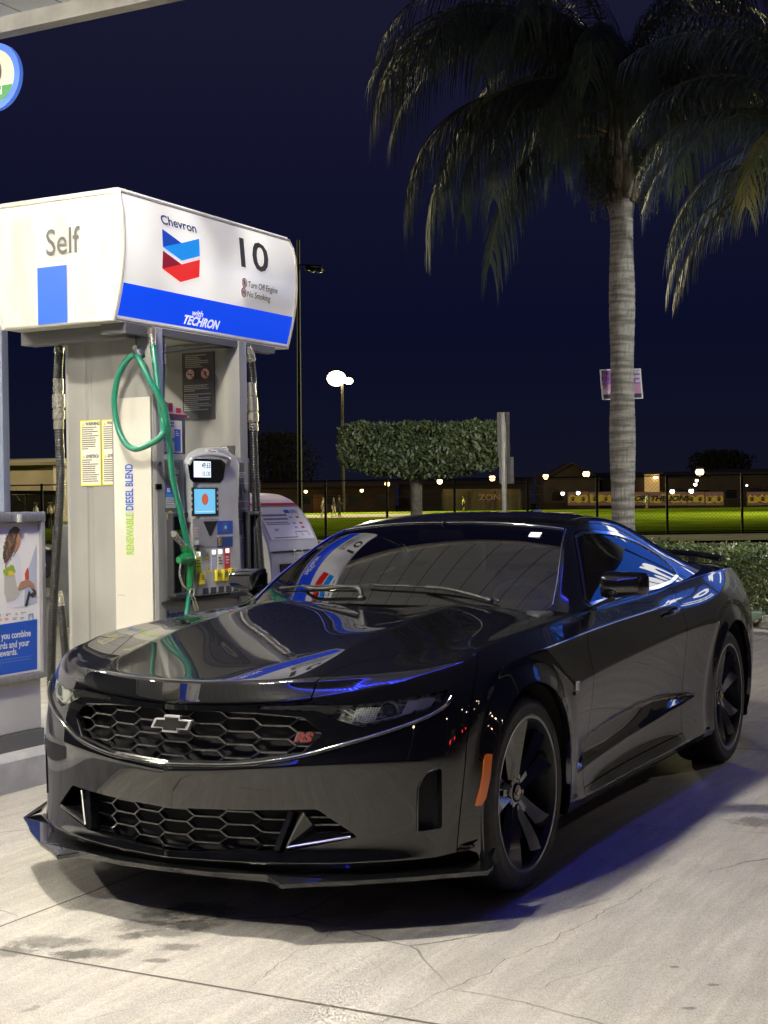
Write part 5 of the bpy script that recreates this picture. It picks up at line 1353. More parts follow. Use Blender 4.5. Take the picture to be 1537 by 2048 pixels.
    mb.out('panel_print', mat('print_grey4', (.45, .45, .42), .5), rp)
    roundlabel(Vector((X+.001, 2.60, 1.02)), .03, rp)
    mb = MB(); mb.add([(X+.0005, 2.575, 1.09), (X+.0005, 2.63, 1.09), (X+.0005, 2.63, 1.15), (X+.0005, 2.575, 1.15)], [(0, 1, 2, 3)]); mb.out('side_label', PBLU, rp)
    # advert frame over the cabinet with an arched topper
    mb = MB(); mb.box((X-.10, 1.84, 1.70), (X-.045, 2.15, 1.925), bev=.006); fr = mb.out('advert_frame', mat('frame_charcoal', (.03, .03, .032), .35), root, smooth=True, ang=40)
    x = X-.0445; st = MB(); xx = x
    rect(1.86, 2.115, 1.715, 1.90, 0, .0003); rect(2.04, 2.10, 1.72, 1.85, 1, .0008); rect(1.86, 2.04, 1.775, 1.80, 3, .0008); rect(1.86, 2.04, 1.715, 1.775, 2, .0006)
    microtext(st, Vector((x+.001, 1.88, 1.893)), EY, EZ, .20, .035, 2, 41, 4); microtext(st, Vector((x+.0012, 1.875, 1.845)), EY, EZ, .08, .03, 3, 42, 4); microtext(st, Vector((x+.0012, 2.05, 1.84)), EY, EZ, .04, .03, 3, 43, 0)
    st.out('advert_poster', [mat('poster_cream', (.66, .64, .58), .4), PBLU, mat('poster_grey', (.40, .41, .40), .4), mat('poster_teal', (.04, .22, .34), .4), INK, CABD], fr)
    arc = [(1.80+.40*t, 1.925+.10*math.sin(math.pi*(.5+t*.5))) for t in [i/12 for i in range(13)]]
    mb = MB(); mb.prism([(1.80, 1.925)]+arc, x-.03, x-.002, 'x'); tp_ = mb.out('advert_topper', mat('topper_paper', (.60, .56, .54), .4), fr)
    st = MB(); xx = x-.001; rect(1.80, 2.17, 1.922, 1.938, 0, .0004); rect(1.99, 2.03, 1.95, 2.0, 1, .0004); rect(2.06, 2.11, 1.945, 1.975, 1, .0004)
    st.out('topper_print', [mat('topper_maroon', (.22, .01, .03), .4), PRED], tp_)
    text('topper_lettering', 'NCE', .040, mat('ink_maroon', (.35, .01, .03), .4), (x+.0006, 1.90, 1.998), (0, 1, 0), (0, 0, 1), tp_, bold=.001, sx=.9)
    text('topper_lettering', 'ED', .040, bpy.data.materials['ink_maroon'], (x+.0006, 1.90, 1.962), (0, 1, 0), (0, 0, 1), tp_, bold=.001, sx=.9)
    q = [un(443, 892, 'y', YP), un(470, 908, 'y', YP)]
    mb = MB(); mb.box((q[0].x, YP-.004, q[1].z), (q[1].x, YP+.004, q[0].z)); o = mb.out('small_plate', mat('plate_charcoal2', (.06, .06, .065), .4), root)
    mb = MB(); microtext(mb, Vector((q[0].x+.005, YP-.0046, q[0].z-.003)), EX, EZ, .06, .035, 3, 55); mb.out('plate_print', WHT, o)
    # ------------- hoses
    HB = noisy(mat('black_corrugated_hose', (.02, .02, .021), .38, coat=.3, crough=.2), 30, .2); SIL = noisy(mat('hose_fitting_aluminium', (.62, .60, .52), .28, .75), 14, .2, rough=.1)
    GH = mat('green_hose_rubber', (.010, .19, .11), .42, coat=.4, crough=.15)
    def corrug(path, r, nm, n=10):
        P = curve_pts(path, 40); pts = []; rs = []
        L = 0; last = P[0]
        for q in P:
            L += (q-last).length; last = q; pts.append(q)
        # resample finely so ribs show
        D = [0]; 
        for a, b in zip(P[:-1], P[1:]): D.append(D[-1]+(b-a).length)
        step = .0055; N_ = int(D[-1]/step); out = []; rr = []
        j = 0
        for i in range(N_):
            d = i*step
            while D[j+1] < d: j += 1
            t = (d-D[j])/(D[j+1]-D[j]+1e-9); out.append(P[j].lerp(P[j+1], t)); rr.append(r*(1.0 if i % 3 else .86))
        mb = MB(); mb.tube(out, rr, n); return mb.out(nm, HB, root, smooth=True, ang=80)
    def fitting(h, a, b, secs):
        mb = MB(); a, b = Vector(a), Vector(b); pts = []; rs = []
        for t, r in secs: pts.append(a.lerp(b, t)); rs.append(r)
        mb.tube(pts, rs, 14); mb.out('hose_fitting', SIL, h, smooth=True, ang=30)
    FS = [(0, .026), (.02, .031), (.27, .031), (.28, .027), (.31, .027), (.32, .037), (.58, .037), (.60, .030), (.63, .030), (.64, .036), (.80, .036), (.82, .029), (.86, .029), (.87, .031), (1, .030)]
    # far right black hose
    def c(px, py, x): return un(px, py, 'x', x)
    P = [c(501, 712, -2.06), c(505, 762, -2.06), c(507, 850, -2.05), c(510, 950, -2.04), c(517, 1070, -2.03), c(523, 1160, -2.03), c(526, 1250, -2.05), (-2.1, 3.14, .25)]
    h = corrug([P[0], P[1], P[2], P[3], P[4], P[5], P[6], P[7]], .0275, 'delivery_hose'); fitting(h, c(502, 765, -2.06), c(508, 862, -2.05), FS); fitting(h, c(496, 693, -2.06), c(503, 722, -2.06), [(0, .022), (.5, .032), (1, .030)])
    # left black hoses beyond the end column
    def d(px, py, y=1.86): return un(px, py, 'y', y)
    h = corrug([d(119, 700), d(116, 760), d(117, 830), d(120, 900), d(122, 960), d(118, 1040), d(111, 1150), d(105, 1260), d(103, 1360), d(108, 1420)], .0275, 'delivery_hose'); fitting(h, d(117, 757), d(118, 858), FS); fitting(h, d(120, 680), d(118, 706), [(0, .018), (.5, .028), (1, .030)])
    h = corrug([d(121, 1205, 2.2), d(127, 1260, 2.2), d(133, 1330, 2.2), d(137, 1390, 2.2)], .026, 'delivery_hose'); fitting(h, d(118, 1182, 2.2), d(122, 1212, 2.2), [(0, .02), (1, .026)])
    # green hose with its loop
    ye = 1.69; xf = -1.955
    def g1(px, py): return un(px, py, 'y', ye)
    def g2(px, py): return un(px, py, 'x', xf)
    path = [un(306, 690, 'x', -2.02), un(311, 730, 'x', -1.99), g2(318, 790), g2(325, 838), g1(312, 872)+Vector((.04, 0, 0)), g1(290, 893), g1(266, 897), g1(247, 880), g1(234, 845), g1(229, 800), g1(236, 755), g1(253, 722), g1(272, 708), g1(287, 722)+Vector((0, -.03, 0)), g1(301, 757)+Vector((.01, -.03, 0)), g2(318, 815)+Vector((.035, 0, 0)), g2(333, 885)+Vector((.02, 0, 0)), g2(345, 950), g2(358, 1010), g2(370, 1065), g2(378, 1100)]
    mb = MB(); gp = curve_pts(path, 10); mb.tube(gp, .0175, 12); gh = mb.out('green_hose', GH, root, smooth=True, ang=80)
    mb = MB(); mb.tube([un(304, 664, 'x', -2.03), un(306, 694, 'x', -2.02)], [.024, .018], 12); mb.tube([un(303, 655, 'x', -2.03), un(304, 667, 'x', -2.03)], .027, 12); mb.out('hose_fitting', SIL, gh, smooth=True, ang=40)
    # a second green whip behind
    mb = MB(); mb.tube(curve_pts([un(327, 690, 'x', -2.10), un(326, 730, 'x', -2.10), un(325, 790, 'x', -2.10), un(320, 850, 'x', -2.10), un(318, 905, 'x', -2.08)], 6), .014, 10); g_ = mb.out('green_hose', GH, root, smooth=True, ang=80)
    mb = MB(); mb.tube([un(327, 668, 'x', -2.10), un(326, 728, 'x', -2.10)], [.016, .020], 10); mb.out('hose_fitting', SIL, g_, smooth=True, ang=40)
    # clamp + retractor cord
    cl = g1(273, 709); mb = MB(); mb.tube([cl+Vector((.012, -.0, .018)), cl+Vector((.03, 0, -.02))], .030, 10); mb.box(tuple(cl+Vector((-.02, -.02, .01))), tuple(cl+Vector((.02, .02, .05))), 0, .006)
    mb.tube([cl+Vector((0, 0, .04)), g1(272, 668)], .004, 6); mb.out('hose_clamp', CABD, gh, smooth=True, ang=40)
    mb = MB(); mb.tube([un(322, 706, 'x', -2.06), un(400, 696, 'x', -2.08), un(485, 694, 'x', -2.10)], .007, 6); mb.out('retractor_cable', CABD, root)
    # nozzle hanging in the left boot
    NG = mat('nozzle_green', (.01, .17, .05), .30, coat=.5, crough=.1)
    n0 = g2(378, 1100); mb = MB()
    def n_(px, py, dx=0): return un(px, py, 'x', xf+dx)
    mb.tube([n_(369, 1092), n_(376, 1104), n_(379, 1118)], [.026, .036, .040], 12); mb.tube([n_(358, 1120), n_(372, 1118), n_(388, 1112)], [.020, .040, .026], 12)
    mb.tube([n_(379, 1116), n_(380, 1140), n_(380, 1166), n_(379, 1184)], [.036, .024, .021, .019], 12); nz = mb.out('nozzle', NG, root, smooth=True, ang=60)
    mb = MB(); mb.tube(curve_pts([n_(371, 1096), n_(362, 1086), n_(353, 1074), n_(346, 1064, -.03)], 4), [.016]*5+[.0125]*8, 10)
    for k in range(6): q = n_(368-3.6*k, 1092-4.4*k); q2 = n_(366.5-3.6*k, 1090.3-4.4*k); mb.tube([q, q2], .0185, 10)
    mb.out('nozzle_spout', SIL, nz, smooth=True, ang=50)
    mb = MB(); mb.tube(curve_pts([n_(362, 1128, .01), n_(360, 1150, .015), n_(366, 1170, .015), n_(377, 1180, .01)], 4), .006, 6); mb.out('nozzle_lever', SIL, nz, smooth=True)
    mb = MB(); mb.tube(curve_pts([n_(379, 1180), n_(377, 1200), n_(374, 1225), n_(372, 1260, .02)], 4), .0145, 10); mb.out('nozzle_hose', GH, nz, smooth=True, ang=80)
    mb = MB(); c0 = n_(384, 1186, .02)
    pts = [c0+EY*.020*math.cos(a)+EZ*.022*math.sin(a) for a in [k*math.pi/8 for k in range(16)]]; mb.tube(pts, .006, 6, closed=True); mb.tube([n_(381, 1186), n_(392, 1220, .0)], .017, 8); mb.out('nozzle_swivel', SIL, nz, smooth=True, ang=60)
    mb = MB(); mb.lathe([(0, xf+.042), (.016, xf+.041)], 14, 'x', c=(0, n_(384, 1110).y, n_(384, 1110).z)); mb.out('nozzle_badge', WHT, nz)
    return root
def copy_tree(o, parent=None):
    c = o.copy(); COL.objects.link(c); c.parent = parent
    for ch in list(o.children): copy_tree(ch, c)
    return c
P1 = pump()
P2 = copy_tree(P1); P2.location = (0, -6.6, 0); P2['label'] = 'second white fuel dispenser on the same island, left of the frame'
# ================================================================ other things on the island
def poster_cabinet():
    t = thing('poster_cabinet', 'white steel cabinet with a framed shopping poster at the end of the pump island', 'cabinet')
    CW = noisy(mat('cabinet_white', (.80, .79, .74), .3, coat=.3, crough=.15), 2, .08)
    x1 = -2.20; ya, yb = -.62, 1.0
    mb = MB(); mb.box((-2.55, ya, .262), (x1, yb-.01, 1.335), bev=.012); mb.out('cabinet_body', CW, t, smooth=True, ang=40)
    mb = MB(); mb.box((-2.56, ya-.01, .174), (x1+.006, yb, .262)); mb.out('cabinet_plinth', mat('plinth_grey', (.10, .10, .10), .5), t)
    fr = MB()
    for lo, hi in (((x1, ya, 1.335), (x1+.035, yb+.005, 1.385)), ((x1, ya, .525), (x1+.03, yb+.005, .555)), ((x1, yb-.022, .555), (x1+.03, yb+.005, 1.335))): fr.box(lo, hi, 0, .004)
    f = fr.out('poster_frame', ALU, t, smooth=True, ang=40)
    mb = MB(); p = un(40, 1034, 'x', x1+.04); mb.box((x1+.03, p.y-.012, p.z-.028), (x1+.045, p.y+.012, p.z+.012), 0, .004); mb.out('frame_latch', STL, f)
    X = x1+.008
    ps = MB(); ps.add([(X, .12, .56), (X, yb-.022, .56), (X, yb-.022, 1.335), (X, .12, 1.335)], [(0, 1, 2, 3)]); po = ps.out('poster', mat('poster_paper', (.82, .81, .78), .35), f)
    b = MB(); q = [un(0, 1255, 'x', X+.001), un(75, 1235, 'x', X+.001), un(75, 1338, 'x', X+.001), un(0, 1352, 'x', X+.001)]
    b.add([(X+.001, .12, q[0].z), (X+.001, q[1].y, q[1].z-.008), (X+.001, q[2].y, q[2].z), (X+.001, .12, q[3].z-.002)], [(0, 1, 2, 3)]); b.out('poster_blue_field', PBLU, po)
    def L(px, py): return un(px, py, 'x', X+.002)
    for i, (s, py) in enumerate((('when you combine', 1266), ('Rewards and your', 1285), ('s rewards.', 1303))):
        p = L(62 if i == 0 else (59 if i == 1 else 36), py); text('poster_lettering', s, .048, WHT, (X+.002, p.y, p.z), (0, 1, 0), (0, 0, 1), po, bold=.001, sx=.86, align='RIGHT')
    m2 = MB(); p = L(2, 1318); microtext(m2, Vector((X+.002, p.y-.1, p.z)), EY, EZ, .33, .04, 3, 8, 0, fill=.3); m2.out('poster_small_print', mat('print_paleblue', (.15, .25, .6), .5), po)
    # flat printed picture: shopper in a white shirt with a tote bag holding a fuel nozzle
    def poly(mb, pts, mi, d): mb.add([un(px, py, 'x', X+d) for px, py in pts], [tuple(range(len(pts)))], mi)
    mats = [mat('print_hair', (.10, .06, .04), .5), mat('print_skin', (.42, .22, .13), .5), mat('print_shirt', (.74, .75, .76), .5), mat('print_bag', (.50, .49, .43), .5), mat('print_leaf', (.30, .42, .05), .5), mat('print_lemon', (.75, .55, .05), .5), mat('print_tomato', (.65, .08, .03), .5), mat('print_shadow', (.45, .50, .58), .5), INK, mat('print_hair_light', (.26, .18, .11), .5), mat('print_logo_red', (.6, .08, .04), .5), mat('print_logo_blue', (.05, .15, .4), .5)]
    mb = MB(); r = random.Random(4)
    poly(mb, [(52, 1160), (60, 1130), (74, 1088), (74, 1205), (48, 1212)], 7, .0012)
    poly(mb, [(24, 1112), (36, 1104), (42, 1120), (44, 1150), (46, 1215), (14, 1215), (22, 1170)], 2, .0016)
    poly(mb, [(29, 1056), (38, 1058), (42, 1072), (42, 1084), (39, 1094), (34, 1104), (28, 1100), (26, 1075)], 1, .0020)
    hp = [(20, 1060), (28, 1053), (36, 1054), (41, 1060), (37, 1066), (33, 1078), (31, 1094), (26, 1106), (18, 1120), (10, 1128), (6, 1110), (9, 1092), (14, 1074)]
    poly(mb, hp, 0, .0024)
    for k in range(34):      # loose curls
        x = r.uniform(7, 32); y = r.uniform(1062, 1130)
        if sdpoly(np.array([(x, y)]), hp)[0] > 3: continue
        pts = [un(x+math.sin(j*1.3+k)*1.6, y+j*2.6, 'x', X+.0028) for j in range(6)]; mb.tube(pts, .0016, 4, 9 if k % 3 else 0)
    poly(mb, [(9, 1148), (30, 1150), (34, 1172), (40, 1188), (30, 1200), (14, 1204), (9, 1185)], 3, .0028)
    for k, (x, y, w, mi) in enumerate([(11, 1143, 5, 4), (17, 1140, 6, 4), (24, 1136, 6, 4), (28, 1142, 4, 4), (20, 1147, 5, 5), (25, 1147, 4, 5), (14, 1147, 4, 4)]):
        poly(mb, [(x+w*math.cos(a)*.9, y+w*1.1*math.sin(a)) for a in [2*math.pi*j/9 for j in range(9)]], mi, .0032+.0002*k)
    poly(mb, [(36, 1176), (42, 1164), (52, 1160), (62, 1162), (69, 1168), (71, 1182), (67, 1186), (63, 1174), (56, 1172), (44, 1178), (38, 1182)], 1, .0036)
    poly(mb, [(30, 1120), (37, 1122), (42, 1150), (43, 1168), (38, 1178), (33, 1170), (32, 1150)], 2, .0034)
    poly(mb, [(53, 1140), (57, 1134), (58, 1158), (51, 1160), (50, 1148)], 6, .0038)
    poly(mb, [(62, 1176), (72, 1180), (74, 1188), (66, 1196), (60, 1190), (64, 1186), (68, 1184)], 8, .0040)
    poly(mb, [(58, 1180), (62, 1186), (55, 1212), (50, 1212)], 8, .0038)
    for k, (x, y, w, mi) in enumerate([(2, 1231, 5, 8), (18, 1230, 12, 8), (34, 1228, 6, 10), (48, 1227, 11, 8), (2, 1240, 5, 10), (14, 1239, 9, 10), (30, 1238, 9, 11), (45, 1237, 9, 11)]):
        microtext(mb, L(x-w/2, y-3)+Vector((.001, 0, 0)), EY, EZ, w*.0037, .014, 2, 100+k, mi)
    pts = [L(58, 1229), L(66, 1227), L(66, 1240), L(58, 1242)]; mb.tube([p+Vector((.001, 0, 0)) for p in pts], .0022, 4, 11, closed=True)
    mb.out('poster_picture', mats, po)
    return t
poster_cabinet()
def trash_station():
    t = thing('trash_station', 'grey trash and windscreen-wash unit with a curved advert top beyond the fuel pump', 'trash bin')
    GR_ = noisy(mat('bin_grey', (.50, .50, .49), .35, coat=.2, crough=.2), 3, .07)
    def cx(z): return float(np.interp(z, [.17, .95, 1.05, 1.17, 1.28, 1.38, 1.44, 1.475, 1.49], [-2.25, -2.25, -2.26, -2.29, -2.345, -2.42, -2.50, -2.59, -2.72]))
    Ya, Yb = 3.33, 3.99
    zs = [.174, .95, 1.02, 1.05, 1.11, 1.17, 1.225, 1.28, 1.33, 1.38, 1.41, 1.44, 1.46, 1.475, 1.484, 1.49]
    prof = [(cx(z), z) for z in zs]+[(-2.85, 1.49), (-2.85, .174)]
    mb = MB(); n = len(prof); mb.add([(x, Ya, z) for x, z in prof]+[(x, Yb, z) for x, z in prof], [tuple(range(n)), tuple(range(n, 2*n))[::-1]]+[(i, (i+1) % n, n+(i+1) % n, n+i) for i in range(n)])
    b = mb.out('bin_body', GR_, t, smooth=True, ang=30); bv = b.modifiers.new('b', 'BEVEL'); bv.width = .012; bv.segments = 2; bv.limit_method = 'ANGLE'; bv.angle_limit = R_(50)
    def sheet(y0, y1, z0, z1, off, m, nm, par=b, inset=0):
        mb = MB(); zz = np.linspace(z0, z1, 10); vs = []
        for z in zz: x = cx(z)+off; vs += [(x, y0, z+off*.3), (x, y1, z+off*.3)]
        mb.add(vs, [(2*i, 2*i+1, 2*i+3, 2*i+2) for i in range(9)]); return mb.out(nm, m, par)
    PW = mat('advert_white', (.85, .85, .84), .3, coat=.4); PP = mat('advert_pink', (.85, .72, .72), .35)
    sheet(Ya+.02, Yb-.02, 1.405, 1.486, .004, PP, 'advert_header'); sheet(Ya+.02, Yb-.02, 1.40, 1.415, .006, PRED, 'header_stripe')
    ad = sheet(Ya+.05, Yb-.04, 1.165, 1.385, .004, PW, 'advert_panel')
    def mp(y, z, off=.007): return Vector((cx(z)+off, y, z))
    mb = MB()
    def pq(y0, y1, z0, z1, mi, off=.007): mb.add([mp(y0, z0, off), mp(y1, z0, off), mp(y1, z1, off), mp(y0, z1, off)], [(0, 1, 2, 3)], mi)
    r = random.Random(5)
    for z, h, w in ((1.325, .014, .30), (1.300, .014, .30)):
        y = Ya+.07
        while y < Ya+.07+w: L_ = r.uniform(.012, .03); pq(y, y+L_, z, z+h, 0); y += L_+.005
    for z in (1.280, 1.268):
        y = Ya+.08
        while y < Ya+.36: L_ = r.uniform(.01, .025); pq(y, y+L_, z, z+.006, 0); y += L_+.004
    pq(Ya+.07, Ya+.10, 1.345, 1.360, 1); pq(Ya+.14, Ya+.20, 1.235, 1.24, 0); pq(Ya+.14, Ya+.18, 1.225, 1.23, 0); pq(Ya+.10, Ya+.40, 1.178, 1.184, 0)
    pq(Ya+.39, Ya+.46, 1.345, 1.368, 2); pq(Ya+.47, Ya+.55, 1.345, 1.368, 3)
    for y in (Ya+.40, Ya+.49): 
        for z in (1.31, 1.27, 1.24): pq(y+.01, y+.05, z, z+.012, 3 if y < Ya+.45 else 1)
    pq(Ya+.40, Ya+.47, 1.215, 1.220, 2); pq(Ya+.48, Ya+.56, 1.215, 1.220, 1)
    for y in (Ya+.395, Ya+.475, Ya+.565): mb.tube([mp(y, 1.19), mp(y, 1.36)], .0018, 4, 0)
    mb.out('advert_print', [mat('ink_soft', (.16, .15, .15), .5), PRED, PBLU, mat('ink_lilac', (.35, .38, .5), .5)], ad)
    mb = MB(); 
    for z, w in ((1.462, .20), (1.44, .12)): 
        y = Ya+.05
        while y < Ya+.05+w: L_ = r.uniform(.02, .05); mb.add([mp(y, z), mp(y+L_, z), mp(y+L_, z+.012), mp(y, z+.012)], [(0, 1, 2, 3)]); y += L_+.006
    mb.out('header_print', PRED, b)
    mb = MB(); mb.box((-2.6, Ya+.10, .72), (-2.245, Yb-.08, 1.005), 0); mb.out('trash_opening', DARK, b)
    text('bin_lettering', 'Trash', .085, WHT, (-2.244, Ya+.33, 1.065), (0, 1, 0), (0, 0, 1), b, bold=.0015, sx=.72)
    mb = MB(); mb.box((-2.30, Ya+.02, 1.085), (-2.245, Yb-.02, 1.092)); mb.out('bin_seam', DARK, b)
    return t
trash_station()
def far_bin():
    p = at(128, 1120, 15.8); t = thing('island_bin', 'grey upright bin with a black round reel disc, seen past the hoses', 'bin', (p.x, p.y, 0), rz=.2)
    mb = MB(); mb.box((-.02, -.25, .12), (.42, .25, 1.24), 0, .06); mb.out('bin_body', noisy(mat('bin_dark_grey', (.10, .105, .11), .45), 4, .15), t, smooth=True, ang=40)
    mb = MB(); mb.lathe([(0, -.30), (.15, -.30), (.165, -.285), (.165, -.24), (0, -.24)], 32, 'y', c=(-.13, 0, .80)); d = mb.out('reel_disc', mat('disc_black', (.006, .006, .007), .35), t, smooth=True, ang=40)
    mb = MB()
    vs = []
    for k in range(28): a = 2*math.pi*k/28; vs += [(-.12+.072*math.cos(a), -.302, .80+.072*math.sin(a)), (-.12+.062*math.cos(a), -.302, .80+.062*math.sin(a))]
    mb.add(vs, [(2*k, 2*k+1, (2*k+3) % 56, (2*k+2) % 56) for k in range(28)]); mb.out('disc_emblem', WHT, d)
    text('disc_emblem_print', '50', .075, WHT, (-.12, -.303, .80), (1, 0, 0), (0, 0, 1), d, sx=.8)
    mb = MB(); mb.tube(curve_pts([(-.17, -.27, .95), (-.12, -.27, 1.0), (-.02, -.27, .97)], 4), .012, 6); mb.out('reel_handle', STL, t)
far_bin()
# ================================================================ palms, clipped tree, hedge
def leafmat(name, a, b_, rough=.45, tr=.15):
    m = mat(name, a, rough); b = bsdf(m); oi = node(m, 'ShaderNodeTexCoord'); n = node(m, 'ShaderNodeTexNoise'); n.inputs['Scale'].default_value = 2.2; n.inputs['Detail'].default_value = 5
    lk(m, oi.outputs['Object'], n.inputs['Vector']); r = node(m, 'ShaderNodeMapRange'); r.inputs[1].default_value = .35; r.inputs[2].default_value = .65; lk(m, n.outputs[0], r.inputs[0])
    x = node(m, 'ShaderNodeMix', data_type='RGBA'); lk(m, r.outputs[0], x.inputs[0]); x.inputs[6].default_value = (*a, 1); x.inputs[7].default_value = (*b_, 1); lk(m, x.outputs[2], b.inputs['Base Color'])
    return m
PALM = leafmat('palm_leaflet', (.058, .074, .050), (.042, .062, .034)); PALMY = leafmat('palm_leaflet_yellowing', (.13, .12, .022), (.07, .085, .025))
RACH = mat('palm_rachis', (.09, .085, .045), .5)
def frond(mb, base, az, el, L, droop, seed, nl=62, leaf=.62, mi=0, ry=1, wid=.016, hang=1.0):
    """one pinnate frond: arched rachis, hanging leaflets both sides. el start elevation, droop total bend"""
    r = random.Random(seed); P = [Vector(base)]; N = 22; d = []
    for i in range(N):
        e = el-droop*(i/(N-1))**1.25; v = Vector((math.cos(az)*math.cos(e), math.sin(az)*math.cos(e), math.sin(e))); d.append(v); P.append(P[-1]+v*(L/N))
    mb.tube(P, [.022*(1-.85*i/N)+.003 for i in range(N+1)], 5, ry)
    side = Vector((-math.sin(az), math.cos(az), 0))
    for k in range(nl):
        t = .13+.87*(k+r.random()*.7)/nl; f = t*N; i = min(int(f), N-1); p = P[i].lerp(P[i+1], f-i); tg = d[i]
        env = math.sin(min(1, t*1.25+.12)*math.pi*.80)**.6 if t < .72 else 1.05-(t-.72)*1.6
        for s in (-1, 1):
            ll = leaf*max(.22, env)*r.uniform(.82, 1.12); plume = r.uniform(-.5, .5)
            v = (side*s*r.uniform(.55, .95)+tg*r.uniform(.5, .9)+Vector((0, 0, plume*.5))).normalized(); q = p.copy(); w = wid*r.uniform(.8, 1.15); up = tg.cross(v).normalized(); sd = v.cross(up).normalized()
            vs = []
            for j in range(5):
                ww = w*(1, .95, .75, .45, .06)[j]*.5; vs += [q-sd*ww, q+sd*ww]
                v = (v+Vector((0, 0, -.42*hang*(1+j*.25)))).normalized(); q = q+v*(ll/4)
            o = len(mb.v); mb.v += [tuple(x) for x in vs]; mb.f += [(o+2*j, o+2*j+1, o+2*j+3, o+2*j+2) for j in range(4)]; mb.m += [mi]*4
def palm_tree():
    D = 18.0; b = at(1246, 1100, D); b.z = 0; topc = at(1243, 400, D)
    t = thing('palm_tree', 'tall palm with a grey ringed trunk and drooping fronds standing behind the car', 'palm tree', (b.x, b.y, 0), group=None)
    off = Vector((b.x, b.y, 0)); lean = Vector((topc.x-b.x, topc.y-b.y, 0)); H = topc.z
    BK = mat('palm_bark', (.21, .185, .175), .85); m = BK; bs = bsdf(m); g = node(m, 'ShaderNodeTexCoord')
    def nz(sc, st, det=6):
        mp = node(m, 'ShaderNodeMapping'); mp.inputs['Scale'].default_value = st; lk(m, g.outputs['Object'], mp.inputs[0]); n = node(m, 'ShaderNodeTexNoise'); n.inputs['Scale'].default_value = sc; n.inputs['Detail'].default_value = det; lk(m, mp.outputs[0], n.inputs['Vector']); return n.outputs[0]
    a_ = nz(2.5, (1, 1, 9)); b2 = nz(16, (3, 3, .5)); x1 = node(m, 'ShaderNodeMix', data_type='RGBA'); r1 = node(m, 'ShaderNodeMapRange'); r1.inputs[1].default_value = .40; r1.inputs[2].default_value = .62; lk(m, a_, r1.inputs[0]); lk(m, r1.outputs[0], x1.inputs[0])
    x1.inputs[6].default_value = (.27, .245, .235, 1); x1.inputs[7].default_value = (.11, .10, .095, 1)
    x2 = node(m, 'ShaderNodeMix', data_type='RGBA'); r2 = node(m, 'ShaderNodeMapRange'); r2.inputs[1].default_value = .5; r2.inputs[2].default_value = .68; r2.inputs[4].default_value = .6; lk(m, b2, r2.inputs[0]); lk(m, r2.outputs[0], x2.inputs[0]); lk(m, x1.outputs[2], x2.inputs[6]); x2.inputs[7].default_value = (.07, .065, .06, 1); lk(m, x2.outputs[2], bs.inputs['Base Color'])
    bp = node(m, 'ShaderNodeBump'); bp.inputs['Strength'].default_value = .8; bp.inputs['Distance'].default_value = .02; lk(m, a_, bp.inputs['Height']); lk(m, bp.outputs[0], bs.inputs['Normal'])
    mb = MB(); n = 30; K = 170; vs = []; r = random.Random(2); jit = [r.uniform(-1, 1) for _ in range(400)]
    for i in range(K+1):
        z = H*i/K; c = lean*(i/K)
        rad = .152+.010*math.sin(i*.11)+(.012 if i > K*.97 else 0); ring = (z/.105) % 1; rad -= .007*math.exp(-((ring-.5)/.12)**2)*(.6+.4*jit[int(z/.105)])
        for k in range(n): a = 2*math.pi*k/n; q = rad*(1+.012*math.sin(3*a+i*.05)+.006*jit[(k*7+i//3) % 400]); vs.append((c.x+q*math.cos(a), c.y+q*math.sin(a), z+.012*math.sin(a+jit[int(z/.105)]*3)))
    mb.add(vs, [(i*n+k, i*n+(k+1) % n, (i+1)*n+(k+1) % n, (i+1)*n+k) for i in range(K) for k in range(n)]); mb.out('trunk', BK, t, smooth=True, ang=60)
    top = lean+Vector((0, 0, H))
    # leaf-base shaft
    SH = noisy(mat('palm_shaft', (.22, .17, .115), .7), 7, .3, stretch=(6, 6, .6), c2=(.07, .06, .05)); mb = MB()
    for k in range(11):
        a = 2*math.pi*k/11+.3; h = r.uniform(.65, 1.15); z0 = r.uniform(-.12, .25)
        pts = [top+Vector((math.cos(a)*(.165+.05*math.sin(j*.9)*(1-j/7)), math.sin(a)*(.165+.05*math.sin(j*.9)*(1-j/7)), z0+h*j/7)) for j in range(8)]
        mb.tube(pts, [.05, .085, .085, .075, .06, .05, .04, .03], 7)
    mb.tube([top+Vector((0, 0, -.05)), top+Vector((0, 0, .4)), top+Vector((0, 0, 1.3))], [.16, .14, .07], 12); mb.out('leaf_shaft', SH, t, smooth=True, ang=70)
    for k in range(7):   # spiky cut boots at the base of the shaft
        pass
    # fruit strands
    FR = mat('palm_fruit', (.045, .05, .035), .5)
    for (px, py, rx, hz, sd) in ((1200, 290, .20, .95, 1), (1300, 300, .18, .85, 2), (1245, 300, .12, .5, 3)):
        c = at(px, py, D-.15 if sd != 3 else D+.2)-off; r2_ = random.Random(sd); mb = MB()
        for s in range(46):
            a = r2_.uniform(0, 6.28); q = rx*math.sqrt(r2_.random()); p = c+Vector((math.cos(a)*q, math.sin(a)*q, r2_.uniform(-.15, .1))); L = hz*r2_.uniform(.55, 1.05)*(1-.35*(q/rx)**2)
            pts = [p+Vector((math.sin(j*.7+s)*.02, math.cos(j*.6+s)*.02, -L*j/6)) for j in range(7)]; mb.tube(pts, .004, 3, 0)
            for j in range(26):
                z = -L*r2_.random(); mb.sph(p+Vector((r2_.uniform(-.03, .03), r2_.uniform(-.03, .03), z)), .0115, u=5, v=3)
        mb.tube([top+Vector((0, 0, .15)), c+Vector((0, 0, .1)), c+Vector((0, 0, -.1))], .014, 6); mb.out('fruit_cluster', FR, t)
    crown = top+Vector((0, 0, 1.25)); mb = MB()
    aR = math.atan2(RH.y, RH.x)     # azimuth pointing to the right of the view
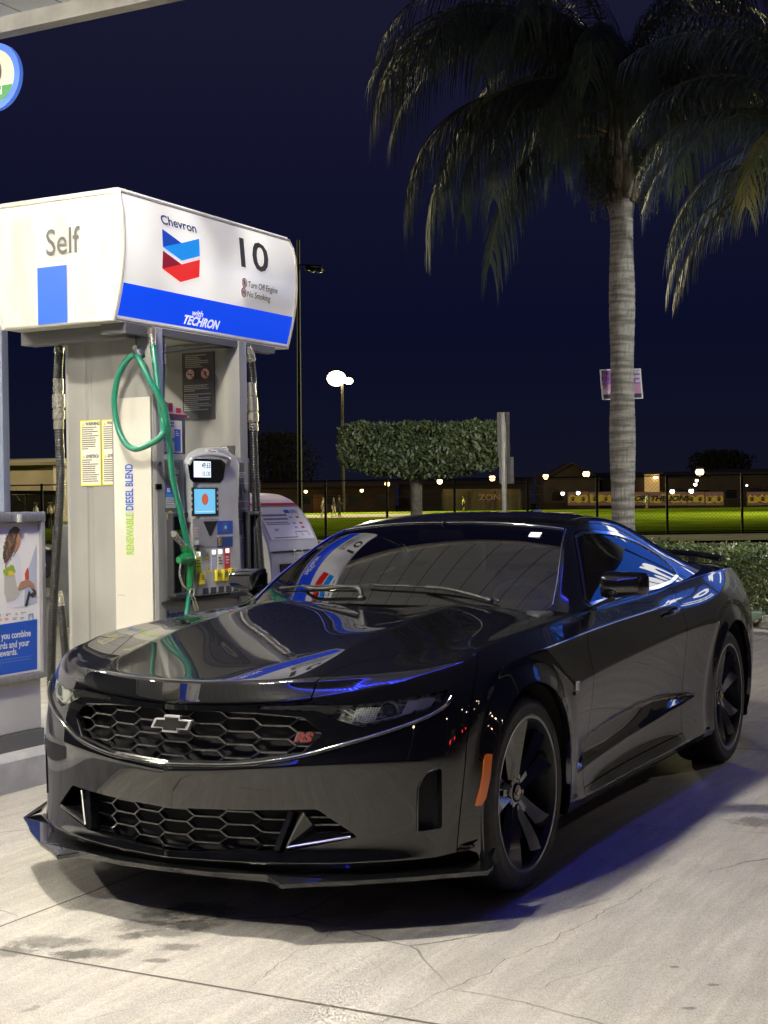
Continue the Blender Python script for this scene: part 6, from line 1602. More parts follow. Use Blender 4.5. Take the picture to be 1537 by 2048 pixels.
    spec = [ # (azimuth rel. to right, elevation, length, droop)
        (180, 30, 3.7, 120), (170, 16, 3.5, 108), (196, 44, 3.9, 126), (206, 4, 3.3, 92), (214, -14, 3.3, 68), (190, 22, 3.8, 112), (184, 48, 4.2, 132), (200, 12, 3.6, 100), (222, 8, 3.4, 96), (176, 56, 4.2, 138), (150, 32, 3.3, 125), (240, 30, 3.0, 125), (225, 52, 3.4, 130),
        (255, 50, 3.0, 128), (270, 20, 2.8, 120), (290, 45, 3.1, 130), (310, 25, 3.0, 120), (330, 48, 3.3, 128), (345, 18, 3.1, 112), (0, 40, 3.4, 130), (15, 28, 3.2, 125), (30, 50, 3.4, 130), (60, 35, 3.2, 120), (90, 50, 3.3, 120), (120, 40, 3.2, 125),
        (185, 66, 4.2, 138), (172, 72, 4.4, 136), (200, 60, 4.0, 134), (215, 66, 4.0, 138), (160, 60, 4.1, 134), (192, 52, 4.0, 128), (10, 60, 4.1, 136), (350, 58, 4.0, 134), (25, 68, 4.0, 136), (340, 34, 3.7, 124), (0, 26, 3.6, 116), (235, 72, 3.6, 140), (300, 70, 3.2, 140), (355, 70, 3.4, 140), (135, 62, 3.4, 140), (45, 66, 3.3, 140), (95, 76, 3.2, 130)]
    # colour by frond: mostly green
    for k, (az, el, L, dr) in enumerate(spec):
        frond(mb, crown+Vector((0, 0, r.uniform(-.35, .25))), aR+R_(az+r.uniform(-4, 4)), R_(el), L*.98, R_(dr), 50+k, nl=104, leaf=.86, mi=0, ry=1, hang=1.35)
    # dead bare rachises
    for az, L in ((205, 1.3), (150, 1.1)): 
        P = [crown+Vector((0, 0, -.5))]; 
        for i in range(10): e = R_(25-6*i); a = aR+R_(az); P.append(P[-1]+Vector((math.cos(a)*math.cos(e), math.sin(a)*math.cos(e), math.sin(e)))*L/10)
        mb.tube(P, [.03-.002*i for i in range(11)], 5, 2)
    o = mb.out('crown', [PALM, RACH, mat('dead_rachis', (.34, .22, .10), .5)], t)
    o.location = -Vector((0, 0, 0))
    return t
palm_tree()
def palm2():
    D = 14.5; c = at(1700, 330, D)
    t = thing('palm_tree', 'second palm whose yellow-green fronds reach in from the right edge', 'palm tree', (c.x, c.y, 0))
    mb = MB(); mb.tube([(0, 0, 0), (0.02, 0, c.z*.5), (0, 0, c.z-.6)], [.17, .15, .15], 18); mb.out('trunk', bpy.data.materials['palm_bark'], t, smooth=True)
    mb = MB(); aR = math.atan2(RH.y, RH.x); r = random.Random(9)
    spec = [(178, -4, 2.3, 70, 1), (172, 6, 2.35, 84, 1), (190, 22, 2.35, 96, 0), (165, 32, 2.5, 105, 0), (205, 48, 2.6, 115, 0), (182, 60, 2.8, 120, 0), (220, 20, 2.3, 105, 1), (235, 45, 2.5, 115, 0), (150, 50, 2.6, 110, 0), (172, 74, 3.0, 112, 0), (198, 82, 3.0, 108, 0), (260, 40, 2.4, 115, 0), (120, 40, 2.4, 110, 0), (0, 40, 2.4, 110, 0), (60, 45, 2.4, 110, 0), (300, 45, 2.4, 110, 0), (330, 30, 2.4, 110, 0), (90, 70, 2.6, 110, 0), (185, 42, 2.5, 100, 0), (170, 10, 2.3, 88, 0)]
    for k, (az, el, L, dr, mi) in enumerate(spec):
        frond(mb, (0, 0, c.z+r.uniform(-.2, .3)), aR+R_(az), R_(el), L, R_(dr), 150+k, nl=84, leaf=.56, mi=2 if mi else 0, ry=1, wid=.015, hang=1.0)
    mb.out('crown', [PALM, RACH, PALMY], t)
palm2()
def clusters(mb, pts, size, r, mi=0, flat=.0):
    for p, n in pts:
        for _ in range(3):
            a = Vector((r.uniform(-1, 1), r.uniform(-1, 1), r.uniform(-1, 1))).normalized(); b = a.orthogonal().normalized(); s = size*r.uniform(.6, 1.2)
            q = p+Vector((r.uniform(-1, 1), r.uniform(-1, 1), r.uniform(-1, 1)))*size*.8
            mb.add([q-a*s, q+b*s*.45, q+a*s, q-b*s*.45], [(0, 1, 2, 3)], mi if r.random() < .6 else mi+1)
def topiary():
    D = 25; b = at(833, 1040, D); b.z = 0; t = thing('clipped_tree', 'clipped tree with a flat-topped block of leaves beside the field fence', 'tree', (b.x, b.y, 0))
    off = Vector((b.x, b.y, 0)); P = lambda px, py: at(px, py, D)-off
    zt, zb = P(833, 853).z, P(833, 950).z; xl, xr = P(684, 900), P(1003, 900); c = (xl+xr)/2; c.z = 0; hw = (xr-xl).length/2
    TL = [leafmat('clipped_leaf', (.10, .13, .06), (.06, .085, .04)), leafmat('clipped_leaf_pale', (.17, .20, .09), (.10, .13, .06))]
    r = random.Random(11); mb = MB(); pts = []
    for _ in range(6200):
        u = r.uniform(-1, 1); v = r.uniform(-1, 1); w = r.random()
        # squarish block with rounded lower corners; dense shell, loose inside
        k = r.random()
        if k < .30: w = 1-r.random()**2*.12
        elif k < .75: v = -1+r.random()**2*.35
        elif k < .9: u = (1-r.random()**2*.12)*(1 if u > 0 else -1)
        lim = (1.0 if w < .88 else 1-.10*((w-.88)/.12)**2) if w > .34 else .52+.48*(w/.34)**.5
        if abs(u) > lim: continue
        edge = .02*math.sin(u*23)+.025*math.sin(u*9+2)
        p = c+RH*u*hw*(1+r.uniform(-.02, .02))+FH*v*.72*lim+Vector((0, 0, zb-.05+(zt-zb+.05)*(w+edge*w)+(.10*abs(u) if w < .15 else 0)))
        pts.append((p, None))
    clusters(mb, pts, .055, r)
    for _ in range(160):    # stray shoots on top
        u = r.uniform(-1, 1); p = c+RH*u*hw+FH*r.uniform(-.7, .7)+Vector((0, 0, zt)); q = p+Vector((r.uniform(-.03, .03), r.uniform(-.03, .03), r.uniform(.03, .12))); mb.add([p, p+RH*.014, q], [(0, 1, 2)], 1)
    mb.out('crown', TL, t)
    mb = MB(); mb.tube([(0, 0, 0), (.01, 0, .5), P(833, 1000), P(833, 965), P(830, 940)], [.13, .11, .10, .105, .13], 14)
    for px, py in ((800, 930), (850, 920), (872, 935), (815, 915)): mb.tube(curve_pts([P(833, 975), P((833+px)/2, 958), P(px, py)], 4), .03, 7)
    mb.out('trunk', BKT, t, smooth=True, ang=70)
BKT = noisy(mat('ficus_bark', (.20, .18, .155), .8), 12, .2, .3)
topiary()
def hedge():
    t = thing('hedge', 'low clipped leafy hedge in the planter behind the car', 'hedge'); r = random.Random(21)
    L = [leafmat('hedge_leaf', (.085, .11, .035), (.05, .075, .025), .35), leafmat('hedge_leaf_pale', (.16, .18, .07), (.10, .12, .05), .35)]
    path = [Vector((-9, 15.2, 0)), Vector((-4.2, 14.9, 0)), Vector((-2.4, 13.95, 0)), Vector((-1.1, 12.5, 0)), Vector((1.0, 10.8, 0)), Vector((4, 10.0, 0))]
    mb = MB(); pts = []
    segs = list(zip(path[:-1], path[1:])); tot = sum((b-a).length for a, b in segs)
    for a, b in segs:
        d = (b-a).normalized(); nn = Vector((d.y, -d.x, 0)); ln = (b-a).length; dens = 900 if a.x > -5 and a.x < 2 else 260
        for _ in range(int(ln*dens)):
            s = r.random(); k = r.random(); u = r.uniform(-.55, .55); z = r.uniform(.10, .80)
            if k < .45: u = .55-r.random()**2*.25
            elif k < .75: z = .80-r.random()**2*.15
            z += .03*math.sin(s*ln*5+a.x)+.02*math.sin(s*ln*13); 
            if z < .3: u *= .85
            pts.append((a+d*s*ln+nn*(u+.03*math.sin(s*ln*7))+Vector((0, 0, z)), None))
    clusters(mb, pts, .034, r); mb.out('foliage', L, t)
    mb = MB()
    for a, b in segs:
        for k in range(int((b-a).length/.3)):
            p = a.lerp(b, k*.3/(b-a).length); mb.tube([p, p+Vector((r.uniform(-.15, .15), r.uniform(-.15, .15), .6))], .012, 5)
    mb.out('stem', BKT, t)
    mb = MB()   # leaf litter in front of it
    for _ in range(1500):
        a, b = segs[r.choice([2, 3, 3, 2, 4])]; p = a.lerp(b, r.random()); d = (b-a).normalized(); p = p+Vector((d.y, -d.x, 0))*r.uniform(.5, 1.45); p.z = .095; s = r.uniform(.012, .03); an = r.uniform(0, 6.28)
        e = Vector((math.cos(an), math.sin(an), r.uniform(0, .5)))*s; f = Vector((-math.sin(an), math.cos(an), r.uniform(0, .3)))*s*.5; mb.add([p-e, p+f, p+e, p-f], [(0, 1, 2, 3)], r.choice([0, 0, 1]))
    tag(mb.out('leaf_litter', [mat('dry_leaf', (.20, .14, .07), .8), mat('dry_leaf_pale', (.30, .24, .14), .8)]), kind='stuff', label='dry fallen leaves on the soil before the hedge')
    p = un(1490, 1236, 'z', .1); b = thing('utility_box', 'small green concrete utility box lid by the hedge', 'utility box', (p.x, p.y, .08), rz=-.8)
    mb = MB(); mb.box((-.20, -.14, 0), (.20, .14, .10), 0, .012); mb.out('box_lid', noisy(mat('box_green', (.12, .17, .13), .6), 8, .2), b)
hedge()
# ================================================================ street signs, fence, field, buildings, lights
GALV = noisy(mat('galvanised_steel', (.42, .42, .42), .45, .5), 6, .12)
def signpost():
    D = 19; b = at(1010, 1040, D); b.z = 0; t = thing('street_sign', 'grey street sign post seen from behind, two plates one above the other', 'street sign', b)
    P = lambda px, py, d=0: at(px, py, D+d)-b
    mb = MB(); top = P(1003, 826); mb.box((-.027, -.02, 0), (.027, .02, top.z), 0, .004); mb.out('post', GALV, t, smooth=True, ang=40)
    SB = noisy(mat('sign_back', (.34, .32, .30), .5, .3), 4, .1)
    for (x0, x1, y0, y1, dx) in ((995, 1021, 824, 914, .04), (999, 1029, 914, 967, .05)):
        a, c = P(x0, y0, dx), P(x1, y1, dx); mb = MB(); nrm = FH; u = RH
        w = (c-a).dot(u); vs = []
        for d in (0, .006):
            for q in (a, a+u*w, Vector((a.x+u.x*w, a.y+u.y*w, c.z)), Vector((a.x, a.y, c.z))): vs.append(q+nrm*(d+.03))
        mb.add(vs, [(0, 1, 2, 3), (7, 6, 5, 4), (0, 4, 5, 1), (1, 5, 6, 2), (2, 6, 7, 3), (3, 7, 4, 0)]); o = mb.out('sign_plate', SB, t); bv = o.modifiers.new('b', 'BEVEL'); bv.width = .03; bv.segments = 3; bv.limit_method = 'ANGLE'; bv.angle_limit = R_(60); bv.use_clamp_overlap = True
signpost()
def palm_notice():
    D = 18.3; c = at(1243, 769, D); t = thing('notice_board', 'purple printed notice strapped behind the palm trunk', 'notice', c)
    P = lambda px, py: at(px, py, D)-c
    q = [P(1200, 739), P(1282, 737), P(1287, 797), P(1205, 800)]
    mb = MB(); mb.add(q+[p+FH*.01 for p in q], [(0, 1, 2, 3), (7, 6, 5, 4), (0, 4, 5, 1), (1, 5, 6, 2), (2, 6, 7, 3), (3, 7, 4, 0)]); o = mb.out('notice_border', mat('notice_white', (.62, .58, .66), .5), t)
    k = [a*.93+(q[0]+q[1]+q[2]+q[3])/4*.07-FH*.003 for a in q]
    mid = lambda a, b, f: a*(1-f)+b*f
    mb = MB(); mb.add([k[0], k[1], mid(k[1], k[2], .5), mid(k[0], k[3], .5)], [(0, 1, 2, 3)], 0); mb.add([mid(k[0], k[3], .5), mid(k[1], k[2], .5), mid(k[1], k[2], .85), mid(k[0], k[3], .85)], [(0, 1, 2, 3)], 1); mb.add([mid(k[0], k[3], .85), mid(k[1], k[2], .85), k[2], k[3]], [(0, 1, 2, 3)], 2)
    mb.out('notice_print', [mat('notice_purple', (.20, .08, .30), .5), mat('notice_pink', (.42, .20, .36), .5), mat('notice_dark', (.03, .02, .05), .5)], o)
    wm = mat('notice_ink_light', (.6, .55, .65), .5); dm = mat('notice_ink_dark', (.10, .02, .10), .5)
    for s, px, py, mm, al in (('THE', 1203, 747, dm, 'LEFT'), ('ETH', 1203, 758, dm, 'LEFT'), ('TH', 1204, 772, dm, 'LEFT'), ('IEW', 1205, 785, wm, 'LEFT'), ('in the', 1280, 743, wm, 'RIGHT'), ('ause', 1281, 752, wm, 'RIGHT'), ('eal', 1281, 761, wm, 'RIGHT')):
        text('notice_lettering', s, .068, mm, P(px, py)-FH*.006, RH, (0, 0, 1), o, bold=.002, align=al, sx=.8)
palm_notice()
def fence():
    D0 = 60; t = thing('chain_link_fence', 'tall black chain-link fence along the near edge of the field', 'fence'); PO = mat('fence_black', (.006, .006, .007), .5)
    xs = [-60, 85, 225, 365, 520, 652, 775, 910, 1056, 1195, 1335, 1485, 1640]
    base = []
    for x in xs: p = at(x, 1040, D0); p.z = 0; base.append(p)
    H = 2.45
    for p in base: mb = MB(); mb.tube([p, p+Vector((0, 0, H))], .055, 8); mb.out('post', PO, t)
    mb = MB()
    for a, b in zip(base[:-1], base[1:]): mb.tube([a+Vector((0, 0, H-.05)), b+Vector((0, 0, H-.05))], .025, 6)
    mb.out('top_rail', PO, t); mb = MB()
    for a, b in zip(base[:-1], base[1:]): mb.tube([a+Vector((0, 0, .08)), b+Vector((0, 0, .08))], .022, 6)
    mb.out('bottom_rail', PO, t)
    # mesh of crossing wires
    mb = MB(); a, b = base[0], base[-1]; L = (b-a).length; u = (b-a)/L; s = .16; n = int(L/s); w = .0042
    for k in range(-int(H/s), n+1):
        for sg in (1, -1):
            x0, x1 = k*s, k*s+H; 
            if sg < 0: x0, x1 = x1, x0
            p, q = a+u*x0, a+u*x1+Vector((0, 0, H)); mb.add([p-u*w, p+u*w, q+u*w, q-u*w], [(0, 1, 2, 3)])
    mb.out('wire_mesh', mat('fence_wire', (.012, .012, .012), .5), t)
    p = at(1078, 960, 59.8); c = p; o = None
    mb = MB(); mb.add([c+RH*x+Vector((0, 0, z)) for x, z in ((-.17, -.26), (.17, -.26), (.17, .26), (-.17, .26))], [(0, 1, 2, 3)]); mb.add([c+FH*.01+RH*x+Vector((0, 0, z)) for x, z in ((-.17, -.26), (.17, -.26), (.17, .26), (-.17, .26))], [(3, 2, 1, 0)])
    s_ = thing('no_parking_sign', 'small faded red and white sign fixed to the black field fence', 'sign'); mb.out('sign_plate', mat('faded_sign', (.38, .24, .22), .5), s_)
    for k, zz in enumerate((.16, .06, -.04, -.14)): text('sign_lettering', ('NO', 'PARK', 'ANY', 'TIME')[k], .12, mat('faded_red', (.20, .05, .05), .5), c-FH*.01+Vector((0, 0, zz)), RH, (0, 0, 1), s_, sx=.8, bold=.003)
fence()
def zf(D): return max(0, (D-61)*.0041)
def fieldpt(px, D): p = at(px, 1010, D); p.z = zf(D); return p
def glow(name, px, py, D, r, col, s, label, group=None, arm=.5, cat='lamp'):
    c = at(px, py, D); t = thing(name, label, cat, c, group); mb = MB(); mb.sph((0, 0, 0), r, u=12, v=8); mb.out('lamp_glow', emis(name+'_light', col, s), t)
    mb = MB(); mb.sph((0, 0, r*.9), r*1.15, (1, 1, .35), u=10, v=6); mb.tube([(0, 0, r), tuple(FH*arm+Vector((0, 0, r*1.4)))], r*.25, 6); mb.out('lamp_hood', mat('lamp_hood_dark', (.02, .02, .02), .5), t); return t
def lights():
    # lit floodlight mast
    D = 185; b = fieldpt(687, D); t = thing('floodlight_mast', 'tall mast with blazing white floodlights across the field', 'floodlight', b)
    P = lambda px, py: at(px, py, D)-b
    mb = MB(); mb.tube([(0, 0, 0), P(686, 900), P(685, 765)], [.28, .22, .16], 10); mb.out('mast', noisy(mat('mast_steel', (.30, .26, .22), .5), 2, .1), t, smooth=True)
    mb = MB(); mb.bar(P(662, 766), P(706, 766), .2, .2); mb.out('crossarm', GALV, t)
    EM = emis('floodlight_glow', (1, .80, .42), 14)
    for px, py, r in ((673.5, 757, 1.22), (698, 762, .55)):
        mb = MB(); mb.sph(P(px, py), r, (1, 1, .8)); mb.out('lamp', EM, t)
    for (px, D_, h, en) in ((674, 181, 17.3, 190000), (1900, 110, 18, 110000), (2300, 160, 18, 110000), (-500, 110, 18, 60000)):  # last spot, off-frame left without a mast, is added to brighten the banners
        p = fieldpt(px, D_); l = bpy.data.lights.new('floodlight', 'SPOT'); l.energy = en; l.color = (1, .90, .45); l.spot_size = R_(120); l.spot_blend = .6; l.shadow_soft_size = .8
        o = bpy.data.objects.new('floodlight', l); COL.objects.link(o); o.location = p+Vector((0, 0, h)); tgt = fieldpt(1100, 110)-o.location; tgt.z -= 0; o.rotation_euler = tgt.to_track_quat('-Z', 'Y').to_euler()
    # unlit mast
    D = 92; b = fieldpt(600, D); t = thing('floodlight_mast', 'dark unlit light mast rising behind the fuel pump', 'floodlight mast', b); P = lambda px, py: at(px, py, D)-b
    mb = MB(); mb.tube([(0, 0, 0), P(599, 800), P(597, 480)], [.17, .14, .10], 10); mb.out('mast', mat('mast_dark', (.010, .009, .008), .7), t, smooth=True)
    mb = MB()
    for px, py in ((616, 536), (626, 539), (640, 540)): mb.sph(P(px, py), .22, (1, 1, .8))
    mb.bar(P(598, 530), P(645, 532), .10, .10); mb.out('lamp_head', mat('lamp_head_dark', (.05, .045, .035), .4), t)
    warm = (1, .62, .25)
    names = [(775, 968, .30, 'warm lamp left of the clipped tree trunk'), (880, 963, .33, 'warm lamp just right of the clipped tree trunk'), (985, 956, .36, 'warm lamp beside the street sign plates'), (1092, 953, .34, 'warm lamp beside the red sign on the fence'), (1173, 948, .42, 'brightest warm lamp left of the palm trunk'), (1400, 944, .50, 'large amber lamp above the yellow banners')]
    for px, py, r, lb in names: glow('wall_lamp', px, py, 176, r, (1, .60, .22), 9, lb, 'warm lamps on the far buildings', 1.2)
    for px, py, r, lb in ((1126, 987, .22, 'small white lamp, left of a pair below the gable'), (1157, 986, .22, 'small white lamp, right of a pair below the gable'), (1345, 983, .27, 'small white lamp above the word on the banner'), (1383, 982, .27, 'small white lamp over the banner, below the amber lamp'), (1391, 969, .20, 'small white lamp midway under the amber lamp'), (1394, 961, .18, 'small white lamp closest below the amber lamp'), (1494, 971, .12, 'tiny dim white lamp by the right-hand doors')):
        glow('flood_lamp', px, py, 165, r, (1, .93, .8), 8, lb, 'white lamps over the banners', .6)
    for px, py, lb in ((612, 983, 'dim porch lamp on the left school block'), (724, 981, 'dim porch lamp by the orange door')): glow('porch_lamp', px, py, 184, .22, (1, .5, .2), 9, lb, None, .5)
lights()
def building(name, label, px0, px1, pyt, D, col, roof=None, depth=9, over=.5, nwin=0, door=None, slope=0, win=(.02, .02, .025)):
    a, b = fieldpt(px0, D), fieldpt(px1, D+slope); zt = at((px0+px1)/2, pyt, D+slope/2).z; base = min(a.z, b.z)
    t = thing(name, label, 'building', a); b = b-a; L = b.length; u = b/L; u.z = 0; u.normalize(); n = Vector((-u.y, u.x, 0)); z1 = zt-a.z
    def Q(x, y, z): return u*x+n*y+Vector((0, 0, z))
    W = noisy(mat(name+'_wall', col, .85), .5, .12)
    mb = MB(); mb.add([Q(0, 0, -.3), Q(L, 0, -.3), Q(L, 0, z1), Q(0, 0, z1), Q(0, depth, -.3), Q(L, depth, -.3), Q(L, depth, z1), Q(0, depth, z1)], [(0, 1, 2, 3), (5, 4, 7, 6), (4, 0, 3, 7), (1, 5, 6, 2), (3, 2, 6, 7)]); w = mb.out('wall', W, t)
    R_m = noisy(mat(name+'_roof', tuple(c*.6 for c in col), .8), .5, .1)
    mb = MB()
    if roof == 'gable':
        rz = z1+L*.30; o = over
        mb.add([Q(-o, -o, z1-.12), Q(L/2, -o, rz), Q(L+o, -o, z1-.12), Q(-o, depth, z1-.12), Q(L/2, depth, rz), Q(L+o, depth, z1-.12), Q(-o, -o, z1-.3), Q(L/2, -o, rz-.2), Q(L+o, -o, z1-.3)], [(0, 1, 4, 3), (1, 2, 5, 4), (0, 6, 7, 1), (1, 7, 8, 2)]); mb.add([Q(0, -.02, z1-.1), Q(L, -.02, z1-.1), Q(L/2, -.02, rz-.2)], [(0, 1, 2)])
    else:
        mb.add([Q(-over, -over, z1), Q(L+over, -over, z1), Q(L+over, -over, z1+.28), Q(-over, -over, z1+.28), Q(-over, depth, z1+.1), Q(L+over, depth, z1+.1), Q(L+over, depth, z1+.9), Q(-over, depth, z1+.9)], [(0, 1, 2, 3), (3, 2, 6, 7), (0, 4, 5, 1), (4, 0, 3, 7), (1, 5, 6, 2)])
    mb.out('roof', R_m, t)
    for k in range(nwin):
        x = L*(k+.5)/nwin; mb = MB(); mb.add([Q(x-.7, -.04, 1.0), Q(x+.7, -.04, 1.0), Q(x+.7, -.04, 2.1), Q(x-.7, -.04, 2.1)], [(0, 1, 2, 3)]); f = mb.out('window', mat('far_window', win, .2), t)
        mb = MB()
        for p, q in (((x-.75, .95), (x+.75, .95)), ((x-.75, 2.15), (x+.75, 2.15)), ((x-.75, .95), (x-.75, 2.15)), ((x+.75, .95), (x+.75, 2.15)), ((x, 1), (x, 2.1))): mb.bar(Q(p[0], -.06, p[1]), Q(q[0], -.06, q[1]), .06, .07)
        mb.out('window_frame', mat('far_frame', (.18, .16, .14), .6), f)
    if door:
        for dx, dc in door:
            mb = MB(); mb.add([Q(dx-.9, -.05, -.2), Q(dx+.9, -.05, -.2), Q(dx+.9, -.05, 2.3), Q(dx-.9, -.05, 2.3)], [(0, 1, 2, 3)]); mb.out('door', mat('far_door', dc, .5), t)
    return t
def buildings():
    building('school_block', 'low brown school block with an orange door at the far left of the field', 430, 790, 975, 190, (.16, .10, .075), nwin=7, door=((13.8, (.45, .20, .07)),))
    building('school_block', 'low pale-walled school block behind the slatted gates', 800, 1062, 968, 196, (.17, .13, .11), nwin=4)
    building('gable_house', 'dark gabled hall left of the palm trunk', 1088, 1200, 958, 186, (.12, .09, .08), 'gable', nwin=2)
    building('school_block', 'long school block right of the palm trunk', 1205, 1425, 955, 190, (.14, .105, .09), nwin=6)
    building('school_block', 'school block with dark double doors at the right edge', 1428, 1640, 948, 188, (.13, .095, .085), nwin=3, door=((5.6, (.04, .04, .07)), (7.6, (.04, .04, .07))))
    building('warehouse', 'tan windowless warehouse seen past the poster cabinet', -120, 100, 930, 120, (.16, .12, .10), door=((3, (.08, .07, .06)),)) if False else building('warehouse', 'tan windowless warehouse seen past the poster cabinet', -160, 108, 932, 125, (.17, .13, .11))
    # lit entrance recess
    a = fieldpt(1305, 189.3); t = thing('lit_porch', 'small brightly lit yellow porch right of the palm trunk', 'porch', a); z = lambda py: at(1305, py, 189.3).z-a.z
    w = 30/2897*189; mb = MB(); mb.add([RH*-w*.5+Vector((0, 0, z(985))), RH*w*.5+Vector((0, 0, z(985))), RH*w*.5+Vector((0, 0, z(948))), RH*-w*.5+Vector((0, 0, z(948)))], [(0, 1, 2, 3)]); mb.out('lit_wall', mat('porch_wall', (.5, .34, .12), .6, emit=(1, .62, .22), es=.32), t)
    mb = MB(); mb.bar(RH*-w*.62+Vector((0, 0, z(947)))-FH*1, RH*w*.62+Vector((0, 0, z(947)))-FH*1, 2.2, .25); mb.out('porch_roof', mat('porch_roof', (.08, .06, .05), .7), t)
    mb = MB(); mb.bar(RH*w*.1+Vector((0, 0, z(955)))-FH*.4, RH*w*.35+Vector((0, 0, z(955)))-FH*.4, .2, .25); mb.out('porch_light', emis('porch_glow', (1, .8, .45), 8), t)
    # slatted gates
    t = thing('slatted_gate', 'tan slatted gates in the far fence behind the player in yellow', 'gate'); D = 178
    GM = mat('gate_slat', (.26, .20, .14), .7); mb = MB(); n = 60
    for k in range(n):
        px = 888+(1040-888)*k/(n-1); p = fieldpt(px, D); zt = at(px, 978, D).z; mb.bar(p, Vector((p.x, p.y, zt)), .09, .06, up=FH)
    a, b = fieldpt(886, D), fieldpt(1042, D)
    for zz in (.25, 1.1, 2.0): mb.bar(a+Vector((0, 0, zz)), b+Vector((0, 0, zz)), .06, .08, up=FH)
    mb.out('slat_panel', GM, t); mb = MB()
    for px in (886, 938, 990, 1042): p = fieldpt(px, D-.2); mb.box((p.x-.08, p.y-.08, p.z), (p.x+.08, p.y+.08, p.z+2.35))
    mb.out('gate_post', mat('gate_post', (.05, .045, .04), .6), t)
    text('gate_lettering', 'ZONE', 1.0, mat('gate_paint', (.42, .26, .20), .7), at(985, 995, D-.4), RH, (0, 0, 1), t, bold=.02, sx=1.2)
    # perimeter low fence between the blocks
    t = thing('perimeter_fence', 'dark perimeter fence along the far side of the field', 'fence'); D = 182; mb = MB()
    for px in range(300, 1640, 12): p = fieldpt(px, D); mb.bar(p, p+Vector((0, 0, 1.9)), .05, .05)
    a, b = fieldpt(300, D), fieldpt(1640, D); 
    for zz in (.3, 1.85): mb.bar(a+Vector((0, 0, zz)), b+Vector((0, 0, zz)), .06, .06)
    mb.out('picket_panel', mat('picket_dark', (.05, .045, .042), .6), t)
    # banners
    BY = mat('banner_yellow', (.75, .52, .10), .6); BP = mat('banner_purple', (.30, .16, .20), .6); BI = mat('banner_ink', (.03, .02, .02), .6); BG = mat('banner_grey', (.4, .42, .38), .6)
    def banner(px0, px1, words, label, seed):
        D = 172; a, b = fieldpt(px0, D), fieldpt(px1, D); L = (b-a).length; u = (b-a)/L; z0 = at(px0, 1011, D).z-a.z; z1 = at(px0, 984, D).z-a.z
        t = thing('field_banner', label, 'banner', a, 'banners along the far fence'); Q = lambda x, z, d=0: u*x+Vector((0, 0, z))-FH*d
        mb = MB(); mb.add([Q(0, z0), Q(L, z0), Q(L, z1), Q(0, z1)], [(0, 1, 2, 3)]); cl = mb.out('banner_cloth', BP, t); r = random.Random(seed); h = z1-z0; mb = MB()
        N = max(8, int(L/.28)); top = [(L*(.03+.94*i/N), z0+h*(.74+r.uniform(-.14, .12))) for i in range(N+1)]; bot = [(L*(.03+.94*i/N), z0+h*(.24+r.uniform(-.10, .08))) for i in range(N+1)]
        for i in range(N): mb.add([Q(*bot[i], .03), Q(*bot[i+1], .03), Q(*top[i+1], .03), Q(*top[i], .03)], [(0, 1, 2, 3)])
        mb.out('banner_splash', BY, cl)
        if words: text('banner_lettering', words, h*.52, BI, Q(L/2, z0+h*.5, .06), u, (0, 0, 1), cl, bold=.03, sx=1.25, shear=.2)
        else:
            mb = MB(); k = max(2, int(L/1.0))
            for j in range(k):
                c = L*(j+.5)/k
                for dx, dz, rr in ((0, -.10, .17), (-.17, .10, .07), (-.06, .19, .07), (.06, .19, .07), (.17, .10, .07)):
                    mb.add([Q(c+dx+rr*math.cos(q), z0+h*.48+dz+rr*math.sin(q), .06) for q in [2*math.pi*i/8 for i in range(8)]], [tuple(range(8))])
            mb.out('paw_print', BI, cl)
        for px in (px0, px1):
            pass
    banner(1136, 1178, '', 'yellow paw-print banner, leftmost on the far fence', 1); banner(1179, 1224, '', 'yellow paw-print banner touching the palm trunk on its left', 2)
    banner(1262, 1298, 'OF', 'yellow banner reading OF, just right of the palm trunk', 3); banner(1299, 1334, 'THE', 'yellow banner reading THE on the far fence', 4); banner(1336, 1374, 'LIONS', 'yellow banner reading LIONS on the far fence', 5)
    banner(1375, 1410, '', 'yellow paw-print banner right after the word LIONS', 6); banner(1411, 1448, '', 'yellow banner with a pale crest before the doors gap', 7); banner(1494, 1560, '', 'yellow banner with a dark crest cut by the right edge', 8)
buildings()
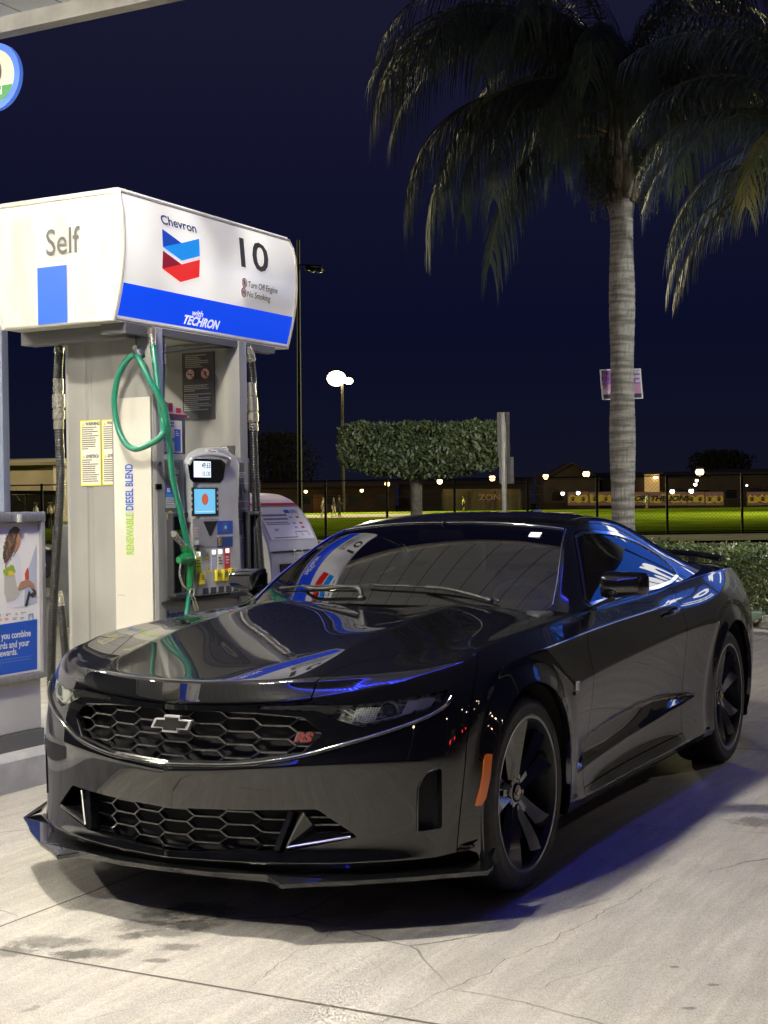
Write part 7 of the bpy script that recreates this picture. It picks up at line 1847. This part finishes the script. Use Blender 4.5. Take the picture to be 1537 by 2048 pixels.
def person(px, D, h, top, trou, skn, label, pose=0, hat=None, face=1, group=None):
    """small standing / walking figure: one skinned body plus clothes"""
    b = fieldpt(px, D); t = thing('person', label, 'person', b, group); k = h/1.75
    s = RH*face; st = .16 if pose == 1 else .06
    J = {'pel': (0, 0, .93), 'ch': (0, 0, 1.30), 'nk': (0, 0, 1.48), 'hd': (.01, 0, 1.62), 'ht': (.01, 0, 1.73), 'lh': (-.02, .09, .90), 'lk': (-.5*st+.03, .10, .50), 'la': (-1.5*st, .10, .08), 'lf': (-1.5*st+.14, .10, .03), 'rh': (.02, -.09, .90), 'rk': (.9*st, -.10, .50), 'ra': (1.2*st, -.10, .08), 'rf': (1.2*st+.16, -.10, .03),
         'ls': (0, .19, 1.42), 'le': (-.05, .25, 1.14), 'lw': (.06, .25, .92), 'lhd': (.09, .25, .84), 'rs': (0, -.19, 1.42), 're': (.0, -.25, 1.14), 'rw': (.12, -.25, .95), 'rhd': (.15, -.24, .88)}
    if pose == 2: J['lw'] = (.22, .15, 1.15); J['lhd'] = (.28, .12, 1.17); J['rw'] = (.22, -.15, 1.15); J['rhd'] = (.28, -.12, 1.17)
    E = [('pel', 'ch'), ('ch', 'nk'), ('nk', 'hd'), ('hd', 'ht'), ('pel', 'lh'), ('lh', 'lk'), ('lk', 'la'), ('la', 'lf'), ('pel', 'rh'), ('rh', 'rk'), ('rk', 'ra'), ('ra', 'rf'), ('ch', 'ls'), ('ls', 'le'), ('le', 'lw'), ('lw', 'lhd'), ('ch', 'rs'), ('rs', 're'), ('re', 'rw'), ('rw', 'rhd')]
    RAD = {'pel': .15, 'ch': .16, 'nk': .06, 'hd': .10, 'ht': .07, 'lh': .10, 'lk': .065, 'la': .045, 'lf': .04, 'rh': .10, 'rk': .065, 'ra': .045, 'rf': .04, 'ls': .065, 'le': .045, 'lw': .032, 'lhd': .035, 'rs': .065, 're': .045, 'rw': .032, 'rhd': .035}
    def W(p): return (s*p[0]+FH*p[1]+Vector((0, 0, p[2])))*k
    def skin(names, m, nm, grow, par):
        ed = [e for e in E if e[0] in names and e[1] in names]; ids = [n for n in J if n in names]
        me = bpy.data.meshes.new(nm); me.from_pydata([tuple(W(J[n])) for n in ids], [(ids.index(a), ids.index(b_)) for a, b_ in ed], []); o = bpy.data.objects.new(nm, me); COL.objects.link(o)
        o.modifiers.new('k', 'SKIN'); 
        for i, n in enumerate(ids): me.skin_vertices[0].data[i].radius = (RAD[n]*k*grow,)*2; me.skin_vertices[0].data[i].use_root = (i == 0)
        ss = o.modifiers.new('s', 'SUBSURF'); ss.levels = ss.render_levels = 1
        dg = bpy.context.evaluated_depsgraph_get(); m2 = bpy.data.meshes.new_from_object(o.evaluated_get(dg)); m2.name = nm; bpy.data.objects.remove(o); o = bpy.data.objects.new(nm, m2); COL.objects.link(o)
        m2.materials.clear(); m2.materials.append(m); [setattr(p, 'use_smooth', True) for p in m2.polygons]; o.parent = par; return o
    bd = skin(list(J), mat('skin_tone', skin_, .6) if False else mat('skin_tone', (.30, .17, .11), .6), 'body', 1.0, t)
    skin(['pel', 'ch', 'nk', 'ls', 'le', 'rs', 're'] if pose != 2 else ['pel', 'ch', 'nk', 'ls', 'le', 'lw', 'rs', 're', 'rw'], mat('top_cloth', top, .8), 'shirt', 1.18, bd)
    skin(['pel', 'lh', 'lk', 'rh', 'rk']+([] if trou[1] else ['la', 'ra']), mat('trouser_cloth', trou[0], .8), 'trousers', 1.2, bd)
    mb = MB(); mb.sph(W((.0, 0, 1.68)), .112*k, (1, 1, .85), u=10, v=7); mb.out('hair', mat('hair_dark', hat or (.02, .015, .01), .6), bd, smooth=True)
skin_ = (.3, .17, .11)
person(647, 136, 1.78, (.55, .52, .50), ((.45, .42, .38), 0), None, 'person in pale clothes walking on the infield dirt', 1, (.25, .12, .05))
person(668, 137, 1.74, (.03, .035, .05), ((.50, .46, .38), 0), None, 'person in a dark top and pale trousers', 1)
person(679, 135, 1.86, (.012, .013, .016), ((.015, .016, .02), 0), None, 'taller person all in black', 2)
person(928, 165, 1.66, (.55, .55, .04), ((.03, .03, .03), 1), None, 'player in a bright yellow shirt and dark shorts', 0, None)
person(1294, 160, 1.70, (.25, .42, .36), ((.35, .30, .22), 1), None, 'player in a pale green shirt right of the palm trunk', 0)
for i, (px, c1) in enumerate(((72, (.5, .5, .48)), (100, (.45, .42, .35)), (108, (.5, .35, .2)))):
    person(px, 90+i, 1.7, c1, ((.05, .05, .06), 0), None, ('person in a white top, left of the group past the hoses', 'person in a cream top, middle of the group past the hoses', 'person in a tan top, nearest the hose')[i], 0)
def dugout():
    t = thing('dugout', 'dark open dugout frame behind the people at left', 'shelter'); D = 94; mb = MB()
    a, b = at(-40, 985, D), at(125, 985, D); z0 = 0; M = mat('dugout_frame', (.05, .04, .035), .6)
    for px in (-30, 22, 52, 84, 110): p = at(px, 1000, D); p.z = 0; q = at(px, 987, D); mb.bar(p, q, .10, .10)
    mb.bar(a, b, .18, .25); mb.bar(at(-40, 1035, D), at(125, 1035, D), .12, .35); mb.bar(at(30, 990, D), at(55, 1018, D), .06, .06); mb.out('frame', M, t)
    mb = MB(); p0, p1 = at(-40, 1015, D+2), at(125, 1015, D+2); mb.add([Vector((p0.x, p0.y, 0)), Vector((p1.x, p1.y, 0)), Vector((p1.x, p1.y, at(0, 990, D+2).z)), Vector((p0.x, p0.y, at(0, 990, D+2).z))], [(0, 1, 2, 3)]); mb.out('back_wall', noisy(mat('dugout_wall', (.30, .24, .18), .8), .8, .15), t)
dugout()
def fartree(px, py0, py1, hw, D, seed, label):
    b = fieldpt(px, D); t = thing('dark_tree', label, 'tree', b); r = random.Random(seed); zt = at(px, py0, D).z-b.z; zb = at(px, py1, D).z-b.z; mb = MB()
    for _ in range(2600):
        u = r.gauss(0, .42); w = r.random(); e = (1-(2*w-1)**2)**.5*.9+.15
        if abs(u) > e: continue
        p = RH*u*hw+FH*r.uniform(-1, 1)*hw*.5+Vector((0, 0, zb+(zt-zb)*w+r.uniform(-.3, .3))); mb.add([p, p+RH*r.uniform(.2, .5)+Vector((0, 0, r.uniform(-.2, .2))), p+RH*.2+Vector((0, 0, r.uniform(.2, .5))), ], [(0, 1, 2)])
    mb.out('crown', mat('far_foliage', (.030, .030, .020), .8), t); mb = MB(); mb.tube([(0, 0, 0), (0, 0, zb+1)], [.4, .25], 8); mb.out('trunk', BKT, t)
fartree(560, 868, 985, 5.5, 200, 3, 'dim brown tree behind the pump, left of the floodlight mast'); fartree(1440, 905, 950, 5, 215, 4, 'dim low tree behind the right-hand school block')
def shop():
    """the lit forecourt shop to the right, out of frame: only its mirror image in the side glass shows"""
    t = thing('forecourt_shop', 'lit forecourt shop front with blue posters, right of the frame', 'building', (-.9, 15.4, 0), rz=R_(-6))
    mb = MB(); mb.box((0, 0, 0), (7.6, 6, 7.2)); mb.out('wall', noisy(mat('shop_wall', (.35, .33, .30), .8), 1, .1), t)
    m = emis('shop_poster_blue', (.02, .10, .55), 1.6)
    for i, (x0, x1, z0, z1) in enumerate(((.1, 2.9, 3.0, 6.8), (3.1, 5.3, 3.0, 5.2), (5.5, 7.4, 3.0, 5.0))):
        mb = MB(); mb.box((x0, -.12, z0), (x1, -.02, z1)); b = mb.out('fascia_poster', m, t)
        text('poster_lettering', 'Clear', .85, emis('poster_white', (1, 1, 1), 2.6), ((x0+x1)/2, -.14, (z0+z1)/2+.3), (1, 0, 0), (0, 0, 1), b, bold=.05, sx=.9)
        mb = MB(); microtext(mb, Vector((x0+.3, -.14, z0+.7)), EX, EZ, x1-x0-.6, .5, 2, 30+i, 0); mb.out('poster_print', bpy.data.materials['poster_white'], b)
    for i in range(2):
        mb = MB(); mb.box((.3+i*2.3, -.06, .5), (2.3+i*2.3, -.01, 2.5)); w = mb.out('window', emis('shop_window_light', (1, .96, .88), .10), t)
        mb = MB(); mb.box((1.25+i*2.3, -.09, .5), (1.33+i*2.3, -.061, 2.5)); mb.box((.3+i*2.3, -.09, 1.9), (2.3+i*2.3, -.061, 1.96)); mb.out('window_frame', GALV, w)
shop()

def yard_lamp():
    """the forecourt's own flood lamp on a pole to the right, out of frame; it lights the planting"""
    t = thing('yard_lamp', 'tall forecourt flood lamp on a pole, right of the frame', 'lamp post', (8.5, 10.3, 0)); mb = MB(); mb.tube([(0, 0, 0), (0, 0, 6.6)], [.09, .06], 12); mb.out('pole', GALV, t)
    mb = MB(); mb.box((-.5, -.16, 6.55), (.1, .16, 6.72), 0, .03); h = mb.out('lamp_head', mat('lamp_head_grey', (.15, .15, .15), .4), t)
    l = bpy.data.lights.new('yard_lamp', 'SPOT'); l.energy = 4200; l.color = (.95, 1, .84); l.spot_size = R_(52); l.spot_blend = .5; l.shadow_soft_size = .12
    l2 = bpy.data.lights.new('yard_lamp', 'SPOT'); l2.energy = 900; l2.color = (1, .90, .84); l2.spot_size = R_(70); l2.spot_blend = .7; l2.shadow_soft_size = .12
    o = bpy.data.objects.new('yard_lamp_light', l2); COL.objects.link(o); o.location = (8.0, 10.1, 6.4); d = Vector((1.2, 8.0, 0))-o.location; o.rotation_euler = d.to_track_quat('-Z', 'Y').to_euler()
    o = bpy.data.objects.new('yard_lamp_light', l); COL.objects.link(o); o.location = (8.0, 10.5, 6.4); d = Vector((-4.9, 15.3, .2))-o.location; o.rotation_euler = d.to_track_quat('-Z', 'Y').to_euler()
yard_lamp()

def street_lamps():
    """lamps, tail lights and a lit window beyond the right edge: they show as specks in the car's flank"""
    for i, (x, y, z, r, col, s, lb) in enumerate(((22, 14, 5.5, .22, (1, .75, .45), 160, 'amber street lamp right of the frame, nearest the shop'), (30, 22, 6.5, .22, (1, .8, .5), 200, 'amber street lamp right of the frame, second along'), (26, 4, 6.0, .22, (1, .8, .55), 160, 'street lamp right of the frame, level with the car'), (34, -6, 6.5, .25, (1, .85, .6), 200, 'street lamp right of the frame, near the camera side'),
        (40, 30, 7, .25, (1, .9, .8), 240, 'tall white street lamp far right of the frame'), (18, 9, 3.2, .14, (1, .6, .3), 120, 'low porch lamp right of the frame'), (45, 12, 8, .3, (1, .95, .9), 240, 'tallest white street lamp right of the frame'), (24, -16, 6, .22, (1, .8, .5), 160, 'street lamp behind the camera'))):
        t = thing('street_lamp', lb, 'street lamp', (x, y, 0), 'street lamps beyond the right edge'); mb = MB(); mb.tube([(0, 0, 0), (0, 0, z+.1)], [.09, .05], 8); mb.out('pole', GALV, t)
        mb = MB(); mb.sph((0, 0, z), r, (1, 1, .6)); mb.out('lamp_glow', emis('street_lamp_light', col, s*.35), t)
    for i, (x, y) in enumerate(((15, 1.2), (17.5, -2.5))):
        t = thing('parked_van', ('dark parked van with lit tail lamps, right of the frame', 'second dark parked van right of the frame, nearer the camera')[i], 'van', (x, y, 0)); mb = MB(); mb.box((0, 0, .45), (4.6, 1.8, 1.2), 0, .12); mb.box((.2, .1, 1.15), (3.6, 1.7, 1.95), 0, .2); mb.out('body', mat('van_paint', (.02, .02, .03), .3, coat=1), t, smooth=True, ang=40)
        for yy in (.15, 1.45): mb = MB(); mb.box((-.03, yy, .85), (.0, yy+.2, 1.1)); mb.out('tail_lamp', emis('tail_red', (1, .02, .03), 22), t)
        for xx in (.9, 3.7):
            for yy in (-.02, 1.62): mb = MB(); mb.lathe([(0, 0), (.33, 0), (.35, .03), (.35, .17), (0, .2)], 20, 'y', c=(xx, yy, .35)); mb.out('wheel', RUB, t)
street_lamps()
root, M1 = build_car(); S2 = build_cabin(root); car_details(root, M1, S2)
